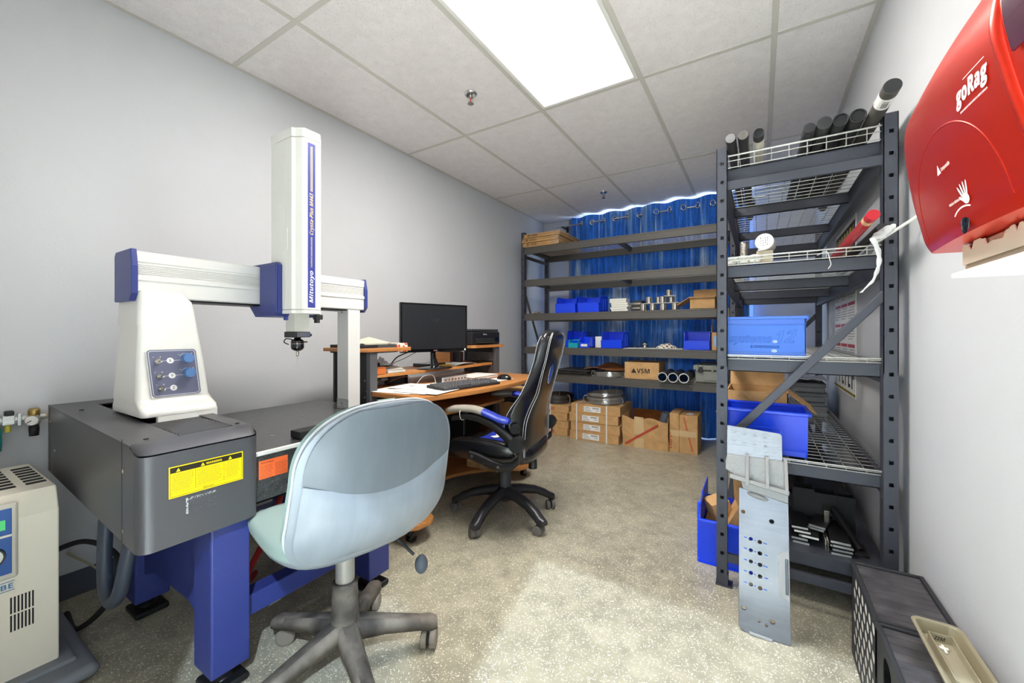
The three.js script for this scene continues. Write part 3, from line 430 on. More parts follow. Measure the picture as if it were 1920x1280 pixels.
{ // grey latch case
  const t = thing('equipment_case', 'olive grey plastic case with latches on the lowest rack shelf at the right', 'case', [-0.37, SH[0], 3.88]), y = SH[0]; M.olive = std(0x8b8d84, 0.55);
  part(t, 'body', [box(-0.47, -0.22, y, y + 0.10, 3.77, 3.99, 0.012, 3)], M.olive); part(t, 'lid', [box(-0.485, -0.205, y + 0.104, y + 0.15, 3.755, 4.005, 0.014, 3)], M.olive);
  part(t, 'rib', [-0.46, -0.42, -0.34, -0.27].map((x) => box(x, x + 0.014, y + 0.098, y + 0.152, 3.748, 3.757, 0.002)), M.olive); for (const x of [-0.44, -0.30]) part(t, 'latch', [box(x, x + 0.032, y + 0.085, y + 0.135, 3.744, 3.756, 0.003)], M.dark); part(t, 'badge', [box(-0.40, -0.30, y + 0.022, y + 0.075, 3.764, 3.771, 0.002)], M.olive); part(t, 'handle', [tube([P(-0.44, y + 0.15, 3.88), P(-0.43, y + 0.162, 3.88), P(-0.27, y + 0.162, 3.88), P(-0.26, y + 0.15, 3.88)], 0.007)], M.dark); }
// floor under the back rack
function labelTex(red) { return ctex(256, 96, (c, w, h) => { c.fillStyle = '#f4f2ee'; c.fillRect(0, 0, w, h); c.fillStyle = '#39393b'; for (let i = 0; i < 3; i++) c.fillRect(12, 14 + i * 24, 70 + i * 14, 6); for (let i = 0; i < 26; i++) c.fillRect(130 + i * 4, 14, (i * 5) % 3 + 1, 26); c.fillRect(180, 60, 60, 6); c.fillRect(14, 84, 100, 4); }); }
const lblMat = printMat(labelTex(), 0.6), strapMat = std(0xe8e6e0, 0.4);
const printRed = printMat(ctex(256, 64, (c, w, h) => { c.clearRect(0, 0, w, h); c.fillStyle = '#c8452c'; for (let i = 0; i < 6; i++) { c.fillRect(20 + i * 36, 14, 9, 38); c.fillRect(20 + i * 36, i % 2 ? 14 : 30, 26, 9); if (i % 3) c.fillRect(38 + i * 36, 14, 8, 38); } }), 0.8, { transparent: true, alphaTest: 0.4 });
function stack(x0, x1, d0, d1, n, h, red, where, group) {
  for (let i = 0; i < n; i++) { const s = [0, 0.008, -0.004, 0.012][i], y = i * (h + 0.001), t = carton('flat_box', `flat brown box ${['at the bottom', 'second from below', 'third from below', 'on top'][i]} of the ${where}`, x0 + s, x1 + s, y, y + h, d0 + s * 0.5, d1, [], M.card, { closed: true, group });
    if (red) part(t, 'print', [print(P(x1 - 0.30, y + 0.012, d0 + s * 0.5 - 0.0005), new THREE.Vector3(0.17, 0, 0), new THREE.Vector3(0, h - 0.025, 0))], printRed);
    else part(t, 'shipping_label', [print(P(x0 + 0.135 + s, y + 0.016, d0 + s * 0.5 - 0.0005), new THREE.Vector3(0.17, 0, 0), new THREE.Vector3(0, h - 0.035, 0))], lblMat); }
  const H = n * (h + 0.001), e = 0.002, st = (x, nm) => one('strap', nm, 'strap', [box(x, x + 0.012, 0.001, H + e, d0 - e - 0.007, d0 - 0.0055), box(x, x + 0.012, H, H + e, d0 - e, d1 + e)], strapMat); return st;
}
{ const a = stack(-2.13, -1.665, 3.775, 4.2, 4, 0.0775, true, 'strapped stack behind the black chair', 'boxes of the left strapped stack'); a(-1.86, 'white strap round the left stack of flat boxes');
  const b = stack(-1.62, -1.125, 3.735, 4.15, 4, 0.0885, false, 'strapped stack with white labels', 'boxes of the labelled stack'); b(-1.55, 'left white strap round the stack of labelled boxes'); b(-1.245, 'right white strap round the stack of labelled boxes'); }
coil('band_coil', 'coil of shiny saw band with white ties on the labelled box stack', -1.325, 0.361, 3.95, 0.205, 9, M.band, 0.006); coil('band_coil', 'smaller saw band coil lying on top of the tied coil', -1.33, 0.425, 3.96, 0.185, 5, M.band, 0.012, { ties: [5.2] });
coil('band_coil', 'dark coil of saw band on the left box stack behind the chair', -1.88, 0.315, 3.97, 0.19, 12, M.bandDark, 0.006);
const printDiag = (a) => ctex(256, 256, (c, w, h) => { c.clearRect(0, 0, w, h); c.save(); c.translate(w / 2, h / 2); c.rotate(a); c.fillStyle = '#c63c25'; c.fillRect(-180, -9, 360, 18); c.fillStyle = '#d9a06a'; for (let i = 0; i < 22; i++) c.fillRect(-170 + i * 16, -3, 10, 6); c.restore(); });
{ // battered open carton
  const t = thing('carton', 'battered open brown carton with red tape on the floor under the back rack', 'box', [-0.89, 0, 3.93]); seed(44);
  const x0 = -1.095, x1 = -0.69, d0 = 3.765, d1 = 4.12, h = 0.285, k = 0.004, wob = (x, y, s) => 0.009 * Math.sin(x * 6 + s) * Math.sin(y * 5 + s * 2) + 0.003 * Math.sin(x * 13 + y * 9);
  part(t, 'front_wall', [sheet((u, v) => P(lerp(x0, x1, u), v * (h - 0.03 * Math.sin(u * 5) ** 2), d0 + wob(u, v, 1) * v - 0.01 * v), 30, 16, k)], M.card); part(t, 'back_wall', [sheet((u, v) => P(lerp(x0, x1, u), v * (h + 0.01), d1 + wob(u, v, 3)), 20, 12, k)], M.cardDark);
  part(t, 'side_wall', [sheet((u, v) => P(x0 + wob(u, v, 5), v * (h + 0.005 * u), lerp(d0, d1, u)), 16, 12, k)], M.card); part(t, 'side_wall', [sheet((u, v) => P(x1 + wob(u, v, 7), v * (h + 0.01), lerp(d0, d1, u)), 16, 12, k)], M.card); part(t, 'bottom', [box(x0, x1, 0.001, 0.005, d0, d1)], M.card);
  part(t, 'tape', [sheet((u, v) => P(lerp(-0.985, -0.90, u), lerp(0.12, h, v), d0 + wob(lerp(0.27, 0.48, u), lerp(0.43, 1, v), 1) * lerp(0.43, 1, v) - 0.01 * lerp(0.43, 1, v) - 0.003), 8, 12, 0)], M.tape); part(t, 'tape', [sheet((u, v) => P(lerp(-0.985, -0.90, u), lerp(0.0, 0.09, v), d0 - 0.002 - 0.003 * v), 3, 3, 0)], M.tape);
  part(t, 'printed_tape', [sheet((u, v) => { const x = lerp(0.06, 0.80, u), y = lerp(0.08, 0.86, u) + (v - 0.5) * 0.085; return P(lerp(x0, x1, x), y * h * 0.93, d0 + wob(x, y, 1) * y - 0.01 * y - 0.0042); }, 30, 3, 0)], std(0xc2462e, 0.6)); }
one('rolled_sheet', 'grey rolled sheet standing out of the battered open carton', 'rolled sheet', [cyl(P(-0.80, 0.10, 3.95), P(-0.735, 0.315, 3.93), 0.04, 0.04, 24, true)], std(0x6d7680, 0.4, 0.2));
{ const t = carton('carton', 'tall narrow brown box between the open carton and the taped box', -0.682, -0.602, 0, 0.345, 3.79, 4.08, [], M.card, { closed: true }); part(t, 'tape', [box(-0.672, -0.601, 0.145, 0.195, 3.787, 3.7895)], M.tape); part(t, 'print', [print(P(-0.655, 0.02, 3.7892), new THREE.Vector3(0, 0.17, 0), new THREE.Vector3(-0.03, 0, 0), -0.0004)], printRed); }
{ const t = carton('carton', 'taped brown box with a red printed strip, rightmost box on the floor', -0.60, -0.452, 0, 0.335, 3.79, 4.06, [], M.card, { closed: true }); part(t, 'tape', [box(-0.60, -0.462, 0.145, 0.20, 3.7865, 3.7895)], M.tape);
  part(t, 'printed_tape', [print(P(-0.60, 0.02, 3.789), new THREE.Vector3(0.145, 0, 0), new THREE.Vector3(0, 0.30, 0))], printMat(printDiag(1.1), 0.7, { transparent: true, alphaTest: 0.4 })); part(t, 'shipping_label', [print(P(-0.55, 0.336, 3.83), new THREE.Vector3(0.05, 0, 0), new THREE.Vector3(0, 0, -0.10))], lblMat); }
// ------------------------------------------------------------------ coordinate measuring machine against the left wall
{
  const t = thing('measuring_machine', 'large white, blue and grey coordinate measuring machine standing at the left wall', 'machine', [-1.7, 0, 0.85]);
  // stand: four blue legs, aprons, levelling feet
  for (const [x, d] of [[-1.39, 0.575], [-1.39, 1.12], [-2.0, 0.575], [-2.0, 1.12]]) {
    const hw = 0.058, hd = 0.052;
    part(t, 'leg', [box(x - hw, x + hw, 0.058, 0.53, d - hd, d + hd, 0.006)], M.blueCmm);
    part(t, 'foot', [cyl(P(x, 0.03, d), P(x, 0.06, d), 0.014), cyl(P(x, 0.022, d), P(x, 0.034, d), 0.034, 0.024, 6), box(x - 0.055, x + 0.06, 0, 0.022, d - 0.05, d + 0.05, 0.008)], M.black);
  }
  part(t, 'apron', [extXY(shape([[-1.945, 0.53], [-1.945, 0.16], [-1.84, 0.20], [-1.56, 0.20], [-1.445, 0.16], [-1.445, 0.53]]), 0.55, 0.556)], M.blueCmm);
  part(t, 'apron', [box(-1.94, -1.45, 0.19, 0.50, 1.14, 1.146)], M.blueCmm);
  part(t, 'rail', [box(-1.42, -1.36, 0.17, 0.235, 0.62, 1.07, 0.004)], M.blueCmm); part(t, 'rail', [box(-2.03, -1.97, 0.17, 0.235, 0.62, 1.07, 0.004)], M.blueCmm);
  part(t, 'tray', [box(-2.0, -1.42, 0.49, 0.528, 0.54, 1.16)], M.black);
  // granite table
  part(t, 'granite_table', [box(-2.10, -1.33, 0.53, 0.678, 0.56, 1.345, 0.003)], M.granite);
  part(t, 'table_top', [box(-2.098, -1.332, 0.677, 0.6852, 0.56, 1.343, 0.003)], M.granite);
  part(t, 'edge_strip', [box(-1.337, -1.3275, 0.672, 0.6856, 0.56, 1.344, 0.003)], M.alumPaint, { label: 'bright bevelled edge' });
  for (const [x, d] of [[-1.50, 0.78], [-1.50, 0.95], [-1.50, 1.12], [-1.75, 0.86], [-1.75, 1.04], [-1.95, 0.95], [-1.95, 1.15]]) part(t, 'threaded_insert', [cyl(P(x, 0.6848, d), P(x, 0.6862, d), 0.006, 0.006, 12)], M.steel);
  // drive housing: grey sheet-metal box with a rounded front and a sloping underside
  {
    const plan = new THREE.Shape(); plan.moveTo(-2.2, 0.355); plan.lineTo(-1.41, 0.355); plan.lineTo(-1.36, 0.355); plan.lineTo(-1.335, 0.355); plan.quadraticCurveTo(-1.30, 0.355, -1.30, 0.39); plan.lineTo(-1.30, 0.605); plan.quadraticCurveTo(-1.30, 0.64, -1.335, 0.64); plan.lineTo(-1.36, 0.64); plan.lineTo(-1.41, 0.64); plan.lineTo(-2.2, 0.64); plan.closePath();
    const pts = plan.getPoints(10); // lofted wall, clipped to the profile height at each plan point
    const yLo = (x) => x < -1.385 ? lerp(0.560, 0.512, (x + 2.2) / 0.815) : lerp(0.512, 0.503, (x + 1.385) / 0.085), yHi = (x) => lerp(0.797, 0.771, (x + 2.2) / 0.9);
    const mk = (fn) => pts.map((q) => fn(q.x, q.y));
    part(t, 'housing', [loft([mk((x, d) => P(x, yLo(x), d)), mk((x, d) => P(x, yLo(x) + 0.003, d)), mk((x, d) => P(x, yHi(x) - 0.021 * Math.max(0, Math.min(1, (x + 1.36) / 0.05)) - 0.004, d))], true, false)], M.greyBox);
    // top cover with the carriage slot; front edge rolls over as a sloping lip
    const top = shape([[-2.2, 0.355], [-1.352, 0.355], [-1.352, 0.64], [-2.2, 0.64]]); top.holes.push(new THREE.Path([[-2.10, 0.462], [-2.10, 0.60], [-1.375, 0.60], [-1.375, 0.462]].map(([x, y]) => new THREE.Vector2(x, y))));
    const tf = extXD(top, 0, 0.004); { const q = tf.attributes.position; for (let i = 0; i < q.count; i++) q.setY(i, q.getY(i) + yHi(q.getX(i)) - 0.005); }
    part(t, 'top_cover', [tf], M.greyBox);
    part(t, 'front_lip', [sheet((u, v) => { const d = lerp(0.357, 0.638, u), e = Math.min(1, Math.min(u, 1 - u) / 0.11), r = Math.sqrt(Math.max(0, 1 - (1 - e) ** 2)), x = lerp(-1.353, -1.301 - 0.034 * (1 - r), v), y = lerp(0.7735, 0.7490, v ** 1.5); return P(x, y, d); }, 40, 8, 0.002)], M.greyBox);
    part(t, 'slot_floor', [box(-2.12, -1.36, 0.735, 0.742, 0.45, 0.61)], M.black);
    const bel = []; for (let x = -1.62; x < -1.38; x += 0.022) bel.push(extXY(shape([[x, 0.742], [x + 0.009, 0.776], [x + 0.013, 0.776], [x + 0.022, 0.742]]), 0.466, 0.597)); part(t, 'bellows', bel.splice(0), std(0x4d4b4a, 0.5)); for (let x = -2.09; x < -1.86; x += 0.022) bel.push(extXY(shape([[x, 0.742], [x + 0.009, 0.776], [x + 0.013, 0.776], [x + 0.022, 0.742]]), 0.466, 0.597));
    part(t, 'bellows', bel, std(0x4d4b4a, 0.5));
    for (const [x, d] of [[-2.0, 0.40], [-1.40, 0.40], [-1.40, 0.62]]) part(t, 'screw', [cyl(P(x, yHi(x) - 0.001, d), P(x, yHi(x) + 0.001, d), 0.006, 0.006, 12)], M.black);
    for (const [x, y] of [[-1.40, 0.70], [-1.40, 0.545], [-2.16, 0.74], [-2.16, 0.60], [-2.10, 0.645]]) part(t, 'screw', [cyl(P(x, y, 0.3535), P(x, y, 0.3555), 0.006, 0.006, 12)], M.steel);
    part(t, 'panel_seam', [box(-1.411, -1.4095, 0.515, 0.781, 0.3540, 0.3552), box(-2.173, -2.1715, 0.565, 0.79, 0.3540, 0.3552)], M.black);
    // printed labels
    const warn = ctex(1024, 460, (c, w, h) => { c.fillStyle = '#ecca08'; c.fillRect(0, 0, w, h); c.strokeStyle = '#241f14'; c.lineWidth = 5; c.strokeRect(18, 18, w - 36, h - 36); c.fillStyle = '#241f14'; c.fillRect(18, 18, w - 36, 78);
      for (const x of [340, 735]) c.fillRect(x - 2, 18, 5, h - 90); c.fillRect(18, h - 74, w - 36, 3); c.fillStyle = '#f4d810';
      const tri = (x) => { c.beginPath(); c.moveTo(x, 84); c.lineTo(x + 28, 34); c.lineTo(x + 56, 84); c.closePath(); c.fill(); c.fillStyle = '#241f14'; c.fillRect(x + 26, 52, 4, 16); c.fillRect(x + 26, 72, 4, 5); c.fillStyle = '#f4d810'; };
      tri(90); tri(410); tri(800); c.font = 'bold 46px sans-serif'; c.textAlign = 'left'; c.fillText('WARNING', 482, 76); c.font = 'bold 40px sans-serif'; c.fillText('警 告', 176, 74); c.fillText('경 고', 876, 74);
      c.fillStyle = '#3a3320'; seed(91); for (const [a, b] of [[40, 320], [362, 715], [756, 985]]) for (let y = 118; y < h - 95; y += 17) { let x = a + (rnd() < 0.3 ? 24 : 0), e = b - rnd() * 60; while (x < e) { const l = rr(6, 26); c.fillRect(x, y, l, 5); x += l + 6; } }
      c.font = 'italic bold 34px sans-serif'; c.fillText('Mitutoyo', 440, h - 30); });
    part(t, 'warning_label', [print(P(-1.2996, 0.627, 0.416), new THREE.Vector3(0, 0, -0.175), new THREE.Vector3(0, 0.082, 0), 0.0008)], printMat(warn, 0.4));
    const resid = ctex(256, 128, (c, w, h) => { c.clearRect(0, 0, w, h); seed(5); for (let i = 0; i < 420; i++) { const e = rnd(), x = e < 0.35 ? rr(0, 18) : rnd() * w, y = e > 0.35 && e < 0.6 ? rr(0, 16) : rnd() * h; c.fillStyle = e < 0.6 ? '#b9b7b4' : '#6d6c6e'; c.fillRect(x, y, rr(2, 9), rr(1, 5)); } });
    part(t, 'label_residue', [print(P(-1.2996, 0.575, 0.452), new THREE.Vector3(0, 0, -0.07), new THREE.Vector3(0, 0.043, 0), 0.0007)], printMat(resid, 0.8, { transparent: true, alphaTest: 0.4 }));
    const orange = ctex(256, 192, (c, w, h) => { c.fillStyle = '#ef6a32'; c.fillRect(0, 0, w, h); c.fillStyle = '#7a2c14'; c.font = 'italic bold 26px sans-serif'; c.fillText('Mitutoyo', 12, 34); seed(6); for (let y = 56; y < h - 14; y += 15) for (const a of [14, 142]) { let x = a; while (x < a + 95) { const l = rr(5, 22); c.fillRect(x, y, l, 4); x += l + 5; } } });
    part(t, 'orange_label', [print(P(-1.3298, 0.598, 0.65), new THREE.Vector3(0, 0, -0.09), new THREE.Vector3(0, 0.058, 0), 0.0008)], printMat(orange, 0.5));
  }
  // cream bridge leg with flared foot
  {
    const ring = (y, x0, x1, d0, d1, r) => rrect(x1 - x0, d1 - d0, r, (x0 + x1) / 2, (d0 + d1) / 2).getPoints(5).slice(0, -1).map((q) => P(q.x, y, q.y));
    part(t, 'bridge_leg', [loft([ring(0.7915, -1.90, -1.622, 0.455, 0.655, 0.018), ring(0.794, -1.905, -1.616, 0.451, 0.660, 0.02), ring(0.812, -1.905, -1.620, 0.451, 0.658, 0.02), ring(0.826, -1.90, -1.648, 0.453, 0.656, 0.018), ring(0.845, -1.898, -1.67, 0.452, 0.652, 0.016), ring(0.96, -1.885, -1.676, 0.457, 0.640, 0.016), ring(1.08, -1.872, -1.68, 0.462, 0.622, 0.016), ring(1.088, -1.888, -1.68, 0.460, 0.621, 0.016), ring(1.145, -1.884, -1.68, 0.462, 0.612, 0.016), ring(1.165, -1.882, -1.681, 0.463, 0.606, 0.016), ring(1.187, -1.882, -1.682, 0.464, 0.585, 0.016), ring(1.194, -1.878, -1.686, 0.468, 0.575, 0.012)])], M.cream);
    part(t, 'leg_skirt', [box(-1.634, -1.617, 0.760, 0.80, 0.49, 0.655, 0.003)], M.cream);
    // control panel on the leg's front face, which leans slightly
    const o = P(-1.6675, 0.846, 0.490), U = P(0, 0, 0.136).setX(0), V = P(-0.0078, 0.158, -0.014);
    const at = (u, v, l = 0) => o.clone().addScaledVector(U, u).addScaledVector(V, v).add(new THREE.Vector3(l, 0, 0));
    const pt = ctex(512, 600, (c, w, h) => { c.fillStyle = '#e9e6dc'; c.fillRect(0, 0, w, h); const rp = (x, y, W, H, r) => { c.beginPath(); c.moveTo(x + r, y); c.arcTo(x + W, y, x + W, y + H, r); c.arcTo(x + W, y + H, x, y + H, r); c.arcTo(x, y + H, x, y, r); c.arcTo(x, y, x + W, y, r); c.closePath(); };
      c.fillStyle = '#6d6f86'; rp(6, 6, w - 12, h - 12, 40); c.fill(); c.strokeStyle = '#e9e8ea'; c.lineWidth = 6; rp(22, 22, w - 44, h - 44, 28); c.stroke();
      c.textAlign = 'center'; [['X', 145], ['Y', 335], ['Z', 490]].forEach(([l, y], i) => { c.strokeStyle = '#e9e8ea'; c.lineWidth = 4; c.beginPath(); c.moveTo(100, y); c.lineTo(i < 2 ? 380 : 230, y); c.stroke(); c.fillStyle = '#eeece8'; c.beginPath(); c.arc(226, y, 36, 0, 7); c.fill(); c.fillStyle = '#6d6f86'; c.font = 'bold 46px sans-serif'; c.fillText(l, 226, y + 17); c.fillStyle = '#e9e8ea'; c.font = 'bold 34px sans-serif'; c.fillText('−', 64, y - 38); c.fillText('+', 132, y - 38); if (i < 2) { c.fillText('−', 318, y - 60); c.fillText('+', 455, y - 70); c.beginPath(); c.arc(390, y - 20, 66, 3.6, 5.0); c.stroke(); } }); });
    part(t, 'control_panel', [print(o, U, V, 0.0018)], printMat(pt, 0.4));
    for (const v of [1 - 118 / 600, 1 - 308 / 600]) part(t, 'knob', [cyl(at(0.775, v, 0.001), at(0.775, v, 0.024), 0.0165, 0.0155, 28), cyl(at(0.775, v, 0.024), at(0.775, v, 0.0255), 0.0155, 0.0145, 28)], std(0x5c83b8, 0.5));
    for (const v of [1 - 145 / 600, 1 - 335 / 600, 1 - 490 / 600]) { const b = part(t, 'toggle_switch', [cyl(at(0.2, v, 0.001), at(0.2, v, 0.006), 0.009, 0.009, 6), cyl(at(0.2, v, 0.006), at(0.2, v, 0.012), 0.005)], M.steel); part(b, 'lever', [cyl(at(0.2, v, 0.012), at(0.22, v - 0.01, 0.024), 0.0025, 0.0032), ball(at(0.22, v - 0.01, 0.024), 0.0034)], M.chrome); }
  }
  // aluminium beam with ribbed front, blue end caps, right support leg
  const bx0 = -1.84, bx1 = -1.70, y0 = 1.173, y1 = 1.322;
  { const s = [[bx0, y0], [bx1 - 0.004, y0], [bx1, y0 + 0.004], [bx1, y0 + 0.052], [bx1 + 0.004, y0 + 0.056], [bx1 + 0.004, y0 + 0.068], [bx1 - 0.002, y0 + 0.07]]; for (let i = 0; i < 6; i++) { const y = y0 + 0.071 + i * 0.0056; s.push([bx1 - 0.002, y], [bx1 - 0.002, y + 0.0034], [bx1 - 0.0055, y + 0.0042], [bx1 - 0.0055, y + 0.0052]); }
    s.push([bx1 - 0.002, y0 + 0.106], [bx1 - 0.002, y0 + 0.114], [bx1 + 0.001, y0 + 0.115], [bx1 + 0.001, y1 - 0.004], [bx1 - 0.003, y1], [bx0, y1]);
    part(t, 'beam', [extXY(shape(s), 0.463, 1.332)], M.alumPaint); part(t, 'beam_rail', [box(bx0 + 0.01, bx1 - 0.014, y0 - 0.006, y0 + 0.001, 0.6, 1.32)], M.black); }
  for (const [a, b] of [[0.447, 0.464], [1.331, 1.347]]) { const g = extXY(shape([[bx0 - 0.014, y0 - 0.012], [bx1 - 0.012, y0 - 0.012], [bx1 + 0.010, y0 + 0.012], [bx1 + 0.010, y0 + 0.10], [bx1 - 0.002, y1 + 0.006], [bx0 - 0.002, y1 + 0.006], [bx0 - 0.014, y1 - 0.008]]), a, b, 0.003); part(t, 'end_cap', [g], M.blueCmm); }
  part(t, 'support_leg', [box(-1.79, -1.704, 0.6865, y0, 1.243, 1.312, 0.003)], M.alumPaint); part(t, 'leg_plate', [box(-1.79, -1.7035, 0.6866, 0.735, 1.2420, 1.2445)], M.alum); for (const y of [0.71, 1.16]) part(t, 'screw', [cyl(P(-1.75, y, 1.2412), P(-1.75, y, 1.2425), 0.005, 0.005, 12)], M.steel);
  // blue carriage clasping the beam
  { const g = extXY(shape([[bx0 - 0.03, y1 + 0.008], [-1.575, y1 + 0.008], [-1.56, y1 - 0.004], [-1.56, 1.135], [-1.575, 1.122], [-1.73, 1.122], [-1.775, 1.165], [-1.69, 1.165], [-1.688, y0], [-1.688, y1 + 0.001], [bx0 - 0.01, y1 + 0.001]]), 0.832, 1.0, 0.002);
    part(t, 'carriage', [g], M.blueCmm); part(t, 'carriage_face', [box(-1.684, -1.563, 1.137, y1 + 0.001, 0.826, 0.834, 0.004)], M.blueCmm); part(t, 'knob', [cyl(P(-1.585, 1.108, 0.88), P(-1.585, 1.125, 0.88), 0.012, 0.013, 16)], M.navy); }
  // vertical column, cap, name strip
  const prof = [[-1.64, 0.848], [-1.497, 0.848], [-1.488, 0.858], [-1.466, 0.870], [-1.46, 0.876], [-1.46, 0.938], [-1.466, 0.944], [-1.488, 0.956], [-1.497, 0.966], [-1.64, 0.966]];
  const pl = (k, a, b) => extXD(shape(prof.map(([x, d]) => [lerp(-1.55, x, k), lerp(0.907, d, k)])), a, b, 0.0015);
  part(t, 'column', [pl(1, 1.147, 1.797)], M.cream); part(t, 'column_cap', [pl(1.012, 1.799, 1.832)], M.cream); part(t, 'column_base', [pl(1, 1.132, 1.1455)], M.cream);
  part(t, 'hatch', [extXY(rrect(0.042, 0.085, 0.004, -1.545, 1.415), 0.8465, 0.8485, 0.0006)], M.cream); part(t, 'seam', [box(-1.5355, -1.5348, 1.147, 1.797, 0.8472, 0.8485)], M.creamGrey);
  const strip = ctex(128, 2048, (c, w, h) => { c.fillStyle = '#3c4290'; c.fillRect(0, 0, w, h); c.fillStyle = '#d9c27c'; c.fillRect(44, 40, 9, 560); c.fillRect(62, 40, 18, 560); c.save(); c.translate(90, h - 30); c.rotate(-Math.PI / 2); c.font = 'italic bold 92px sans-serif'; c.fillStyle = '#f1efe8'; c.fillText('Mitutoyo', 20, 0); c.font = 'bold 36px sans-serif'; c.fillStyle = '#d9c27c'; c.fillText('COORDINATE MEASURING MACHINE', 470, -14, 380); c.font = 'italic bold 84px sans-serif'; c.fillText('Crysta-Plus M443', 870, 0, 520); c.restore(); });
  part(t, 'name_strip', [print(P(-1.4598, 1.155, 0.889), new THREE.Vector3(0, 0, -0.030), new THREE.Vector3(0, 0.628, 0), 0.0008)], printMat(strip, 0.35));
  // ram, collar, probe head, stylus
  part(t, 'ram', [box(-1.592, -1.525, 1.062, 1.145, 0.878, 0.935, 0.002)], M.creamGrey); part(t, 'collar', [box(-1.596, -1.521, 1.040, 1.063, 0.874, 0.938, 0.003)], M.dark); part(t, 'collar_plate', [box(-1.5212, -1.5195, 1.042, 1.061, 0.882, 0.936)], M.steel); part(t, 'clamp_screw', [cyl(P(-1.54, 1.05, 0.938), P(-1.54, 1.05, 0.952), 0.006)], M.black);
  part(t, 'cable_plug', [box(-1.535, -1.51, 1.112, 1.132, 0.955, 0.985, 0.003), box(-1.53, -1.512, 1.098, 1.114, 0.958, 0.972)], M.dark);
  { const c = P(-1.556, 0, 0.905); part(t, 'probe_head', [lathe([[0, 1.040], [0.012, 1.040], [0.012, 1.034], [0.020, 1.031], [0.0235, 1.026], [0.0235, 1.018], [0.0225, 1.016], [0.0235, 1.014], [0.0235, 1.0], [0.021, 0.994], [0.012, 0.988], [0, 0.988]], c, 28), cyl(P(-1.556, 1.022, 0.925), P(-1.556, 1.022, 0.945), 0.003)], M.blackGloss); part(t, 'index_ring', [lathe([[0.0238, 1.0165], [0.0243, 1.0155], [0.0238, 1.0145]], c, 28)], M.steel);
    part(t, 'probe_module', [lathe([[0, 0.988], [0.0055, 0.988], [0.0055, 0.970], [0.0035, 0.966], [0, 0.966]], c, 16)], M.steel); part(t, 'stylus', [cyl(P(-1.556, 0.966, 0.905), P(-1.556, 0.928, 0.905), 0.0012, 0.0008, 8), ball(P(-1.556, 0.927, 0.905), 0.0015)], M.steel); part(t, 'cable', [tube([P(-1.57, 1.032, 0.892), P(-1.585, 1.035, 0.876), P(-1.592, 1.022, 0.872), P(-1.58, 1.012, 0.884)], 0.0022, 6)], M.rubber); }
  // ribbed cable hose hanging in a loop below the housing
  { const pts = [P(-1.755, 0.56, 0.41), P(-1.762, 0.44, 0.405), P(-1.752, 0.34, 0.40), P(-1.715, 0.265, 0.395), P(-1.66, 0.248, 0.395), P(-1.61, 0.29, 0.40), P(-1.59, 0.38, 0.41), P(-1.58, 0.53, 0.43)], c = new THREE.CatmullRomCurve3(pts), g = new THREE.TubeGeometry(c, 300, 0.0185, 14), q = g.attributes.position, n = g.attributes.normal;
    for (let i = 0; i <= 300; i++) for (let j = 0; j <= 14; j++) { const k = i * 15 + j, o = (i % 2 ? 0.0004 : -0.0005); q.setXYZ(k, q.getX(k) + n.getX(k) * o, q.getY(k) + n.getY(k) * o, q.getZ(k) + n.getZ(k) * o); } g.computeVertexNormals(); part(t, 'cable_hose', [g], std(0x3c4350, 0.45)); }
}
one('red_hose', 'red air hose crossing under the measuring machine behind its front leg', 'hose', [tube([P(-1.87, 0.013, 0.90), P(-1.80, 0.03, 0.84), P(-1.714, 0.115, 0.80), P(-1.579, 0.292, 0.80), P(-1.50, 0.40, 0.79), P(-1.46, 0.486, 0.79)], 0.0115, 10)], std(0xb32420, 0.4));
one('gauge_block', 'small black box lying on the granite table behind the grey chair', 'metal block', [box(-1.42, -1.36, 0.6865, 0.712, 0.80, 0.90, 0.002)], M.blackMatte);
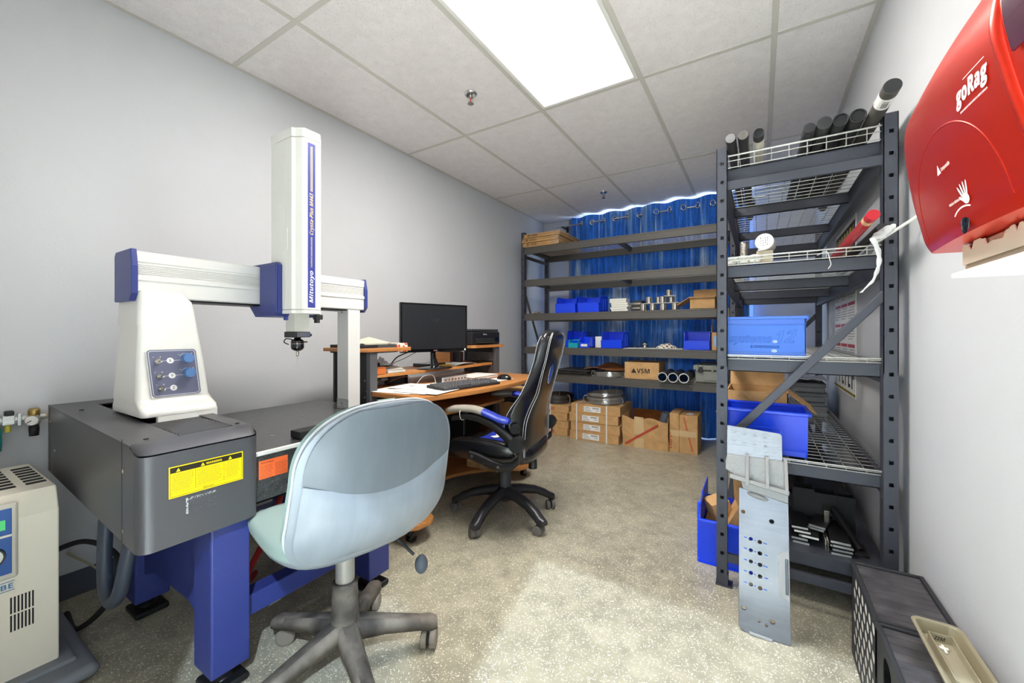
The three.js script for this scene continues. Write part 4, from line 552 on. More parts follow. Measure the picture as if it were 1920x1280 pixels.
// ------------------------------------------------------------------ cream air dryer on a grey dolly, air regulator on the wall
{
  const t = thing('air_dryer', 'cream air dryer with grilles and a blue control panel standing at the lower left', 'air dryer', [-2.0, 0.06, 0.1]); M.dryer = std(0xf1e9d6, 0.5);
  const s = shape([[-2.25, 0.062], [-1.83, 0.062], [-1.83, 0.52], [-1.865, 0.585], [-2.25, 0.585]]); part(t, 'case', [extXY(s, -0.13, 0.318, 0.004)], M.dryer);
  const gr = []; for (let k = 0; k < 3; k++) for (let i = 0; i < 7; i++) gr.push(box(-2.20 + i * 0.04, -2.178 + i * 0.04, 0.5848, 0.5862, 0.268 - k * 0.062, 0.318 - 0.008 - k * 0.062)); part(t, 'top_grille', gr, M.blackMatte);
  const sl = []; for (let r = 0; r < 2; r++) for (let i = 0; i < 7; i++) sl.push(box(-1.8308, -1.8296, 0.250 - r * 0.052, 0.297 - r * 0.052, 0.223 + i * 0.0068, 0.2266 + i * 0.0068)); part(t, 'side_grille', sl, M.blackMatte);
  part(t, 'bezel', [box(-1.835, -1.820, 0.355, 0.572, -0.02, 0.237, 0.012, 3)], std(0xcfcbbd, 0.5)); part(t, 'control_panel', [box(-1.822, -1.8185, 0.372, 0.558, 0.0, 0.225, 0.002)], std(0x1f58a6, 0.45)); part(t, 'divider', [box(-1.8188, -1.8178, 0.478, 0.484, 0.0, 0.225)], M.dryer);
  part(t, 'display', [box(-1.8186, -1.8176, 0.500, 0.528, 0.165, 0.213)], new THREE.MeshStandardMaterial({ color: 0x3fae64, emissive: 0x2fae5a, emissiveIntensity: 0.5, roughness: 0.3 })); part(t, 'gauge', [cyl(P(-1.8186, 0.428, 0.185), P(-1.812, 0.428, 0.185), 0.030, 0.028, 28)], M.black); part(t, 'gauge_face', [cyl(P(-1.812, 0.428, 0.185), P(-1.8112, 0.428, 0.185), 0.024, 0.022, 28)], M.paper);
  part(t, 'lettering', [print(P(-1.8292, 0.318, 0.03), new THREE.Vector3(0, 0, -0.202), new THREE.Vector3(0, 0.03, 0), 0.0006)], printMat(ctex(512, 80, (c, w, h) => { c.clearRect(0, 0, w, h); c.fillStyle = '#4a86b4'; c.font = 'bold 54px sans-serif'; c.textAlign = 'right'; c.fillText('BE', w - 6, 60); c.fillRect(330, 4, 180, 5); c.fillRect(330, 72, 180, 5); }), 0.6, { transparent: true, alphaTest: 0.4 }));
}
one('dolly', 'grey plastic dolly under the cream air dryer', 'dolly', [box(-2.28, -1.72, 0.012, 0.052, -0.14, 0.385, 0.022, 3), box(-2.22, -1.79, 0.045, 0.062, -0.10, 0.35, 0.01, 2)], std(0x7b8087, 0.5));
one('black_hose', 'black hose curving over the floor behind the cream air dryer', 'hose', [tube([P(-2.1, 0.29, 0.32), P(-2.06, 0.31, 0.42), P(-2.02, 0.22, 0.50), P(-2.0, 0.08, 0.46), P(-2.05, 0.012, 0.40), P(-2.2, 0.012, 0.40)], 0.009, 8, 60)], M.rubber);
{
  const t = thing('air_regulator', 'air regulator with a round pressure gauge mounted on the left wall', 'air regulator', [-2.3, 0.62, 0.3]), x = -2.31; M.brass = std(0xb49a5c, 0.35, 0.8);
  part(t, 'manifold', [cyl(P(x, 0.742, 0.20), P(x, 0.742, 0.372), 0.011), box(x - 0.03, x + 0.012, 0.725, 0.760, 0.262, 0.292, 0.003), box(XL, x, 0.73, 0.75, 0.24, 0.35)], M.alum);
  part(t, 'clamp', [0.252, 0.302].map((d) => box(x - 0.016, x + 0.016, 0.72, 0.765, d - 0.005, d + 0.005, 0.002)), M.chrome); part(t, 'lockout_valve', [box(x - 0.014, x + 0.014, 0.758, 0.776, 0.268, 0.290, 0.004)], M.black); part(t, 'regulator_body', [lathe([[0, 0.715], [0.014, 0.715], [0.016, 0.73], [0.016, 0.768], [0.013, 0.776], [0, 0.776]], P(x, 0, 0.338), 20)], M.brass); part(t, 'adjuster', [lathe([[0, 0.674], [0.0125, 0.674], [0.014, 0.70], [0.0125, 0.714], [0, 0.714]], P(x, 0, 0.338), 18)], M.black);
  const gc = P(x + 0.02, 0.736, 0.336), ax = new THREE.Vector3(0.85, 0, 0.5).normalize(); part(t, 'gauge', [cyl(gc, gc.clone().addScaledVector(ax, 0.018), 0.0185, 0.0185, 28)], M.steel); part(t, 'dial', [cyl(gc.clone().addScaledVector(ax, 0.018), gc.clone().addScaledVector(ax, 0.0186), 0.0165, 0.0165, 28)], M.paper); part(t, 'needle', [cyl(gc.clone().addScaledVector(ax, 0.0195).add(new THREE.Vector3(0, -0.008, 0.012)), gc.clone().addScaledVector(ax, 0.0195), 0.0012)], M.black); part(t, 'drain', [cyl(P(x, 0.70, 0.276), P(x, 0.725, 0.276), 0.008)], std(0xcfc34a, 0.5));
  part(t, 'filter_bowl', [lathe([[0, 0.63], [0.016, 0.635], [0.017, 0.66], [0.017, 0.715], [0, 0.715]], P(x, 0, 0.247), 18)], std(0x0f8f86, 0.3)); part(t, 'fitting', [box(x - 0.01, x + 0.01, 0.732, 0.752, 0.366, 0.384, 0.002)], M.brass);
}
one('air_tube', 'pale flexible air tube hanging from the regulator behind the grey housing', 'hose', [tube([P(-2.31, 0.735, 0.378), P(-2.3, 0.66, 0.392), P(-2.27, 0.5, 0.44), P(-2.24, 0.34, 0.52), P(-2.22, 0.20, 0.58), P(-2.18, 0.12, 0.66)], 0.005, 8, 60)], std(0xc9c6a8, 0.35));
one('air_tube', 'thin tube curling over the floor by the baseboard at the left', 'hose', [tube([P(-2.3, 0.2, 0.42), P(-2.24, 0.1, 0.5), P(-2.2, 0.008, 0.5), P(-2.1, 0.008, 0.44), P(-2.02, 0.008, 0.40)], 0.004, 8, 50)], std(0xa79f80, 0.4));
// ------------------------------------------------------------------ computer desk at the left wall
{
  const t = thing('computer_desk', 'orange wood computer desk with hutch shelves and black perforated side panels', 'desk', [-1.75, 0, 2.04]);
  const slab = (pts, y, th, nm) => part(t, nm, [extXD(shape(pts.map(([x, d]) => [x, d])), y - th, y, 0.0025, 12)], M.wood);
  const arc = (x, bow, d0, d1, n = 14) => Array.from({ length: n + 1 }, (_, i) => { const k = i / n; return [x + bow * Math.sin(Math.PI * k), lerp(d0, d1, k)]; });
  slab([[-2.1, 1.432], ...arc(-1.40, 0.085, 1.432, 2.68), [-2.1, 2.68]], 0.742, 0.024, 'desktop');
  slab([[-1.98, 1.50], ...arc(-1.46, 0.055, 1.50, 2.56), [-1.98, 2.56]], 0.632, 0.017, 'keyboard_shelf');
  slab([[-2.1, 1.40], [-1.78, 1.40], [-1.755, 1.43], [-1.755, 1.735], [-1.78, 1.76], [-2.1, 1.76]].map(([x, d]) => [x, d - 0.03]), 0.975, 0.02, 'top_shelf');
  slab([[-2.1, 2.32], [-1.78, 2.32], [-1.755, 2.345], [-1.755, 2.72], [-1.78, 2.745], [-2.1, 2.745]], 0.967, 0.02, 'top_shelf');
  slab([[-2.06, 1.434], [-1.80, 1.434], ...arc(-1.80, 0.02, 1.47, 2.62, 8), [-2.1, 2.65]], 0.826, 0.018, 'monitor_shelf');
  const bs = [[-2.1, 1.40], [-1.47, 1.40], [-1.43, 1.44], [-1.42, 1.52]]; for (let i = 0; i <= 16; i++) { const k = i / 16; bs.push([-1.44 - 0.33 * Math.sin(Math.PI * k) ** 0.8, lerp(1.56, 2.44, k)]); } bs.push([-1.42, 2.48], [-1.42, 2.58], [-1.46, 2.64], [-2.1, 2.64]); slab(bs, 0.105, 0.022, 'bottom_shelf');
  // perforated steel side panels with folded front posts
  M.perf = std(0x2a2b2e, 0.5, 0.3, { map: dtex(64, 64, (u, v) => { const r = Math.min(Math.hypot(u - 0.25, v - 0.25), Math.hypot(u - 0.75, v - 0.75)); return r < 0.16 ? [0.05, 0.05, 0.05] : [1, 1, 1]; }, true, 0.009) });
  for (const [d, y1] of [[1.425, 0.955], [2.625, 0.947]]) { part(t, 'side_panel', [box(-2.07, -1.79, 0.11, y1 - 0.002, d, d + 0.004)], M.perf); part(t, 'front_post', [box(-1.795, -1.765, 0.11, y1 - 0.001, d - 0.004, d + 0.046, 0.003)], std(0x5b5b5e, 0.5, 0.2)); part(t, 'rear_post', [box(-2.085, -2.065, 0.11, y1 - 0.001, d - 0.004, d + 0.04, 0.003)], M.dark); for (const y of [0.64, 0.71, 0.8]) part(t, 'bolt', [cyl(P(-1.81, y, d - 0.002), P(-1.81, y, d - 0.0005), 0.005, 0.005, 10)], M.steel); }
  // inner perforated dividers of the hutch
  for (const [d, a, b] of [[1.78, 0.745, 0.805], [2.30, 0.829, 0.945]]) part(t, 'divider', [box(-2.07, -1.86, a, b, d, d + 0.003)], M.perf);
  part(t, 'mesh_back', [box(-2.085, -2.081, 0.745, 0.806, 1.47, 1.80)], M.mesh); part(t, 'drawer', [box(-2.05, -1.88, 0.746, 0.80, 1.66, 1.775, 0.004)], M.blackMatte);
  part(t, 'modesty_panel', [box(-2.09, -2.086, 0.11, 0.717, 1.45, 2.62)], M.perf);
  // diagonal mesh strands on the right panel, visible above and below the monitor shelf
  { const g = []; for (const [a, b] of [[0.838, 0.905], [0.748, 0.803]]) for (let i = 0; i < 26; i++) { const x = -2.05 + i * 0.0095; g.push(cyl(P(x, a, 2.6235), P(x + 0.018, b, 2.6235), 0.0011, 0.0011, 4)); g.push(cyl(P(x + 0.018, a, 2.6232), P(x, b, 2.6232), 0.0011, 0.0011, 4)); } part(t, 'mesh', g, std(0x8e8e8c, 0.4, 0.5), { kind: 'stuff' }); }
  for (const [x, d] of [[-1.50, 1.46], [-1.49, 2.58], [-2.03, 1.46], [-2.03, 2.58]]) { const c = part(t, 'caster', [box(x - 0.012, x + 0.012, 0.035, 0.082, d - 0.02, d + 0.012, 0.004)], M.black); part(c, 'wheel', [-1, 1].map((s) => cyl(P(x + s * 0.005, 0.024, d), P(x + s * 0.016, 0.024, d), 0.024, 0.024, 20)), M.blackGloss); }
}
const DT = 0.7435, MS = 0.8275;
{ // monitor
  const t = thing('monitor', 'black computer monitor switched off, standing on the desk shelf', 'monitor', [-1.80, MS, 1.96], { local: true, turn: Math.PI / 2 - 0.315 });
  // local: x along the screen (left end towards -x), z towards the viewer
  part(t, 'housing', [new RoundedBoxGeometry(0.487, 0.312, 0.022, 3, 0.006).translate(0, 0.264, 0), new RoundedBoxGeometry(0.30, 0.20, 0.03, 3, 0.01).translate(0, 0.25, -0.02)], M.blackGloss);
  const scr = ctex(512, 320, (c, w, h) => { c.fillStyle = '#202226'; c.fillRect(0, 0, w, h); seed(77); for (let i = 0; i < 2600; i++) { const g = 26 + rnd() * 26; c.fillStyle = `rgba(${g},${g},${g + 3},0.35)`; const x = rnd() * w, y = h * (0.25 + 0.7 * rnd() ** 0.8); c.fillRect(x, y, rr(1, 7), rr(1, 9)); } c.fillStyle = 'rgba(150,150,150,0.5)'; for (let i = 0; i < 14; i++) c.fillRect(220 + rnd() * 60, 100 + rnd() * 14, rr(3, 14), 1.2); });
  const sm = printMat(scr, 0.32); part(t, 'screen', [print(new THREE.Vector3(-0.232, 0.128, 0.0108), new THREE.Vector3(0.464, 0, 0), new THREE.Vector3(0, 0.282, 0), 0.0004)], sm);
  part(t, 'bezel', [new THREE.BoxGeometry(0.487, 0.016, 0.004).translate(0, 0.117, 0.0105), new THREE.BoxGeometry(0.487, 0.01, 0.004).translate(0, 0.414, 0.0105), new THREE.BoxGeometry(0.009, 0.30, 0.004).translate(-0.239, 0.264, 0.0105), new THREE.BoxGeometry(0.009, 0.30, 0.004).translate(0.239, 0.264, 0.0105)], M.blackGloss);
  part(t, 'logo', [print(new THREE.Vector3(-0.018, 0.112, 0.0128), new THREE.Vector3(0.036, 0, 0), new THREE.Vector3(0, 0.011, 0), 0.0003)], printMat(ctex(128, 40, (c, w, h) => { c.fillStyle = '#0e0e10'; c.fillRect(0, 0, w, h); c.fillStyle = '#c4607c'; c.beginPath(); c.arc(30, 20, 15, 0, 7); c.fill(); c.fillStyle = '#d8d8d8'; c.font = 'bold 32px sans-serif'; c.fillText('LG', 56, 31); }), 0.4)); part(t, 'sticker', [new THREE.BoxGeometry(0.012, 0.012, 0.001).translate(0.226, 0.119, 0.0128)], M.paper);
  part(t, 'stand', [loft([[0.028, 0.022, 0.006, 0], [0.025, 0.018, 0.035, -0.008], [0.018, 0.014, 0.075, -0.022], [0.016, 0.013, 0.14, -0.03]].map(([w, d, y, z]) => rrect(w * 2, d * 2, d * 0.9).getPoints(5).slice(0, -1).map((q) => new THREE.Vector3(q.x, y, q.y + z))))], M.blackGloss);
  part(t, 'stand_base', [lathe([[0, 0], [0.112, 0], [0.115, 0.003], [0.10, 0.009], [0.04, 0.015], [0, 0.018]], new THREE.Vector3(0, 0, 0), 36).scale(1.08, 1, 0.78)], M.blackGloss);
}
{ // keyboard
  const t = thing('keyboard', 'black keyboard lying at the front of the orange desk', 'keyboard', [-1.47, DT, 1.86], { local: true, turn: Math.PI / 2 - 0.14 });
  const tilt = (g) => g.rotateX(0.07).translate(0, 0.008, 0);
  part(t, 'base', [tilt(new RoundedBoxGeometry(0.45, 0.016, 0.155, 2, 0.005).translate(0, 0.004, 0))], M.dark);
  const k = []; for (let r = 0; r < 6; r++) for (let c = 0; c < 21; c++) { if ((c === 15 || c === 18) || (r === 0 && c > 17)) continue; if (r === 5 && c > 4 && c < 10) { if (c === 5) k.push(tilt(new THREE.BoxGeometry(0.098, 0.008, 0.0165).translate(-0.205 + 7 * 0.0205, 0.0155, -0.052 + r * 0.021))); continue; } k.push(tilt(new THREE.CylinderGeometry(0.0095, 0.0125, 0.009, 4, 1).rotateY(Math.PI / 4).translate(-0.205 + c * 0.0205, 0.0155, -0.052 + r * 0.021))); }
  part(t, 'keys', k, std(0x58585b, 0.5), { kind: 'stuff' });
  for (const s of [-0.18, 0.18]) part(t, 'foot', [new THREE.BoxGeometry(0.03, 0.012, 0.008).translate(s, 0.003, -0.062)], M.black);
}
{ const t = thing('mouse', 'black computer mouse on the right end of the desk', 'mouse', [-1.475, DT, 2.29]); const g = new THREE.SphereGeometry(1, 24, 16, 0, 6.2832, 0, Math.PI / 2).scale(0.052, 0.034, 0.031); part(t, 'shell', [g.rotateY(0.2).translate(-1.475, DT + 0.001, -2.29)], M.blackGloss); part(t, 'wheel', [cyl(P(-1.455, DT + 0.029, 2.286), P(-1.455, DT + 0.029, 2.294), 0.006, 0.006, 14)], M.rubber); }
{ // printer on the right top shelf
  const t = thing('printer', 'black inkjet printer on the right top shelf of the desk', 'printer', [-1.93, 0.969, 2.53]), y = 0.969;
  part(t, 'body', [box(-2.09, -1.79, y, y + 0.098, 2.345, 2.715, 0.010, 3)], M.black); part(t, 'lid', [box(-2.085, -1.80, y + 0.099, y + 0.118, 2.35, 2.71, 0.007, 3)], M.dark); part(t, 'output_slot', [box(-1.7935, -1.7885, y + 0.022, y + 0.048, 2.39, 2.63, 0.003)], M.blackMatte); part(t, 'output_tray', [box(-1.83, -1.765, y + 0.014, y + 0.020, 2.40, 2.62, 0.002)], M.dark); part(t, 'button_panel', [box(-1.7915, -1.7885, y + 0.02, y + 0.055, 2.645, 2.70, 0.002)], M.blackGloss);
  part(t, 'lettering', [print(P(-1.7895, y + 0.07, 2.47), new THREE.Vector3(0, 0, -0.07), new THREE.Vector3(0, 0.018, 0), 0.0006)], printMat(ctex(128, 34, (c, w, h) => { c.fillStyle = '#17181a'; c.fillRect(0, 0, w, h); c.fillStyle = '#dcdcdc'; c.font = 'bold 28px serif'; c.fillText('Canon', 22, 26); }), 0.4));
}
{ // left top shelf: black recorder, clear folder, patterned tissue box
  const y = 0.9465; 
  const t = thing('recorder', 'flat black recorder box on the left top shelf of the desk', 'electronics', [-1.93, y, 1.52]); part(t, 'case', [box(-2.06, -1.79, y, y + 0.046, 1.385, 1.62, 0.003)], M.blackMatte); part(t, 'front_panel', [box(-1.7895, -1.785, y + 0.001, y + 0.045, 1.49, 1.62, 0.002)], std(0x4c4d50, 0.4)); for (const x of [-2.02, -1.985]) part(t, 'connector', [cyl(P(x, y + 0.02, 1.3835), P(x, y + 0.02, 1.379), 0.006, 0.006, 12)], M.steel);
  one('folder', 'cream plastic folder lying on the black recorder', 'folder', [sheet((u, v) => P(lerp(-2.02, -1.83, u), y + 0.048 + 0.035 * u * 0.2 + 0.04 * (1 - u) * v, lerp(1.43, 1.62, v)), 8, 8, 0.004), box(-2.02, -1.83, y + 0.0465, y + 0.052, 1.44, 1.60)], std(0xd9d2bd, 0.6));
  const tt = thing('tissue_box', 'white box with a red leaf pattern on the left top shelf', 'box', [-1.83, y, 1.675]); T.leaf = dtex(128, 128, (u, v) => { const n = fbm(u * 7, v * 7, 7, 7, 171, 3), k = vnoise(u * 22, v * 22, 22, 22, 173); return n > 0.56 && k > 0.35 ? [0.80, 0.22, 0.14] : n > 0.52 && k > 0.6 ? [0.9, 0.5, 0.35] : [0.93, 0.91, 0.87]; }, true, 0.12); part(tt, 'box', [box(-1.93, -1.79, y, y + 0.052, 1.635, 1.715, 0.003)], std(0xffffff, 0.7, 0, { map: T.leaf }));
}
{ // monitor shelf clutter
  const y = MS;
  one('box', 'orange wooden box at the left end of the monitor shelf', 'box', [box(-1.90, -1.795, y, y + 0.034, 1.485, 1.555, 0.002), box(-1.90, -1.793, y + 0.0345, y + 0.038, 1.483, 1.557, 0.001)], std(0xc8692c, 0.55));
  one('paper_pile', 'pile of grey papers and a booklet on the monitor shelf left of the stand', 'papers', [box(-1.93, -1.795, y, y + 0.014, 1.57, 1.70, 0.001), sheet((u, v) => P(lerp(-1.95, -1.80, u), y + 0.017 + 0.016 * Math.sin(u * 3) * v, lerp(1.575, 1.69, v)), 8, 8, 0.002)], std(0xc9c3b8, 0.8));
  one('clip_box', 'small dark tray with parts behind the papers on the monitor shelf', 'tray', [box(-2.05, -1.95, y, y + 0.03, 1.60, 1.74, 0.002), box(-2.02, -1.97, y + 0.03, y + 0.05, 1.63, 1.66)], M.bandDark); one('clear_bag', 'crumpled clear plastic bag on the small dark tray', 'plastic bag', [sheet((u, v) => { const r = Math.hypot(u - 0.5, v - 0.5) * 2; return P(-2.0 + (u - 0.5) * 0.09, y + 0.036 + Math.max(0, 1 - r) * 0.05 + 0.006 * Math.sin(u * 25 + v * 19), 1.69 + (v - 0.5) * 0.11); }, 16, 16, 0)], phys(0xe5e5e5, 0.25, 0, { transmission: 0.6, thickness: 0 }));
  one('binder', 'dark binder standing at the back of the monitor shelf next to the left panel', 'binder', [box(-2.05, -1.95, y, y + 0.055, 1.44, 1.50, 0.003), box(-1.95, -1.86, y + 0.04, y + 0.058, 1.44, 1.50)], M.bandDark);
  one('black_device', 'flat black device lying behind the monitor stand', 'electronics', [box(-2.03, -1.88, y, y + 0.022, 1.99, 2.16, 0.004)], M.blackGloss); one('yellow_notes', 'yellow note pad under the flat black device at its right edge', 'note pad', [box(-1.875, -1.83, y, y + 0.012, 2.08, 2.16)], std(0xd8b53c, 0.8));
  one('magazine', 'grey and white magazine open on the right part of the monitor shelf', 'magazine', [sheet((u, v) => P(lerp(-1.99, -1.80, u), y + 0.003 + 0.012 * Math.abs(Math.sin(v * 3.14)), lerp(2.17, 2.42, v)), 6, 14, 0.002)], std(0xcfcdcb, 0.7)); one('headset', 'small black cable bundle on the right end of the monitor shelf', 'cable', [tube([P(-1.84, y + 0.006, 2.42), P(-1.86, y + 0.016, 2.47), P(-1.83, y + 0.008, 2.53), P(-1.87, y + 0.014, 2.56), P(-1.84, y + 0.006, 2.60), P(-1.90, y + 0.006, 2.55), P(-1.88, y + 0.01, 2.46)], 0.004, 6, 60)], M.rubber);
  const bx = thing('wooden_box', 'dark red wooden box on the monitor shelf behind the monitor', 'box', [-2.0, y, 2.36]); part(bx, 'box', [box(-2.07, -1.93, y, y + 0.088, 2.26, 2.295), box(-2.07, -1.93, y, y + 0.088, 2.31, 2.42)], std(0x4a2417, 0.5)); part(bx, 'edge', [box(-2.07, -1.929, y, y + 0.089, 2.252, 2.262)], M.wood);
}
one('monitor_cable', 'black cable hanging behind the monitor to the shelf, the thicker one', 'cable', [tube([P(-1.90, 0.945, 1.86), P(-1.98, 0.90, 1.80), P(-2.0, 0.84, 1.75), P(-2.02, 0.832, 1.72)], 0.004, 6)], M.rubber); one('monitor_cable', 'thin black cable looping behind the monitor to the shelf', 'cable', [tube([P(-1.88, 0.945, 1.90), P(-1.97, 0.89, 1.85), P(-2.03, 0.86, 1.82), P(-2.0, 0.833, 1.78)], 0.002, 6)], M.rubber);
{ // desktop clutter
  const y = DT;
  seed(61); for (let i = 0; i < 7; i++) { const a = rr(-0.22, 0.22), g = new THREE.BoxGeometry(0.279, 0.0009, 0.216).rotateY(a); one('paper_sheet', ['white sheet of paper nearest the left end of the desktop', 'white sheet overlapping the leftmost paper on the desktop', 'white sheet in the middle of the loose papers on the desktop', 'topmost of the loose white papers on the desktop', 'white sheet at the front edge of the loose papers', 'white sheet partly under the keyboard', 'white sheet beside the left side panel of the desk'][i], 'paper', [g.translate(-1.56 + [-0.12, -0.04, -0.02, 0.0, 0.03, -0.015, -0.10][i], y + 0.0008 + i * 0.0011, -(1.55 + [0, 0.03, 0.10, 0.07, 0.05, 0.20, 0.12][i]))], M.paper, { group: 'loose papers on the desktop' }); }
  one('notebook', 'thick white notebook lying on the desk behind the keyboard', 'notebook', [box(-1.78, -1.60, y, y + 0.018, 2.11, 2.40, 0.003), box(-1.785, -1.597, y + 0.0185, y + 0.021, 2.105, 2.402, 0.001)], std(0xe4e1da, 0.7));
  const t = thing('hole_strip', 'grey metal strip with seven round holes standing behind the keyboard', 'metal strip', [-1.66, y, 1.93]); const s = rrect(0.23, 0.040, 0.002, 1.98, y + 0.020); for (let i = 0; i < 7; i++) s.holes.push(new THREE.Path(rrect(0.015, 0.015, 0.0075, 1.885 + i * 0.0315, y + 0.022).getPoints(4))); part(t, 'strip', [extDY(s, -1.655, -1.64)], M.alum); part(t, 'back', [box(-1.70, -1.6555, y, y + 0.039, 1.865, 2.095)], M.dark);
  one('paper_sheet', 'small white note beside the mouse on the desktop', 'paper', [box(-1.56, -1.44, y, y + 0.001, 2.17, 2.36)], M.paper);
  one('grey_box', 'clear and grey boxes stacked at the back left of the desktop', 'box', [box(-2.05, -1.93, y, y + 0.03, 1.60, 1.68, 0.002), box(-2.05, -1.90, y + 0.0305, y + 0.045, 1.61, 1.67, 0.002)], std(0x77787a, 0.3));
  one('usb_stick', 'small silver USB stick lying in front of the papers on the desktop', 'USB stick', [box(-1.73, -1.69, y, y + 0.009, 1.66, 1.678, 0.002)], M.alum);
  one('desk_cable', 'brown wire looping over the left half of the desktop', 'cable', [tube([P(-1.9, y + 0.003, 1.62), P(-1.82, y + 0.05, 1.68), P(-1.80, y + 0.045, 1.74), P(-1.79, y + 0.003, 1.76), P(-1.74, y + 0.003, 1.74), P(-1.71, y + 0.003, 1.62)], 0.0017, 6, 60)], std(0x6b3d2a, 0.5)); one('desk_cable', 'white wire looping up from the middle of the desktop', 'cable', [tube([P(-1.80, y + 0.003, 1.80), P(-1.79, y + 0.045, 1.85), P(-1.76, y + 0.045, 1.90), P(-1.74, y + 0.003, 1.90), P(-1.70, y + 0.003, 1.80), P(-1.70, y + 0.003, 1.74)], 0.0016, 6, 60)], M.white);
}
{ // cartons under the desk and on the bottom shelf, loose cables
  carton('carton', 'tall brown carton standing on the floor at the far end under the desk', -1.80, -1.585, 0, 0.62, 2.72, 2.86, [], M.card, { closed: true }); carton('carton', 'brown carton leaning beside the taller carton at the far end of the desk', -1.98, -1.81, 0, 0.57, 2.72, 2.86, [], M.card, { closed: true });
  const c = carton('carton', 'brown carton with a small orange sticker on the bottom shelf of the desk', -1.78, -1.52, 0.106, 0.20, 2.27, 2.58, [], M.card, { closed: true }); part(c, 'sticker', [box(-1.5198, -1.5188, 0.125, 0.185, 2.37, 2.44)], std(0xe0714f, 0.6)); part(c, 'tape', [box(-1.66, -1.60, 0.106, 0.2005, 2.2688, 2.2698)], M.tape);
  one('power_cable', 'black power cable hanging under the keyboard shelf, straight one', 'cable', [tube([P(-1.86, 0.61, 1.80), P(-1.84, 0.45, 1.81), P(-1.87, 0.28, 1.82), P(-1.92, 0.112, 1.82)], 0.003, 6)], M.rubber); one('power_cable', 'black power cable crossing the straight one under the keyboard shelf', 'cable', [tube([P(-1.85, 0.61, 1.86), P(-1.86, 0.45, 1.82), P(-1.84, 0.30, 1.75), P(-1.80, 0.112, 1.70)], 0.003, 6)], M.rubber);
}
// ------------------------------------------------------------------ office chairs
// five-star base with casters; local frame, floor at y = 0
function starBase(t, R, hubY, mats, a0, prof, casterR, swivel = [0.6, -1.0, 2.1, 0.2, 1.3]) {
  for (let i = 0; i < 5; i++) {
    const a = a0 + i * Math.PI * 2 / 5, dir = new THREE.Vector3(Math.cos(a), 0, Math.sin(a)), side = new THREE.Vector3(-Math.sin(a), 0, Math.cos(a));
    const rings = prof.map(([r, y, w, h]) => { const c = dir.clone().multiplyScalar(r * R); return [[-1, -1], [-1.0, 0.35], [-0.55, 1], [0.55, 1], [1.0, 0.35], [1, -1]].map(([s, k]) => c.clone().addScaledVector(side, s * w).add(new THREE.Vector3(0, y + k * h, 0))); });
    part(t, 'base_arm', [loft(rings)], mats[0]);
    const turn = a + swivel[i], ax = new THREE.Vector3(Math.cos(turn), 0, Math.sin(turn)), fw = new THREE.Vector3(-Math.sin(turn), 0, Math.cos(turn)), top = dir.clone().multiplyScalar(R * 0.975), c = top.clone().addScaledVector(fw, 0.016).setY(casterR);
    const cs = part(t, 'caster', [cyl(top.clone().setY(casterR * 1.2), top.clone().setY(prof.at(-1)[1]), 0.006), new THREE.CylinderGeometry(casterR * 1.02, casterR * 1.02, 0.016, 20, 1, false, 0, Math.PI).rotateZ(Math.PI / 2).rotateX(-Math.PI / 2).applyQuaternion(new THREE.Quaternion().setFromUnitVectors(new THREE.Vector3(1, 0, 0), ax)).translate(c.x, c.y, c.z)], mats[2] ?? mats[1]);
    for (const s of [-1, 1]) part(cs, 'wheel', [cyl(c.clone().addScaledVector(ax, s * 0.006), c.clone().addScaledVector(ax, s * 0.023), casterR, casterR, 24), cyl(c.clone().addScaledVector(ax, s * 0.023), c.clone().addScaledVector(ax, s * 0.026), casterR * 0.96, casterR * 0.8, 24)], mats[1]);
  }
}
M.shell = std(0x9aa3ad, 0.55, 0, { roughnessMap: T.smudge, map: dtex(512, 512, (u, v) => { const n = fbm(u * 3, v * 3, 3, 3, 201, 5), s = fbm(u * 30, v * 6, 30, 6, 203, 3), k = 0.88 + 0.16 * (n - 0.5) + 0.07 * (s - 0.5); return [k, k, k]; }, true, 0.6) });
M.shellDark = std(0x727b84, 0.6, 0, { map: M.shell.map, roughnessMap: T.smudge });
M.dusty = std(0xffffff, 0.7, 0, { map: dtex(512, 512, (u, v) => { const n = fbm(u * 6, v * 6, 6, 6, 211, 6), m = Math.max(0, Math.min(1, (n - 0.3) * 2.0)); return [lerp(0.27, 0.52, m), lerp(0.25, 0.485, m), lerp(0.23, 0.44, m)]; }, true, 0.35) });
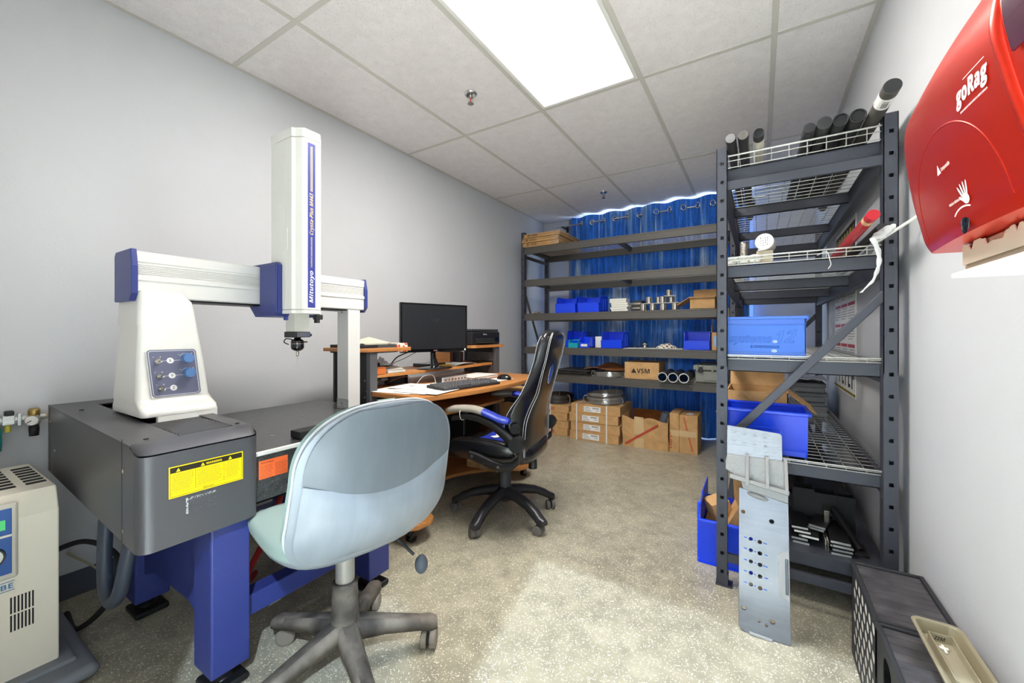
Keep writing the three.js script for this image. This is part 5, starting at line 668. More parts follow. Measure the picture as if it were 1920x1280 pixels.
{ // worn grey task chair in front; forward is local +z, local +x is its side nearer the camera
  const t = thing('task_chair', 'worn grey-shelled office chair with pale green fabric seat in front of the measuring machine', 'chair', [-1.13, 0, 0.813], { local: true, turn: Math.atan2(-0.978, -0.208) });
  starBase(t, 0.275, 0.1, [M.dusty, std(0x857c70, 0.6), std(0x8d8f92, 0.5)], 1.126, [[0.10, 0.118, 0.034, 0.030], [0.45, 0.105, 0.027, 0.022], [0.85, 0.084, 0.024, 0.017], [0.98, 0.078, 0.026, 0.018], [1.06, 0.072, 0.020, 0.014]], 0.030, [0.9, 1.56, 0.31, 0.2, 1.3]);
  part(t, 'column_sleeve', [lathe([[0.0, 0.08], [0.048, 0.085], [0.044, 0.13], [0.038, 0.255], [0.040, 0.262], [0.034, 0.268], [0, 0.268]], new THREE.Vector3(0, 0, 0), 28)], M.dusty); part(t, 'gas_column', [cyl(new THREE.Vector3(0, 0.262, 0), new THREE.Vector3(0, 0.42, 0), 0.029, 0.029, 24)], std(0xa9a7a2, 0.35, 0.3));
  part(t, 'mechanism', [new RoundedBoxGeometry(0.16, 0.035, 0.22, 2, 0.01).translate(0, 0.415, 0.0)], M.dark);
  part(t, 'lever', [tube([new THREE.Vector3(-0.05, 0.405, -0.02), new THREE.Vector3(-0.12, 0.39, -0.09), new THREE.Vector3(-0.155, 0.345, -0.155)], 0.005, 8)], M.dark); part(t, 'lever_knob', [ball(new THREE.Vector3(-0.168, 0.318, -0.178), 0.026, 0.8, 1.15, 0.8)], std(0x4f5560, 0.6));
  // one-piece back: outline half width as a function of height, bowed round the sitter
  const hw = (y) => { const k = (y - 0.45) / 0.425; if (k < 0.25) return lerp(0.150, 0.232, Math.sqrt(Math.max(0, 1 - (1 - k / 0.25) ** 2))); if (k < 0.55) return lerp(0.232, 0.225, (k - 0.25) / 0.3); return 0.225 * Math.pow(Math.max(0, 1 - ((k - 0.55) / 0.45) ** 2.6), 0.42); };
  const zb = (x, y) => -0.235 - 0.02 * Math.sin((y - 0.45) / 0.42 * 2.6) - 0.055 * Math.max(0, (y - 0.6) / 0.28) + 0.06 * Math.max(0, 1 - (y - 0.45) / 0.15) ** 1.6 + 0.9 * x * x;
  const back = (off, kw, y0, y1) => (u, v) => { const y = lerp(y0, y1, v), x = (u - 0.5) * 2 * hw(y) * kw; return new THREE.Vector3(x, y, zb(x, y) + off); };
  part(t, 'back_shell', [sheet((u, v) => back(0, 1, 0.45, 0.874)(1 - u, v), 36, 44, -0.014)], M.shell);
  { // the recessed dark panel covers the upper two thirds and ends in a smile-shaped step
    const yb = (x) => 0.625 + 1.35 * x * x; part(t, 'back_panel', [sheet((u, v) => { const s = (0.5 - u) * 2, yy = lerp(yb(s * 0.215), 0.862, v), x = s * Math.min(0.215, hw(yy) - 0.012); return new THREE.Vector3(x, yy, zb(x, yy) - 0.0165 - 0.003 * Math.sin(Math.PI * v) * (1 - s * s)); }, 30, 26, -0.006)], M.shellDark);
    part(t, 'lower_bulge', [sheet((u, v) => { const s = (0.5 - u) * 2, lo = 0.462, hi = yb(s * 0.215) + 0.004, yy = lerp(lo, hi, v), x = s * (hw(yy) - 0.014); return new THREE.Vector3(x, yy, zb(x, yy) - 0.0165 - 0.014 * Math.sin(Math.PI * v) ** 0.7 * (1 - s ** 4)); }, 30, 20, -0.01)], M.shell); }
  part(t, 'back_rim', [new THREE.TubeGeometry(new THREE.CatmullRomCurve3(Array.from({ length: 60 }, (_, i) => { const a = i / 60 * Math.PI * 2, k = 0.5 - 0.5 * Math.cos(a), y = lerp(0.452, 0.872, k), x = Math.sign(Math.sin(a)) * hw(y); return new THREE.Vector3(x, y, zb(x, y) + 0.010); }), true, 'centripetal'), 160, 0.0045, 8, true)], std(0xc2c6c9, 0.55));
  part(t, 'back_cushion', [sheet((u, v) => back(0.040 , 1.0, 0.456, 0.876)(u, v).add(new THREE.Vector3(0, 0, 0.012 * Math.sin(Math.PI * u) ** 0.5 * Math.sin(Math.PI * v) ** 0.5)), 36, 40, 0.028)], M.greenFab);
  const sr = (y, k, dz = 0) => Array.from({ length: 36 }, (_, i) => { const a = i / 36 * Math.PI * 2, c = Math.cos(a), s = Math.sin(a), e = 0.55, x = Math.sign(c) * Math.abs(c) ** e * 0.235 * k, z = Math.sign(s) * Math.abs(s) ** e * 0.225 * k + 0.035 + dz; return new THREE.Vector3(x, y - 0.035 * Math.max(0, (z - 0.16) / 0.1) ** 2 - 0.012 * (1 - (x / 0.235) ** 2) , z); });
  part(t, 'seat_pan', [loft([sr(0.436, 0.80), sr(0.432, 0.9), sr(0.45, 0.98), sr(0.458, 0.985)])], M.shell); part(t, 'seat_cushion', [loft([sr(0.458, 0.985), sr(0.463, 1.01), sr(0.482, 1.02), sr(0.498, 0.97), sr(0.505, 0.80), sr(0.505, 0.5), sr(0.504, 0.15)])], M.greenFab);
}
{ // black gaming chair at the desk
  const t = thing('gaming_chair', 'black leather gaming chair with blue inserts and white stitching at the desk', 'chair', [-1.25, 0, 1.95], { local: true, turn: Math.atan2(-0.985, 0.17) });
  M.castorGrey = std(0x6d6762, 0.55); M.nylon = std(0x2b2b2e, 0.5, 0, { roughnessMap: T.smudge });
  starBase(t, 0.30, 0.12, [M.nylon, M.castorGrey, std(0x5a5551, 0.55)], 0.15, [[0.08, 0.150, 0.030, 0.030], [0.35, 0.148, 0.026, 0.022], [0.65, 0.128, 0.025, 0.020], [0.86, 0.098, 0.025, 0.022], [0.98, 0.075, 0.027, 0.020], [1.06, 0.070, 0.020, 0.014]], 0.026);
  part(t, 'column_sleeve', [lathe([[0, 0.09], [0.03, 0.095], [0.034, 0.13], [0.036, 0.17], [0.034, 0.285], [0, 0.287]], new THREE.Vector3(0, 0, 0), 24)], std(0x343437, 0.6)); part(t, 'gas_column', [cyl(new THREE.Vector3(0, 0.28, 0), new THREE.Vector3(0, 0.355, 0), 0.024, 0.024, 20)], M.black);
  part(t, 'tilt_mechanism', [new RoundedBoxGeometry(0.20, 0.035, 0.26, 2, 0.01).translate(0, 0.362, 0)], M.black); part(t, 'tension_knob', [cyl(new THREE.Vector3(0.0, 0.36, -0.17), new THREE.Vector3(0, 0.30, -0.17), 0.022, 0.025, 18)], M.black);
  // seat: bolstered sides, rounded front
  const seat = (y0, k, lift) => Array.from({ length: 40 }, (_, i) => { const a = i / 40 * Math.PI * 2, c = Math.cos(a), s = Math.sin(a), x = Math.sign(c) * Math.abs(c) ** 0.5 * 0.252 * k, z = Math.sign(s) * Math.abs(s) ** 0.6 * 0.265 * k + 0.045; return new THREE.Vector3(x, y0 + lift * (0.038 * Math.min(1, (Math.abs(x) / 0.24) ** 3) - 0.055 * Math.max(0, (z - 0.14) / 0.17) ** 2 - 0.02 * Math.max(0, (-z) / 0.2)), z); });
  part(t, 'seat', [loft([seat(0.372, 0.86, 0.2), seat(0.375, 0.95, 0.3), seat(0.405, 1.0, 0.7), seat(0.438, 1.01, 1), seat(0.462, 0.97, 1), seat(0.472, 0.86, 1), seat(0.470, 0.7, 1), seat(0.466, 0.4, 1), seat(0.466, 0.1, 1)])], M.leather);
  part(t, 'seat_insert', [sheet((u, v) => { const x = (u - 0.5) * 0.30, z = lerp(-0.16, 0.09, v); return new THREE.Vector3(x, 0.4735 + 0.038 * (Math.abs(x) / 0.24) ** 3 - 0.02 * Math.max(0, -z / 0.2) + 0.004 * Math.sin(Math.PI * u) * Math.sin(Math.PI * v), z); }, 16, 12, -0.006)], M.leatherBlue);
  part(t, 'worn_patch', [sheet((u, v) => { const a = u * 6.283, r = v * (0.8 + 0.25 * Math.sin(a * 3) + 0.15 * Math.sin(a * 7 + 1)), x = 0.06 + Math.cos(a) * r * 0.075, z = 0.0 + Math.sin(a) * r * 0.05; return new THREE.Vector3(x, 0.4795 + 0.038 * (Math.abs(x) / 0.24) ** 3, z); }, 40, 6, 0)], std(0xe9e8e4, 0.9), { label: 'white backing where the blue seat cover has worn off' });
  // back: table of [y, half width of rear panel, z of rear panel, half width at the bolsters, z of the bolster edge, z of the front cushion]
  const K = [[0.400, 0.175, -0.185, 0.205, -0.165, -0.150], [0.44, 0.205, -0.195, 0.228, -0.150, -0.120], [0.52, 0.208, -0.198, 0.246, -0.110, -0.108], [0.60, 0.200, -0.205, 0.255, -0.105, -0.120], [0.67, 0.170, -0.222, 0.255, -0.135, -0.150], [0.735, 0.140, -0.245, 0.246, -0.180, -0.185], [0.80, 0.142, -0.262, 0.215, -0.205, -0.200], [0.86, 0.146, -0.278, 0.190, -0.222, -0.212], [0.92, 0.150, -0.295, 0.180, -0.238, -0.224], [0.985, 0.152, -0.310, 0.178, -0.252, -0.236], [1.03, 0.142, -0.318, 0.164, -0.264, -0.250], [1.055, 0.102, -0.315, 0.122, -0.274, -0.262], [1.065, 0.060, -0.300, 0.075, -0.282, -0.272]];
  const ring = ([y, wr, zr, wf, zf, zc]) => { const q = []; for (const [x, z] of [[-wr, zr], [-wr * 0.5, zr - 0.006], [0, zr - 0.008], [wr * 0.5, zr - 0.006], [wr, zr], [lerp(wr, wf, 0.55), lerp(zr, zf, 0.30)], [wf, lerp(zr, zf, 0.72)], [wf * 1.0, zf], [wf * 0.86, zf + 0.012], [wf * 0.6, zc - 0.004], [0, zc], [-wf * 0.6, zc - 0.004], [-wf * 0.86, zf + 0.012], [-wf, zf], [-wf, lerp(zr, zf, 0.72)], [-lerp(wr, wf, 0.55), lerp(zr, zf, 0.30)]]) q.push(new THREE.Vector3(x, y, z)); return q; };
  const fine = []; const cr = (a, b, c, d, s) => 0.5 * (2 * b + (c - a) * s + (2 * a - 5 * b + 4 * c - d) * s * s + (3 * b - a - 3 * c + d) * s * s * s);
  for (let i = 0; i < K.length - 1; i++) for (let s = 0; s < 4; s++) fine.push(K[i].map((_, j) => cr(K[Math.max(0, i - 1)][j], K[i][j], K[i + 1][j], K[Math.min(K.length - 1, i + 2)][j], s / 4))); fine.push(K.at(-1));
  part(t, 'backrest', [loft(fine.map(ring))], M.leather);
  for (const s of [-1, 1]) { part(t, 'stitching', [tube(fine.filter((_, i) => i % 2 === 0).map(([y, wr, zr]) => new THREE.Vector3(s * (wr + 0.001), y, zr - 0.0008)), 0.0014, 5, 90)], M.stitch); part(t, 'stitching', [tube(fine.filter((_, i) => i % 2 === 0).map(([y, wr, zr, wf, zf]) => new THREE.Vector3(s * lerp(wr, wf, 0.20), y, lerp(zr, zf, 0.10) - 0.0006)), 0.0011, 5, 90)], M.stitch); part(t, 'stitching', [tube(fine.filter((_, i) => i % 2 === 0).map(([y, wr, zr, wf, zf]) => new THREE.Vector3(s * (wf + 0.0005), y, zf)), 0.0012, 5, 90)], M.stitch); }
  part(t, 'headrest_pad', [loft([[0.972, 0.160, 0.0], [0.985, 0.170, 0.003], [1.02, 0.172, 0.006], [1.045, 0.160, 0.007], [1.063, 0.132, 0.004], [1.072, 0.085, 0.001], [1.075, 0.03, 0]].map(([y, w, e]) => Array.from({ length: 20 }, (_, i) => { const a = i / 20 * 6.283; return new THREE.Vector3(Math.cos(a) * w, y, -0.284 + Math.sin(a) * (0.036 + e) * Math.min(1, w / 0.15) ** 0.4); })))], M.leather);
  for (const s of [0]) { const g = new THREE.SphereGeometry(1, 24, 12).scale(0.030, 0.062, 0.004); part(t, 'oval_insert', [g.rotateX(-0.22).translate(0.02, 0.845, -0.281)], std(0x1d4fae, 0.8, 0, { bumpMap: T.fabric, bumpScale: 0.001 })); part(t, 'oval_piping', [new THREE.TorusGeometry(1, 0.035, 6, 40).scale(0.0315, 0.064, 0.03).rotateX(-0.22).translate(0.02, 0.845, -0.2815)], M.stitch); }
  // arms
  for (const s of [-1, 1]) {
    const X = (y, z, x = 0.288) => new THREE.Vector3(s * x, y, z);
    const sweep = (pts, w) => { const q = pts.map(([y, z, h, x]) => [new THREE.Vector3(s * ((x ?? 0.288) - w), y - h, z), new THREE.Vector3(s * ((x ?? 0.288) - w), y + h * 0.6, z), new THREE.Vector3(s * ((x ?? 0.288) - w * 0.5), y + h, z), new THREE.Vector3(s * ((x ?? 0.288) + w * 0.5), y + h, z), new THREE.Vector3(s * ((x ?? 0.288) + w), y + h * 0.6, z), new THREE.Vector3(s * ((x ?? 0.288) + w), y - h, z)]); return loft(q); };
    part(t, 'arm_bar', [sweep([[0.612, 0.175, 0.012], [0.628, 0.09, 0.014], [0.622, 0.02, 0.016], [0.596, -0.055, 0.020], [0.555, -0.115, 0.024], [0.51, -0.165, 0.028], [0.485, -0.195, 0.022]], 0.019)], M.black);
    const pad = (a, b) => { const z = (k) => lerp(0.21, -0.145, k), y = (k) => 0.645 + 0.022 * Math.sin(Math.PI * Math.min(1, k * 1.05 + 0.12)) - 0.062 * Math.max(0, k - 0.45) ** 1.2; return loft(Array.from({ length: 12 }, (_, i) => { const k = lerp(a, b, i / 11), e = Math.min(1, Math.min(k + 0.02, 1.02 - k) / 0.12), r = Math.sqrt(1 - (1 - e) ** 2) * 0.9 + 0.1; return Array.from({ length: 14 }, (_, j) => { const q = j / 14 * 6.283; return X(y(k) + Math.sin(q) * 0.018 * r, z(k), 0.288 + Math.cos(q) * 0.035 * r); }); })); };
    part(t, 'arm_pad', [pad(s > 0 ? 0.60 : 0.42, 1)], M.leatherBlue, { label: 'blue rear part of the arm pad' }); part(t, 'arm_pad_cover', [pad(0, s > 0 ? 0.605 : 0.425)], std(0xb9b2a4, 0.9, 0, { map: T.smudge }), { label: 'peeled beige front part of the arm pad' });
    if (s > 0) part(t, 'cable_tie', [new THREE.TorusGeometry(0.034, 0.0018, 6, 20).scale(1.12, 1.1, 1).translate(0.288, 0.642, 0.115)], M.white);
    part(t, 'pivot', [cyl(X(0.505, -0.185, 0.262), X(0.505, -0.185, 0.312), 0.040, 0.037, 28)], M.black); part(t, 'pivot_upper', [cyl(X(0.575, -0.165, 0.25), X(0.575, -0.165, 0.275), 0.026, 0.024, 20)], M.black);
    part(t, 'arm_bracket', [sweep([[0.425, 0.085, 0.020, 0.272], [0.412, 0.03, 0.022, 0.274], [0.392, -0.04, 0.020, 0.276], [0.380, -0.10, 0.020, 0.278], [0.392, -0.155, 0.022, 0.28], [0.43, -0.195, 0.022, 0.282], [0.49, -0.20, 0.020, 0.285]], 0.014)], M.black); part(t, 'bolt', [cyl(X(0.42, 0.065, 0.285), X(0.42, 0.065, 0.289), 0.008), cyl(X(0.383, -0.085, 0.29), X(0.383, -0.085, 0.294), 0.008)], M.steel);
  }
}
// ------------------------------------------------------------------ stock on the right-hand rack
const RS = [0.2025, 0.554, 0.958, 1.351, 1.7635];
{ // top shelf: bars and tubes lying along the shelf, ends towards the camera
  const y = RS[4]; M.barBlack = std(0x2a2a2b, 0.6); M.barGrey = std(0x6b665f, 0.6, 0.2, { map: T.smudge });
  const bar = (x, yy, r, d0, d1, label, mat, face, hollow, grp) => { const t = thing('round_bar', label, 'bar', [x, yy, (d0 + d1) / 2], grp ? { group: grp } : {}), c = yy + 0.046 + r, tip = (g) => g.translate(0, -c, 1.922).rotateX(0.045 / Math.max(0.4, d1 - 1.93)).translate(0, c, -1.922);   // rests on the raised lip, slopes down into the shelf
    const pr = hollow ? [[r * 0.78, 0.12], [r * 0.78, 0], [r - 0.001, 0], [r, 0.002], [r, d1 - d0], [0, d1 - d0]] : [[0, 0], [r - 0.001, 0], [r, 0.002], [r, d1 - d0], [0, d1 - d0]];
    part(t, 'bar', [lathe(pr, P(0, 0, 0), 26).rotateX(-Math.PI / 2).translate(x, c, -d0)].map(tip), mat); if (hollow) part(t, 'plug', [tip(cyl(P(x, c, d0 + 0.004), P(x, c, d0 + 0.02), r * 0.77, r * 0.77, 24))], M.blackMatte);
    if (face) part(t, 'cut_face', [tip(new THREE.CircleGeometry(r * 0.93, 26).rotateY(Math.PI).translate(x, c, -d0 + 0.0006))], face); return t; };
  bar(-0.096, y, 0.0185, 1.79, 2.9, 'black bar with a shiny faceted cut end, leftmost on the top shelf', M.barBlack, M.chrome); bar(-0.053, y, 0.0185, 1.79, 3.3, 'black bar with a matt grey cut end, second from the left on the top shelf', M.barBlack, std(0x6b6660, 0.5, 0.2));
  const p3 = bar(-0.002, y, 0.0185, 1.79, 2.55, 'black capped tube with a pale lower sleeve, third from the left on the top shelf', M.barBlack, null, true); part(p3, 'pale_sleeve', [lathe([[0.0189, 0], [0.0193, 0.002], [0.0193, 0.5], [0.0189, 0.5]], P(0, 0, 0), 26).rotateX(-Math.PI / 2).translate(-0.002, y + 0.0645, -1.845).translate(0, -y - 0.0645, 1.922).rotateX(0.045 / 0.62).translate(0, y + 0.0645, -1.922)], std(0xd8d2c4, 0.6));
  bar(0.160, y, 0.0185, 1.86, 3.0, 'dark plastic rod, smallest of the right group on the top shelf', M.barBlack); bar(0.205, y, 0.0235, 1.86, 3.1, 'thick dark plastic rod with a plain speckled end on the top shelf', M.barBlack); bar(0.252, y, 0.0235, 1.86, 3.2, 'thick dark tube with a ringed end, left one of two on the top shelf', M.barBlack, null, true); bar(0.300, y, 0.0245, 1.86, 3.2, 'thick dark tube with a ringed end, right one of two on the top shelf', M.barBlack, null, true);
  { const t = bar(0.353, y, 0.0235, 1.68, 3.3, 'long grey tube with a barcode label reaching out past the rack', M.barGrey, M.barBlack);
    const bc = ctex(768, 128, (c, w, h) => { c.fillStyle = '#efede8'; c.fillRect(0, 0, w, h); c.fillStyle = '#26262a'; seed(12); for (let b = 0; b < 768; b += 256) { let x = b + 96; while (x < b + 180) { const l = rr(1, 5); c.fillRect(x, 22, l, 62); x += l + rr(1, 4); } c.fillRect(b + 96, 92, 84, 7); c.fillRect(b + 26, 18, 40, 5); c.fillRect(b + 26, 30, 52, 4); } });
    const m = printMat(bc, 0.6); const g = new THREE.CylinderGeometry(0.0238, 0.0238, 0.075, 30, 1, true); g.userData.keepUV = true; part(t, 'barcode_label', [g.rotateX(-Math.PI / 2).translate(0.353, y + 0.0695, -1.76).translate(0, -y - 0.0695, 1.922).rotateX(0.045 / 1.37).translate(0, y + 0.0695, -1.922)], m); }
}
{ // second shelf
  const y = RS[3];
  const t = thing('white_roll', 'short white plastic cylinder with handwriting on its end', 'plastic part', [0.018, y, 2.02]); part(t, 'roll', [lathe([[0, 0], [0.033, 0], [0.034, 0.002], [0.034, 0.10], [0, 0.10]], P(0, 0, 0), 30).rotateX(-Math.PI / 2).rotateY(-0.12).translate(0.018, y + 0.088, -1.975)], M.offwhite);
  part(t, 'support', [box(-0.01, 0.05, y, y + 0.053, 1.99, 2.06, 0.003)], std(0xcdbfa4, 0.8));
  part(t, 'handwriting', [new THREE.CircleGeometry(0.031, 28).rotateY(Math.PI - 0.12).translate(0.0180, y + 0.088, -1.9742)], (() => { const m = printMat(ctex(128, 128, (c, w, h) => { c.fillStyle = '#efede6'; c.fillRect(0, 0, w, h); c.strokeStyle = '#3a3a40'; c.lineWidth = 3; seed(31); for (let r = 0; r < 4; r++) for (let k = 0; k < 4; k++) { c.beginPath(); const X = 34 + k * 17, Y = 34 + r * 20; c.moveTo(X, Y + rr(-5, 5)); c.lineTo(X + rr(3, 9), Y + rr(-7, 7)); c.lineTo(X + rr(0, 8), Y + rr(4, 11)); c.stroke(); } }), 0.7); return m; })()); part(t, 'clip', [box(-0.005, 0.02, y + 0.053, y + 0.058, 1.98, 2.0)], M.white);
  one('threaded_sleeve', 'tall silver threaded metal sleeve standing on the second shelf', 'metal part', [lathe([[0.010, 0], [0.0165, 0], [0.0165, 0.07], [0.0155, 0.072], ...Array.from({ length: 6 }, (_, i) => [[0.0165, 0.076 + i * 0.0075], [0.0165, 0.080 + i * 0.0075], [0.015, 0.0815 + i * 0.0075]]).flat(), [0.0162, 0.124], [0.010, 0.124], [0.010, 0]], P(-0.06, y, 2.14), 28)], M.steel);
  const cup = (x, d, s, label) => one('white_ring', label, 'plastic part', [new THREE.TorusGeometry(0.020 * s, 0.008 * s, 10, 24).rotateX(Math.PI / 2 - 0.25).translate(x, y + 0.020, -d), lathe([[0.013 * s, 0.0], [0.022 * s, 0.0], [0.022 * s, 0.016], [0.013 * s, 0.016]], P(x, y, d), 24)], M.offwhite, { group: 'white plastic rings' });
  cup(-0.100, 1.985, 1, 'white plastic ring at the front left corner of the second shelf'); cup(-0.058, 1.965, 1, 'white plastic ring in front of the silver sleeve'); cup(-0.075, 2.03, 1.15, 'larger white plastic ring leaning behind two others'); cup(-0.015, 1.96, 1, 'white plastic ring in front of the handwritten cylinder');
  { const tt = thing('red_tube', 'red plastic tube reaching out over the second shelf', 'tube', [0.30, y, 1.92]), a = P(0.312, y + 0.086, 1.705), b = P(0.268, y + 0.018, 2.20); part(tt, 'tube', [cyl(a, b, 0.0165, 0.0165, 26)], M.red); const n = a.clone().sub(b).normalize(); part(tt, 'cap', [cyl(a.clone().addScaledVector(n, -0.014), a.clone().addScaledVector(n, 0.002), 0.0175, 0.0175, 26)], std(0xc11f2c, 0.35)); part(tt, 'sticker', [cyl(a.clone().addScaledVector(n, -0.055), a.clone().addScaledVector(n, -0.03), 0.0168, 0.0168, 26, true)], std(0xcfa178, 0.6)); }
  one('grey_tube', 'dark grey tube lying beside the red tube on the second shelf', 'tube', [cyl(P(0.352, y + 0.062, 1.80), P(0.315, y + 0.018, 2.25), 0.015, 0.015, 20)], M.barBlack); one('clear_tube', 'clear plastic tube beside the grey tube on the second shelf', 'tube', [cyl(P(0.375, y + 0.05, 1.84), P(0.365, y + 0.018, 2.2), 0.013, 0.013, 18, true)], phys(0xe8e8ea, 0.15, 0, { transmission: 0.7, thickness: 0 }));
  { const tt = thing('wrapped_rod', 'white rod with a crumpled plastic wrap knotted round it at the right post', 'rod', [0.35, y + 0.03, 1.74]); part(tt, 'rod', [cyl(P(0.435, 1.433, 1.745), P(0.345, 1.372, 1.86), 0.0048, 0.0048, 12)], M.offwhite); seed(41); const film = phys(0xf1f1f1, 0.3, 0, { transmission: 0.35, thickness: 0, clearcoat: 0.5 });
    part(tt, 'knot', [loft(Array.from({ length: 12 }, (_, i) => { const k = i / 11, c = P(lerp(0.378, 0.325, k), lerp(1.408, 1.375, k), lerp(1.78, 1.80, k)), r = 0.007 + 0.0095 * Math.sin(Math.PI * k) + 0.002 * Math.sin(i * 2.3); return Array.from({ length: 14 }, (_, j) => { const a = j / 14 * 6.283, q = r * (1 + 0.16 * Math.sin(a * 3 + i)); return c.clone().add(new THREE.Vector3(Math.sin(a) * q * 0.5, Math.cos(a) * q, Math.sin(a) * q)); }); }))], film, { label: 'crumpled white plastic wrap' });
    part(tt, 'wrap_tail', [loft(Array.from({ length: 18 }, (_, i) => { const k = i / 17, c = P(0.327 + 0.016 * Math.sin(k * 4) + (k > 0.8 ? -(k - 0.8) * 0.10 : 0), lerp(1.378, 1.195, k), 1.795 - 0.01 * k), w = 0.0085 * (1 - 0.6 * k) + 0.0015 * Math.sin(i * 1.9); return Array.from({ length: 10 }, (_, j) => { const a = j / 10 * 6.283; return c.clone().add(new THREE.Vector3(Math.cos(a) * w, 0, Math.sin(a) * w * 0.5 * (1 + 0.4 * Math.sin(i + j)))); }); }))], film); }
  one('string', 'thin white string hanging over the front of the second shelf', 'string', [tube([P(0.19, y + 0.006, 1.93), P(0.215, y + 0.008, 1.885), P(0.222, y - 0.02, 1.88), P(0.226, y - 0.04, 1.882), P(0.218, y - 0.055, 1.88)], 0.0013, 6, 40)], M.white);
}
{ // third shelf: long pale-blue bin, side towards the camera
  const y = RS[2], x0 = -0.135, x1 = 0.157, d0 = 1.945, d1 = 2.11, h = 0.168, t = thing('storage_bin', 'long pale blue bin with raised lettering on the third shelf of the right rack', 'storage bin', [0.01, y, 2.03]);
  part(t, 'shell', [extXY(shape([[x0, y], [x1 - 0.004, y], [x1, y + 0.01], [x1, y + h], [x0, y + h]]), d0, d0 + 0.004, 0.001), box(x0, x1, y, y + h * 0.5, d1 - 0.004, d1), box(x1 - 0.004, x1, y, y + h, d0, d1), box(x0, x0 + 0.004, y, y + h * 0.9, d0, d1), box(x0, x1, y, y + 0.004, d0, d1)], M.binPale);
  part(t, 'rim', [box(x0, x1 + 0.008, y + h - 0.012, y + h, d0 - 0.007, d0 + 0.004, 0.003), box(x1, x1 + 0.009, y + h - 0.016, y + h, d0 - 0.007, d1, 0.003), box(x0, x1, y + h - 0.034, y + h - 0.030, d0 - 0.004, d0, 0.0015), box(x0, x1, y, y + 0.02, d0 - 0.0025, d0 + 0.002, 0.001)], M.binPale);
  const hgt = ctex(1024, 384, (c, w, h) => { c.fillStyle = '#000'; c.fillRect(0, 0, w, h); c.strokeStyle = '#fff'; c.fillStyle = '#777'; c.lineWidth = 6; c.font = 'italic bold 92px sans-serif'; c.font = 'italic bold 150px sans-serif'; c.strokeText('systems', 60, 250, 560); c.font = 'italic bold 235px sans-serif'; c.strokeText('12', 650, 250, 260); c.font = 'bold 46px sans-serif'; c.lineWidth = 3; c.strokeText('A CORPORATION', 360, 325, 440); c.font = 'bold 30px sans-serif'; c.fillText('TM', 910, 80); });
  hgt.colorSpace = THREE.NoColorSpace; const em = phys(0x3f74d8, 0.5, 0, { bumpMap: hgt, bumpScale: 0.0016 }); em.userData.keepUV = true; part(t, 'raised_lettering', [print(P(x0 + 0.008, y + 0.022, d0 - 0.0005), new THREE.Vector3(x1 - x0 - 0.016, 0, 0), new THREE.Vector3(0, h - 0.058, 0), 0.0012)], em);
  for (const [x, yy, r] of [[0.055, 0.065, 0.008], [0.052, 0.027, 0.009]]) part(t, 'scuff', [new THREE.CircleGeometry(r, 18).rotateY(Math.PI).scale(1.1, 0.75, 1).translate(x, y + yy, -d0 + 0.0025)], std(0xa9c0ea, 0.7));
}
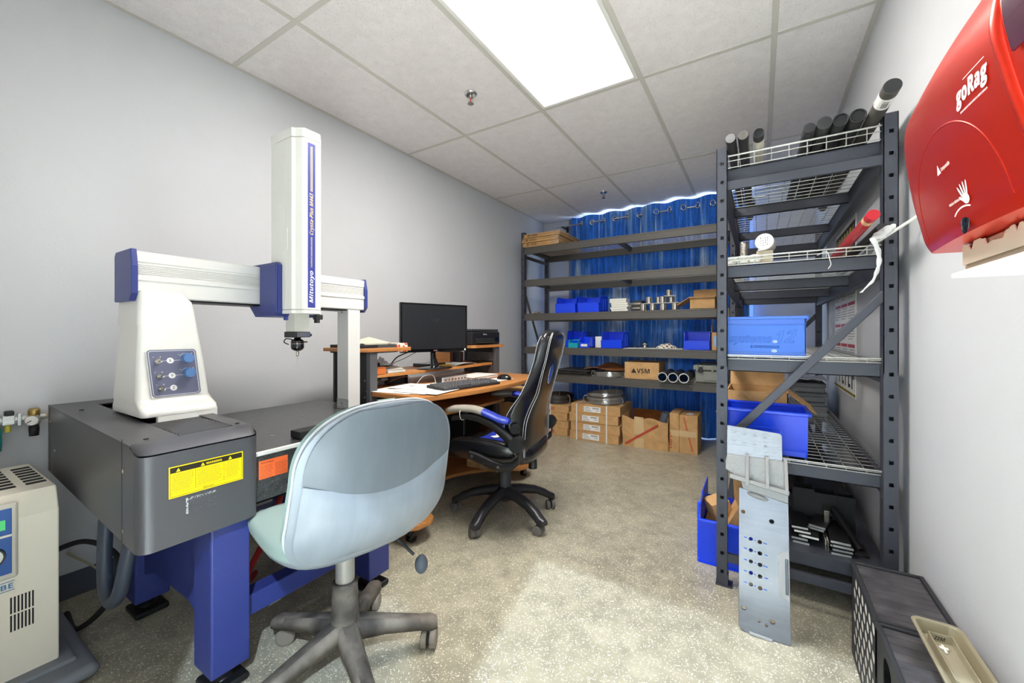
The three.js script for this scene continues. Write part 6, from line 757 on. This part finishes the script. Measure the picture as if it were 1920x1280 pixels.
{ // fourth shelf
  const y = RS[1]; 
  const x0 = -0.128, x1 = 0.166, d0 = 1.985, d1 = 2.20, h = 0.183, t = thing('storage_bin', 'large bright blue bin on the right rack in front of an open carton', 'storage bin', [0.02, y, 2.09]), k = 0.004;
  const side = (x, s) => extDY(shape([[d0 + 0.012, y], [d1, y], [d1, y + h], [d0 - 0.008, y + h]]), x, x + k); part(t, 'shell', [side(x1 - k), side(x0), box(x0, x1, y, y + k, d0 + 0.01, d1), box(x0, x1, y, y + h, d1 - k, d1), sheet((u, v) => P(lerp(x0, x1, u), y + v * h, lerp(d0 + 0.012, d0 - 0.008, v)), 1, 1, -k)], M.bin);
  part(t, 'rim', [box(x0 - 0.008, x1 + 0.010, y + h - 0.014, y + h, d0 - 0.024, d0 - 0.006, 0.004), box(x1 - 0.002, x1 + 0.012, y + h - 0.014, y + h, d0 - 0.024, d1, 0.004), box(x0 - 0.01, x0 + 0.004, y + h - 0.014, y + h, d0 - 0.024, d1, 0.004), box(x0, x1, y + h - 0.014, y + h, d1 - 0.006, d1 + 0.01, 0.004)], M.bin);
  part(t, 'front_frame', [box(x0 + 0.09, x0 + 0.20, y + h - 0.078, y + h - 0.072, d0 - 0.005, d0 + 0.003, 0.001), box(x0 + 0.20, x0 + 0.206, y + h - 0.16, y + h - 0.07, d0 - 0.004, d0 + 0.01, 0.001), box(x0 + 0.085, x0 + 0.091, y + h - 0.16, y + h - 0.07, d0 - 0.004, d0 + 0.01, 0.001), box(x0 + 0.004, x1 - 0.004, y, y + 0.022, d0 + 0.004, d0 + 0.014, 0.002)], M.bin);
  carton('carton', 'large open brown carton with drooping flaps behind the bright blue bin', -0.14, 0.118, y, y + 0.215, 2.32, 2.62, [['r', 2.25, 0.14], ['l', 2.75, 0.13], ['b', 0.25, 0.09]], M.card);
  for (let i = 0; i < 6; i++) one('foam_slab', `grey slab in the pile at the far end of the fourth shelf, ${['bottom one', 'second from below', 'third from below', 'fourth from below', 'second from the top', 'top one'][i]}`, 'slab', [box(0.19 + (i * 7 % 3) * 0.006, 0.372 - (i * 5 % 3) * 0.006, y + i * 0.03, y + i * 0.03 + 0.0288, 3.22 + (i % 2) * 0.012, 3.62, 0.004)], std(0x8f9297, 0.8, 0, { map: T.smudge }), { group: 'pile of grey slabs' });
  one('film_sheet', 'crumpled plastic film lying on the pile of grey slabs', 'plastic film', [sheet((u, v) => P(lerp(0.18, 0.375, u), y + 0.183 + 0.02 * fbm(u * 5, v * 5, 50, 50, 61, 3) * 1.6, lerp(3.2, 3.62, v)), 26, 26, 0.001)], phys(0xb9bcc0, 0.25, 0, { transmission: 0.2, thickness: 0 }));
  one('angle_block', 'grey bracket lying on the wire deck in front of the grey slabs', 'metal part', [box(0.20, 0.25, y, y + 0.05, 2.92, 3.05, 0.004), box(0.16, 0.26, y, y + 0.014, 2.75, 2.92, 0.003), box(0.25, 0.35, y, y + 0.02, 3.02, 3.14, 0.003)], std(0x76787c, 0.6));
}
{ // bottom shelf: square tubes standing upright, flat bars lying
  const y = RS[0]; M.tubeBlack = std(0x2b2a2b, 0.6, 0.3, { map: T.smudge });
  const sq = (x, d, w, h, n) => { const t = thing('square_tube', n, 'steel tube', [x + w / 2, y, d + w / 2], { group: 'open square tubes on the bottom shelf' }), k = 0.004; part(t, 'tube', [box(x, x + w, y, y + h, d, d + k), box(x, x + w, y, y + h, d + w - k, d + w), box(x, x + k, y, y + h, d + k, d + w - k), box(x + w - k, x + w, y, y + h, d + k, d + w - k)], M.tubeBlack); };
  sq(0.13, 2.20, 0.076, 0.165, 'open black square tube standing on the bottom shelf behind the metal plate'); sq(0.207, 2.20, 0.079, 0.155, 'open black square tube standing in the middle of three'); sq(0.287, 2.20, 0.06, 0.155, 'open black square tube standing closest to the wall'); one('long_tube', 'long dark tube leaning at the back of the bottom shelf', 'steel tube', [cyl(P(0.16, y + 0.045, 2.5), P(0.22, y + 0.30, 3.4), 0.035, 0.035, 4)], M.tubeBlack); one('long_tube', 'dark tube lying deep in the bottom shelf against the wall', 'steel tube', [cyl(P(0.27, y + 0.15, 2.62), P(0.27, y + 0.20, 3.7), 0.04, 0.04, 4)], M.tubeBlack);
  seed(71); const flat = (x, yy, d, w, a, n) => one('flat_bar', n, 'metal bar', [onPlace(new THREE.BoxGeometry(w, 0.0085, 0.34).translate(0, 0.00425, -0.17), [x, yy, d], a), ], M.tubeBlack, { group: 'flat bars on the bottom shelf' });
  const ends = (x, yy, d, w, a, n) => { const t = thing('flat_bar', n, 'metal bar', [x, yy, d], { local: true, turn: a, group: 'flat bars on the bottom shelf' }); part(t, 'bar', [new THREE.BoxGeometry(w, 0.0085, 0.22).translate(0, 0.0043, -0.11)], M.tubeBlack); part(t, 'cut_end', [new THREE.BoxGeometry(w * 0.98, 0.0078, 0.0012).translate(0, 0.0043, 0.0004)], M.alum); };
  ['lowest', 'second', 'third', 'fourth', 'topmost'].forEach((n, i) => ends(0.268 + (i % 2 ? 0.006 : 0), y + i * 0.0098, 1.97 + (i % 3) * 0.012, 0.062, 0.05 - 0.02 * i, `flat bar with a bright cut end, ${n} in the pile beside the wall`));
  ['lowest', 'second', 'third', 'fourth', 'fifth', 'topmost'].forEach((n, i) => ends(0.145 + [0, -0.004, 0.022, 0.03, 0.005, -0.002][i], y + i * 0.0098, 2.0 + (i % 3) * 0.014, 0.055, -0.06 + 0.04 * (i % 3), `flat bar with a bright cut end, ${n} in the pile behind the metal plate`));
  ['lower', 'upper'].forEach((n, i) => ends(0.198 + i * 0.004, y + 0.044 + i * 0.0102, 2.06, 0.055, -0.28, `flat bar lying askew on two piles, ${n} of a pair`));
  one('upright_strip', 'narrow steel strip standing on edge between the two piles of flat bars', 'metal bar', [box(0.221, 0.2255, y, y + 0.04, 1.99, 2.2), box(0.228, 0.2325, y, y + 0.04, 1.985, 2.2)], M.steel); one('grey_bar', 'pale grey square bar end showing in front of the square tubes', 'metal bar', [box(0.232, 0.25, y + 0.062, y + 0.11, 2.12, 2.19, 0.002)], M.steel);
  one('angle_bar', 'dark angle bar leaning down from the tubes towards the wall', 'metal bar', [cyl(P(0.335, y + 0.012, 2.03), P(0.27, y + 0.10, 2.18), 0.014, 0.014, 4), box(0.31, 0.355, y, y + 0.012, 2.0, 2.10, 0.002)], M.tubeBlack);
}
{ // blue bin with cartons on the floor between the rack posts
  const x0 = -0.235, x1 = -0.02, d0 = 2.03, d1 = 2.36, h = 0.205, t = thing('storage_bin', 'big blue bin on the floor beside the rack post holding brown cartons', 'storage bin', [-0.13, 0, 2.2]), k = 0.004;
  part(t, 'shell', [box(x0, x1, 0.001, k, d0, d1), sheet((u, v) => P(lerp(x0, x1, u), v * h, d0 + 0.01 - 0.012 * v), 1, 1, -k), box(x0, x1, 0, h, d1 - k, d1), box(x1 - k, x1, 0, h, d0, d1), extDY(shape([[d0 + 0.01, 0], [d1, 0], [d1, h + 0.09], [d0 + 0.09, h + 0.09], [d0 + 0.02, h + 0.06], [d0, h]]), x0, x0 + k)], M.bin); part(t, 'rim', [box(x0 - 0.006, x1, h - 0.012, h, d0 - 0.014, d0 + 0.004, 0.003), box(x0 - 0.010, x0 + 0.001, 0.0, h + 0.07, d0 + 0.004, d0 + 0.018, 0.003), box(x0 - 0.008, x0 + 0.002, 0, 0.02, d0, d1, 0.003)], M.bin);
  const cb = (x, y, d, w, hh, dd, a, n, b = 0) => one('carton', n, 'box', [new RoundedBoxGeometry(w, hh, dd, 1, 0.003).rotateZ(a).rotateY(b).translate(x, y, -d)], M.card);
  cb(-0.165, 0.225, 2.15, 0.085, 0.085, 0.10, 0.32, 'small brown carton tilted at the front of the blue floor bin', 0.5); cb(-0.085, 0.20, 2.13, 0.07, 0.12, 0.09, -0.45, 'brown carton lying slanted beside the metal plate in the blue floor bin', 0.2); cb(-0.07, 0.30, 2.27, 0.07, 0.16, 0.10, 0.05, 'tall brown carton at the back of the blue floor bin'); cb(-0.14, 0.09, 2.2, 0.17, 0.12, 0.24, 0, 'brown carton at the bottom of the blue floor bin');
}
{ // aluminium plate leaning on the rack
  const t = thing('metal_plate', 'welded aluminium plate with drilled holes and blue marks leaning on the rack', 'metal plate', [0.010, 0, 1.64], { local: true, turn: 0.03 }), lean = 0.205;
  const tilt = (g) => g.rotateX(-lean).translate(0, 0.002, 0);   // local: x right, y up along the plate, z towards the camera
  const s = new THREE.Shape(); [[-0.072, 0.012], [-0.055, 0.0], [0.076, 0.0], [0.082, 0.006], [0.082, 0.455], [-0.072, 0.485]].forEach(([x, y], i) => i ? s.lineTo(x, y) : s.moveTo(x, y)); s.closePath();
  const rows = [0, 1, 2, 3, 4].map((i) => 0.155 + i * 0.038); for (const y of rows) { s.holes.push(hole(-0.034, y + 0.004, 0.0115, 0.0115, 0.0057)); s.holes.push(hole(-0.006, y, 0.0125, 0.0125, 0.0062)); }
  for (const [x, y, d] of [[-0.058, 0.40, 0.012], [0.031, 0.385, 0.0145], [-0.056, 0.075, 0.013], [0.030, 0.058, 0.015], [-0.010, 0.047, 0.008], [0.012, 0.041, 0.0085]]) s.holes.push(hole(x, y, d, d, d / 2));
  M.plate = std(0x808286, 0.36, 0.5, { roughnessMap: T.smudge, map: dtex(512, 512, (u, v) => { const n = fbm(u * 4, v * 4, 4, 4, 221, 5), b = fbm(u * 3, v * 90, 3, 90, 223, 3), k = 0.90 + 0.14 * (n - 0.5) + 0.08 * (b - 0.5); return [k, k, k]; }, true, 0.3) }); M.plateBrushed = std(0x8e8f91, 0.42, 0.5, { roughnessMap: T.brush, bumpMap: T.brush, bumpScale: 0.0004 }); M.weld = std(0x9d9d9b, 0.5, 0.35, { bumpMap: T.orange, bumpScale: 0.0012 });
  part(t, 'plate', [tilt(ext(s, 0.0095, 0.001).translate(0, 0, -0.0095))], M.plate);
  { const u = new THREE.Shape(); u.moveTo(-0.113, 0.60); u.lineTo(-0.113, 0.704); u.quadraticCurveTo(-0.113, 0.710, -0.107, 0.710); u.lineTo(0.055, 0.698); u.quadraticCurveTo(0.067, 0.697, 0.067, 0.684); u.lineTo(0.067, 0.56); u.lineTo(-0.113, 0.575); u.closePath(); M.dimple = std(0x85878c, 0.5, 0.4); for (let n = 0; n < 8; n++) part(t, 'dimple', [tilt(new THREE.CylinderGeometry(0.005, 0.005, 0.001, 16).rotateX(Math.PI / 2).scale(1, 0.75, 1).translate(-0.088 + (n % 4) * 0.034, 0.685 - (n % 4) * 0.0025 - (n > 3 ? 0.032 : 0), -0.0118))], M.dimple); part(t, 'upper_plate', [tilt(ext(u, 0.010, 0.001).translate(0, 0, -0.022))], M.plateBrushed); }
  { const f = [[-0.117, 0.545], [-0.117, 0.575], [-0.112, 0.60], [0.067, 0.60], [0.082, 0.585], [0.082, 0.455], [-0.06, 0.482], [-0.068, 0.515], [-0.085, 0.525]], q = shape(f); part(t, 'flange', [tilt(ext(q, 0.018, 0.003).translate(0, 0, -0.014)), tilt(new RoundedBoxGeometry(0.19, 0.016, 0.035, 2, 0.004).rotateZ(-0.16).translate(-0.01, 0.508, 0.010))], M.weld); for (const x of [-0.045, 0.018, 0.075]) { const g = extDY(shape([[-0.04, 0.50], [0.02, 0.50], [0.02, 0.61], [-0.012, 0.61]]), x - 0.0055, x + 0.0055, 0.001); part(t, 'gusset', [tilt(g.scale(1, 1, 1))], M.weld); } }
  part(t, 'weld_bead', [tilt(loft(Array.from({ length: 13 }, (_, i) => { const k = i / 12, e = Math.sin(Math.PI * Math.min(1, Math.max(0.02, k))) ** 0.4; return Array.from({ length: 10 }, (_, j) => { const a = j / 10 * 6.283; return new THREE.Vector3(lerp(-0.045, 0.022, k), lerp(0.470, 0.456, k) + Math.sin(a) * 0.0095 * e, Math.cos(a) * 0.0095 * e * (1 + 0.18 * Math.sin(i * 2.6))); }); })))], M.weld);
  part(t, 'ground_edge', [tilt(loft([[0.135, 0.0], [0.15, 0.030], [0.20, 0.034], [0.25, 0.031], [0.275, 0.036], [0.292, 0.02], [0.296, 0.002]].map(([y, w]) => [[0.0805 - w, 0], [0.0805 - w, 0.0012], [0.0805, 0.0012], [0.0805, 0]].map(([x, z]) => new THREE.Vector3(x, y, z)))))], std(0xb4b6b8, 0.7), { label: 'white ground patch' }); part(t, 'slot', [tilt(new RoundedBoxGeometry(0.010, 0.115, 0.004, 2, 0.0018).translate(0.0735, 0.213, 0.0005))], std(0x5b6068, 0.4, 0.4));
  M.inkBlue = std(0x1f62d8, 0.7); const mk = []; rows.forEach((y, i) => { for (const [x, w] of [[-0.051, 0.010], [-0.021, 0.006], [0.010 + (i % 2) * 0.003, 0.010 + (i % 3) * 0.002]]) mk.push(tilt(new THREE.BoxGeometry(w, 0.0028, 0.0006).rotateZ(-0.12).translate(x, y + 0.002 - (x > 0 ? 0.003 : 0) + (x < -0.04 ? 0.004 : 0), 0.0003))); }); for (const g of mk) part(t, 'blue_mark', [g], M.inkBlue); part(t, 'bottom_lip', [tilt(new RoundedBoxGeometry(0.07, 0.010, 0.014, 2, 0.003).rotateZ(-0.05).translate(-0.005, 0.002, 0.002))], M.weld);
}
// ------------------------------------------------------------------ black file crates with a tray on them
{
  function crate(d0, d1, label, handle) {
    const x0 = 0.262, x1 = 0.430, H = 0.300, t = thing('crate', label, 'crate', [(x0 + x1) / 2, 0, (d0 + d1) / 2]), k = 0.006;
    // lattice side facing the room
    const s = rrect(d1 - d0, H, 0.004, (d0 + d1) / 2, H / 2);
    if (!handle) { for (let r = 0; r < 7; r++) for (let c = 0; c < 7; c++) { const d = d0 + 0.030 + c * 0.045 + (r % 2) * 0.0225, y = 0.030 + r * 0.038; if (d < d1 - 0.022) s.holes.push(hole(d, y, 0.034, 0.0325, 0.015)); } }
    else { s.holes.push(hole((d0 + d1) / 2 + 0.06, 0.215, 0.075, 0.10, 0.03)); for (let r = 0; r < 4; r++) for (let c = 0; c < 7; c++) { const d = d0 + 0.026 + c * 0.0445 + (r % 2) * 0.022, y = 0.026 + r * 0.0385; if (d < d1 - 0.02) s.holes.push(hole(d, y, 0.031, 0.030, 0.0135)); } }
    part(t, 'lattice_side', [extDY(s, x0, x0 + 0.0016, 0, 5)], M.dark); part(t, 'wall', [box(x1 - k, x1, 0, H, d0, d1), box(x0, x1, 0, H, d0, d0 + k), box(x0, x1, 0, H, d1 - k, d1)], M.dark); part(t, 'rim', [box(x0 - 0.004, x0 + 0.008, H - 0.012, H + 0.003, d0 - 0.003, d1 + 0.003, 0.003), box(x1 - 0.008, x1 + 0.004, H - 0.012, H + 0.003, d0 - 0.003, d1 + 0.003, 0.003), box(x0, x1, H - 0.012, H + 0.003, d0 - 0.003, d0 + 0.008, 0.003), box(x0, x1, H - 0.012, H + 0.003, d1 - 0.008, d1 + 0.003, 0.003)], M.dark);
    M.slat = M.slat ?? std(0x6a676a, 0.6, 0, { map: dtex(256, 256, (u, v) => { const n = fbm(u * 5, v * 5, 5, 5, 231, 5), k = 0.72 + 0.45 * (n - 0.5); return [k, k, k]; }, true, 0.2), roughnessMap: T.smudge });
    const n = 10, w = (d1 - d0 - 0.016) / n; for (let i = 0; i < n; i++) part(t, 'slat', [box(x0 + 0.008, x1 - 0.008, H - 0.012, H - 0.003, d0 + 0.008 + i * w + 0.0006, d0 + 0.008 + (i + 1) * w - 0.0006, 0.001, 1)], M.slat);
    return t;
  }
  crate(1.405, 1.725, 'black lattice crate against the right wall next to the rack', false); crate(1.075, 1.395, 'black crate with an oval hand hole, the nearer of the two', true);
  one('foam_sheet', 'white foam sheet standing inside the far crate behind its lattice side', 'foam sheet', [box(0.2638, 0.29, 0.004, 0.283, 1.413, 1.717, 0.0004)], std(0xdedbd2, 0.8));
  for (let i = 0; i < 5; i++) one('card_sheet', `white card standing in the nearer crate behind its hand hole, ${['first', 'second', 'third', 'fourth', 'fifth'][i]} from the aisle`, 'card', [box(0.285 + i * 0.02, 0.287 + i * 0.02, 0.01, 0.24 - i * 0.012, 1.10 + i * 0.012, 1.37 - i * 0.01)], M.paper, { group: 'cards in the near crate' });
  // translucent tray with a smaller box in it
  const t = thing('plastic_tray', 'yellowed translucent plastic tray standing on the two black crates', 'tray', [0.37, 0.303, 1.26]), clear = phys(0xc9bf9f, 0.3, 0, { transmission: 0.5, thickness: 0 }), y = 0.304;
  const ring = (yy, g, r) => rrect(0.074 + 2 * g, 0.345 + 2 * g, r, 0.372, 1.225).getPoints(6).slice(0, -1).map((q) => P(q.x, yy, q.y));
  part(t, 'tray_wall', [loft([ring(y, -0.006, 0.015), ring(y + 0.003, -0.003, 0.016), ring(y + 0.031, 0.004, 0.018), ring(y + 0.033, 0.009, 0.02), ring(y + 0.036, 0.009, 0.02), ring(y + 0.036, 0.002, 0.016), ring(y + 0.031, 0.001, 0.016), ring(y + 0.006, -0.006, 0.014)], true, false)], clear); part(t, 'tray_floor', [box(0.340, 0.404, y + 0.004, y + 0.006, 1.06, 1.39)], std(0xa89f86, 0.5));
  const b = thing('plastic_box', 'small clear box with dark handwriting inside the translucent tray', 'box', [0.371, y + 0.007, 1.28]), c2 = phys(0xcdc4a8, 0.25, 0, { transmission: 0.45, thickness: 0 }); part(b, 'box', [box(0.350, 0.393, y + 0.007, y + 0.009, 1.20, 1.365), box(0.350, 0.352, y + 0.009, y + 0.028, 1.20, 1.365), box(0.391, 0.393, y + 0.009, y + 0.028, 1.20, 1.365), box(0.352, 0.391, y + 0.009, y + 0.026, 1.20, 1.202), box(0.352, 0.391, y + 0.009, y + 0.028, 1.363, 1.365)], c2);
  part(b, 'handwriting', [print(P(0.357, y + 0.010, 1.3625), new THREE.Vector3(0.028, 0, 0), new THREE.Vector3(0, 0.016, 0), 0.0006)], printMat(ctex(128, 64, (c, w, h) => { c.clearRect(0, 0, w, h); c.fillStyle = '#2b2926'; c.font = 'italic bold 48px sans-serif'; c.fillText('ZIM', 12, 50); }), 0.7, { transparent: true, alphaTest: 0.35 }));
  one('white_clip', 'small white clip lying in the clear box', 'clip', [box(0.362, 0.378, y + 0.0095, y + 0.0135, 1.332, 1.34, 0.001), box(0.368, 0.373, y + 0.0095, y + 0.0125, 1.32, 1.35, 0.001)], M.white); one('foam_block', 'yellowish foam block at the near end of the translucent tray', 'foam block', [box(0.348, 0.396, y + 0.007, y + 0.028, 1.145, 1.19, 0.003)], std(0xe0d6b8, 0.9));
}
// ------------------------------------------------------------------ red towel dispenser on the right wall
{
  const t = thing('towel_dispenser', 'shiny red motion-activated towel dispenser on the right wall', 'towel dispenser', [XR, 1.176, 0.665]);
  M.dispenser = phys(0xd6280a, 0.32, 0.6, { clearcoat: 0.15, clearcoatRoughness: 0.12 });
  // side profile: depth x as a function of height; far end at D = 0.85, near end at D = 0.48
  const prof = [[1.176, 0.219], [1.190, 0.2125], [1.215, 0.207], [1.255, 0.199], [1.302, 0.1925], [1.344, 0.1895], [1.376, 0.194], [1.419, 0.2155], [1.470, 0.252], [1.531, 0.296], [1.572, 0.332], [1.600, 0.365], [1.616, 0.40], [1.620, 0.425]];
  const dd = 0.5 * (0.851 + 0.478), hd = 0.5 * (0.851 - 0.478);
  const face = (x, y, s) => { const e = Math.abs(s); return P(x - 0.010 * Math.cos(s * 1.57) + (XR - x) * Math.max(0, (e - 0.93) / 0.07) ** 2.2 * 0.30, y, dd + s * hd); };
  const rings = prof.map(([y, x]) => { const r = []; for (let i = 0; i <= 40; i++) { const s = -1 + i / 20; r.push(face(x, y, s)); } r.push(P(XR - 0.002, y, dd + hd), P(XR - 0.002, y, dd - hd)); return r; });
  const fineR = []; for (let i = 0; i < rings.length - 1; i++) for (let k = 0; k < 4; k++) fineR.push(rings[i].map((p, j) => p.clone().multiplyScalar(0.5 * (2 - 5 * (k / 4) ** 2 + 3 * (k / 4) ** 3)).addScaledVector(rings[Math.max(0, i - 1)][j], 0.5 * (-(k / 4) + 2 * (k / 4) ** 2 - (k / 4) ** 3)).addScaledVector(rings[i + 1][j], 0.5 * (k / 4 + 4 * (k / 4) ** 2 - 3 * (k / 4) ** 3)).addScaledVector(rings[Math.min(rings.length - 1, i + 2)][j], 0.5 * ((k / 4) ** 3 - (k / 4) ** 2)))); fineR.push(rings.at(-1));
  part(t, 'cover', [loft(fineR)], M.dispenser);
  const cr = (p0, p1, p2, p3, k) => 0.5 * (2 * p1 + (p2 - p0) * k + (2 * p0 - 5 * p1 + 4 * p2 - p3) * k * k + (3 * p1 - p0 - 3 * p2 + p3) * k * k * k), pf = (i) => prof[Math.max(0, Math.min(prof.length - 1, i))];
  const xAt = (y) => { for (let i = 0; i < prof.length - 1; i++) if (y <= prof[i + 1][0]) { let lo = 0, hi = 1; for (let q = 0; q < 24; q++) { const m = (lo + hi) / 2; if (cr(pf(i - 1)[0], pf(i)[0], pf(i + 1)[0], pf(i + 2)[0], m) < y) lo = m; else hi = m; } return cr(pf(i - 1)[1], pf(i)[1], pf(i + 1)[1], pf(i + 2)[1], lo); } return 0.42; };
  const onFace = (d, y, l = 0) => { const s = (d - dd) / hd, p = face(xAt(y), y, s); p.x -= l; return p; };
  // raised ridge down the near part, tinted side window beyond it
  part(t, 'ridge', [tube([0.0, 0.15, 0.3, 0.45, 0.6, 0.75, 0.9, 1.0].map((k) => onFace(0.550 - 0.055 * Math.max(0, k - 0.45) ** 1.2, lerp(1.56, 1.20, k), -0.0045)), 0.0085, 12, 80)], M.dispenser); part(t, 'side_window', [sheet((u, v) => onFace(lerp(0.490, 0.540 - 0.02 * (1 - v) ** 2, u), lerp(1.30, 1.54, v), 0.002), 12, 20, 0.002)], phys(0x4a1030, 0.12, 0, { clearcoat: 1 }));
  { const pts = []; for (let i = 0; i <= 24; i++) { const a = Math.PI * (i / 24); pts.push(onFace(0.69 + 0.118 * Math.cos(a), 1.19 + 0.112 * Math.sin(a) ** 0.8, -0.0016)); } part(t, 'lower_panel_seam', [tube(pts, 0.0022, 6, 80)], M.dispenser); }
  const decal = (w, h, d, y, tx, nm) => { const nU = 12, nV = 8, g = sheet((u, v) => onFace(d + w / 2 - u * w, y - h / 2 + v * h, 0.0012), nU, nV, 0); g.userData.keepUV = true; part(t, nm, [g], printMat(tx, 0.45, { transparent: true, alphaTest: 0.35 })); };
  decal(0.064, 0.034, 0.592, 1.307, ctex(512, 288, (c, w, h) => { c.clearRect(0, 0, w, h); c.fillStyle = '#f8f2ee'; c.strokeStyle = '#f8f2ee'; c.font = 'italic bold 190px sans-serif'; c.lineWidth = 9; c.lineJoin = 'round'; c.fillText('goRag', 14, 186, 478); c.strokeText('goRag', 14, 186, 478); c.fillRect(170, 14, 320, 8); c.font = 'bold 26px sans-serif'; for (let i = 0; i < 24; i++) c.fillRect(60 + i * 17.5, 258, 12 - (i * 5) % 4, 18); }), 'brand_lettering');
  decal(0.042, 0.018, 0.682, 1.259, ctex(256, 112, (c, w, h) => { c.clearRect(0, 0, w, h); c.fillStyle = '#f6efe8'; c.beginPath(); c.moveTo(8, 98); c.lineTo(46, 24); c.lineTo(84, 98); c.closePath(); c.fill(); c.font = 'bold 40px sans-serif'; c.fillText('Compostable', 90, 90, 160); }), 'small_lettering');
  decal(0.058, 0.036, 0.665, 1.2125, ctex(384, 266, (c, w, h) => { c.clearRect(0, 0, w, h); c.fillStyle = '#f6efe8'; c.font = 'bold 34px sans-serif'; c.fillText('Motion Activated', 4, 150, 230); for (let i = 0; i < 4; i++) { c.save(); c.translate(262 + i * 22, 150 - i * 4); c.rotate(-0.42 + i * 0.24); c.beginPath(); c.ellipse(0, -56, 11, 64, 0, 0, 7); c.fill(); c.restore(); } c.beginPath(); c.ellipse(296, 160, 52, 44, 0.3, 0, 7); c.fill(); c.beginPath(); c.ellipse(234, 150, 12, 42, -0.9, 0, 7); c.fill(); c.lineWidth = 13; c.strokeStyle = '#f6efe8'; c.beginPath(); c.moveTo(40, 250); c.quadraticCurveTo(180, 178, 330, 232); c.stroke(); }), 'hand_symbol');
  part(t, 'sensor', [ball(onFace(0.672, 1.187), 0.0115, 0.14, 1.25, 1.0)], M.blackGloss);
  part(t, 'towel_chute', [box(0.236, XR - 0.004, 1.140, 1.1755, 0.50, 0.785, 0.006)], std(0xbfae94, 0.6)); part(t, 'tray_lip', [box(0.226, XR - 0.003, 1.133, 1.140, 0.495, 0.792, 0.002)], M.offwhite);
  seed(19); const rag = Array.from({ length: 25 }, () => rr(0, 0.012)); part(t, 'paper_towel', [sheet((u, v) => P(0.2335, lerp(1.148, 1.1755 - rag[Math.min(24, Math.floor(u * 24.99))], v), lerp(0.51, 0.775, u)), 48, 2, 0.0012)], std(0xcbbda6, 0.9));
}
// ------------------------------------------------------------------ notices on the right wall
{
  const sign = (nm, label, cat, d0, d1, y0, y1, tx) => { const t = thing(nm, label, cat, [XR - 0.001, y0, (d0 + d1) / 2]); part(t, 'board', [box(XR - 0.004, XR - 0.0005, y0, y1, d0, d1, 0.0008)], M.paper); part(t, 'print', [print(P(XR - 0.0042, y0, d1), new THREE.Vector3(0, 0, d1 - d0), new THREE.Vector3(0, y1 - y0, 0), 0.0004)], printMat(tx, 0.5)); return t; };
  sign('warning_sign', 'yellow and black safety sign on the right wall above the red tube', 'sign', 2.78, 3.42, 1.40, 1.70, ctex(512, 256, (c, w, h) => { c.fillStyle = '#f2efe6'; c.fillRect(0, 0, w, h); c.fillStyle = '#191815'; c.fillRect(8, 8, w - 16, h - 16); c.fillStyle = '#e9c21f'; c.font = 'bold 84px sans-serif'; c.textAlign = 'center'; c.fillStyle = '#f2efe6'; c.fillRect(8, 8, w - 16, 18); c.fillStyle = '#e9c21f'; seed(52); for (let i = 0; i < 13; i++) { const x = 30 + i * 35; c.save(); c.translate(x, 74); c.transform(1, 0, i % 2 ? 0.28 : -0.28, 1, 0, 0); c.fillRect(-6, -34, 13, 68); c.restore(); } c.font = 'bold 50px sans-serif'; c.fillText('VIBRATIONS', w * 0.68, 180, 250); for (let i = 0; i < 8; i++) { c.fillRect(30 + i * 26, 142, 9, 40); c.fillRect(30 + i * 26, i % 2 ? 142 : 160, 20, 9); } }));
  sign('calendar', 'white year calendar with red month bars on the right wall behind the diagonal brace', 'calendar', 2.78, 3.46, 0.88, 1.36, ctex(512, 720, (c, w, h) => { c.fillStyle = '#f1efe9'; c.fillRect(0, 0, w, h); for (let r = 0; r < 4; r++) for (let k = 0; k < 3; k++) { const x = 16 + k * 166, y = 14 + r * 178; c.fillStyle = '#b8202a'; c.fillRect(x, y, 150, 28); c.fillStyle = '#55545a'; for (let j = 0; j < 6; j++) for (let i = 0; i < 7; i++) if (j * 7 + i > 1 && j * 7 + i < 33) c.fillRect(x + 6 + i * 21, y + 42 + j * 22, 11, 9); } }));
  sign('wall_chart', 'white chart with a yellow and black edge on the right wall under the third shelf', 'sign', 2.79, 3.50, 0.70, 0.83, ctex(512, 128, (c, w, h) => { c.fillStyle = '#efede6'; c.fillRect(0, 0, w, h); c.fillStyle = '#2c2b28'; for (let i = 0; i < 5; i++) { c.fillRect(150 + i * 72, 8, 22, 74); c.fillRect(150 + i * 72, i % 2 ? 60 : 8, 48, 20); } for (let i = 0; i < 32; i++) { c.fillStyle = i % 2 ? '#1d1c18' : '#e2bb22'; c.fillRect(i * 16, 104, 16, 14); } }));
}
scene.traverse((o) => { if (o.isMesh) { o.castShadow = true; o.receiveShadow = true; } });
renderer.render(scene, camera);
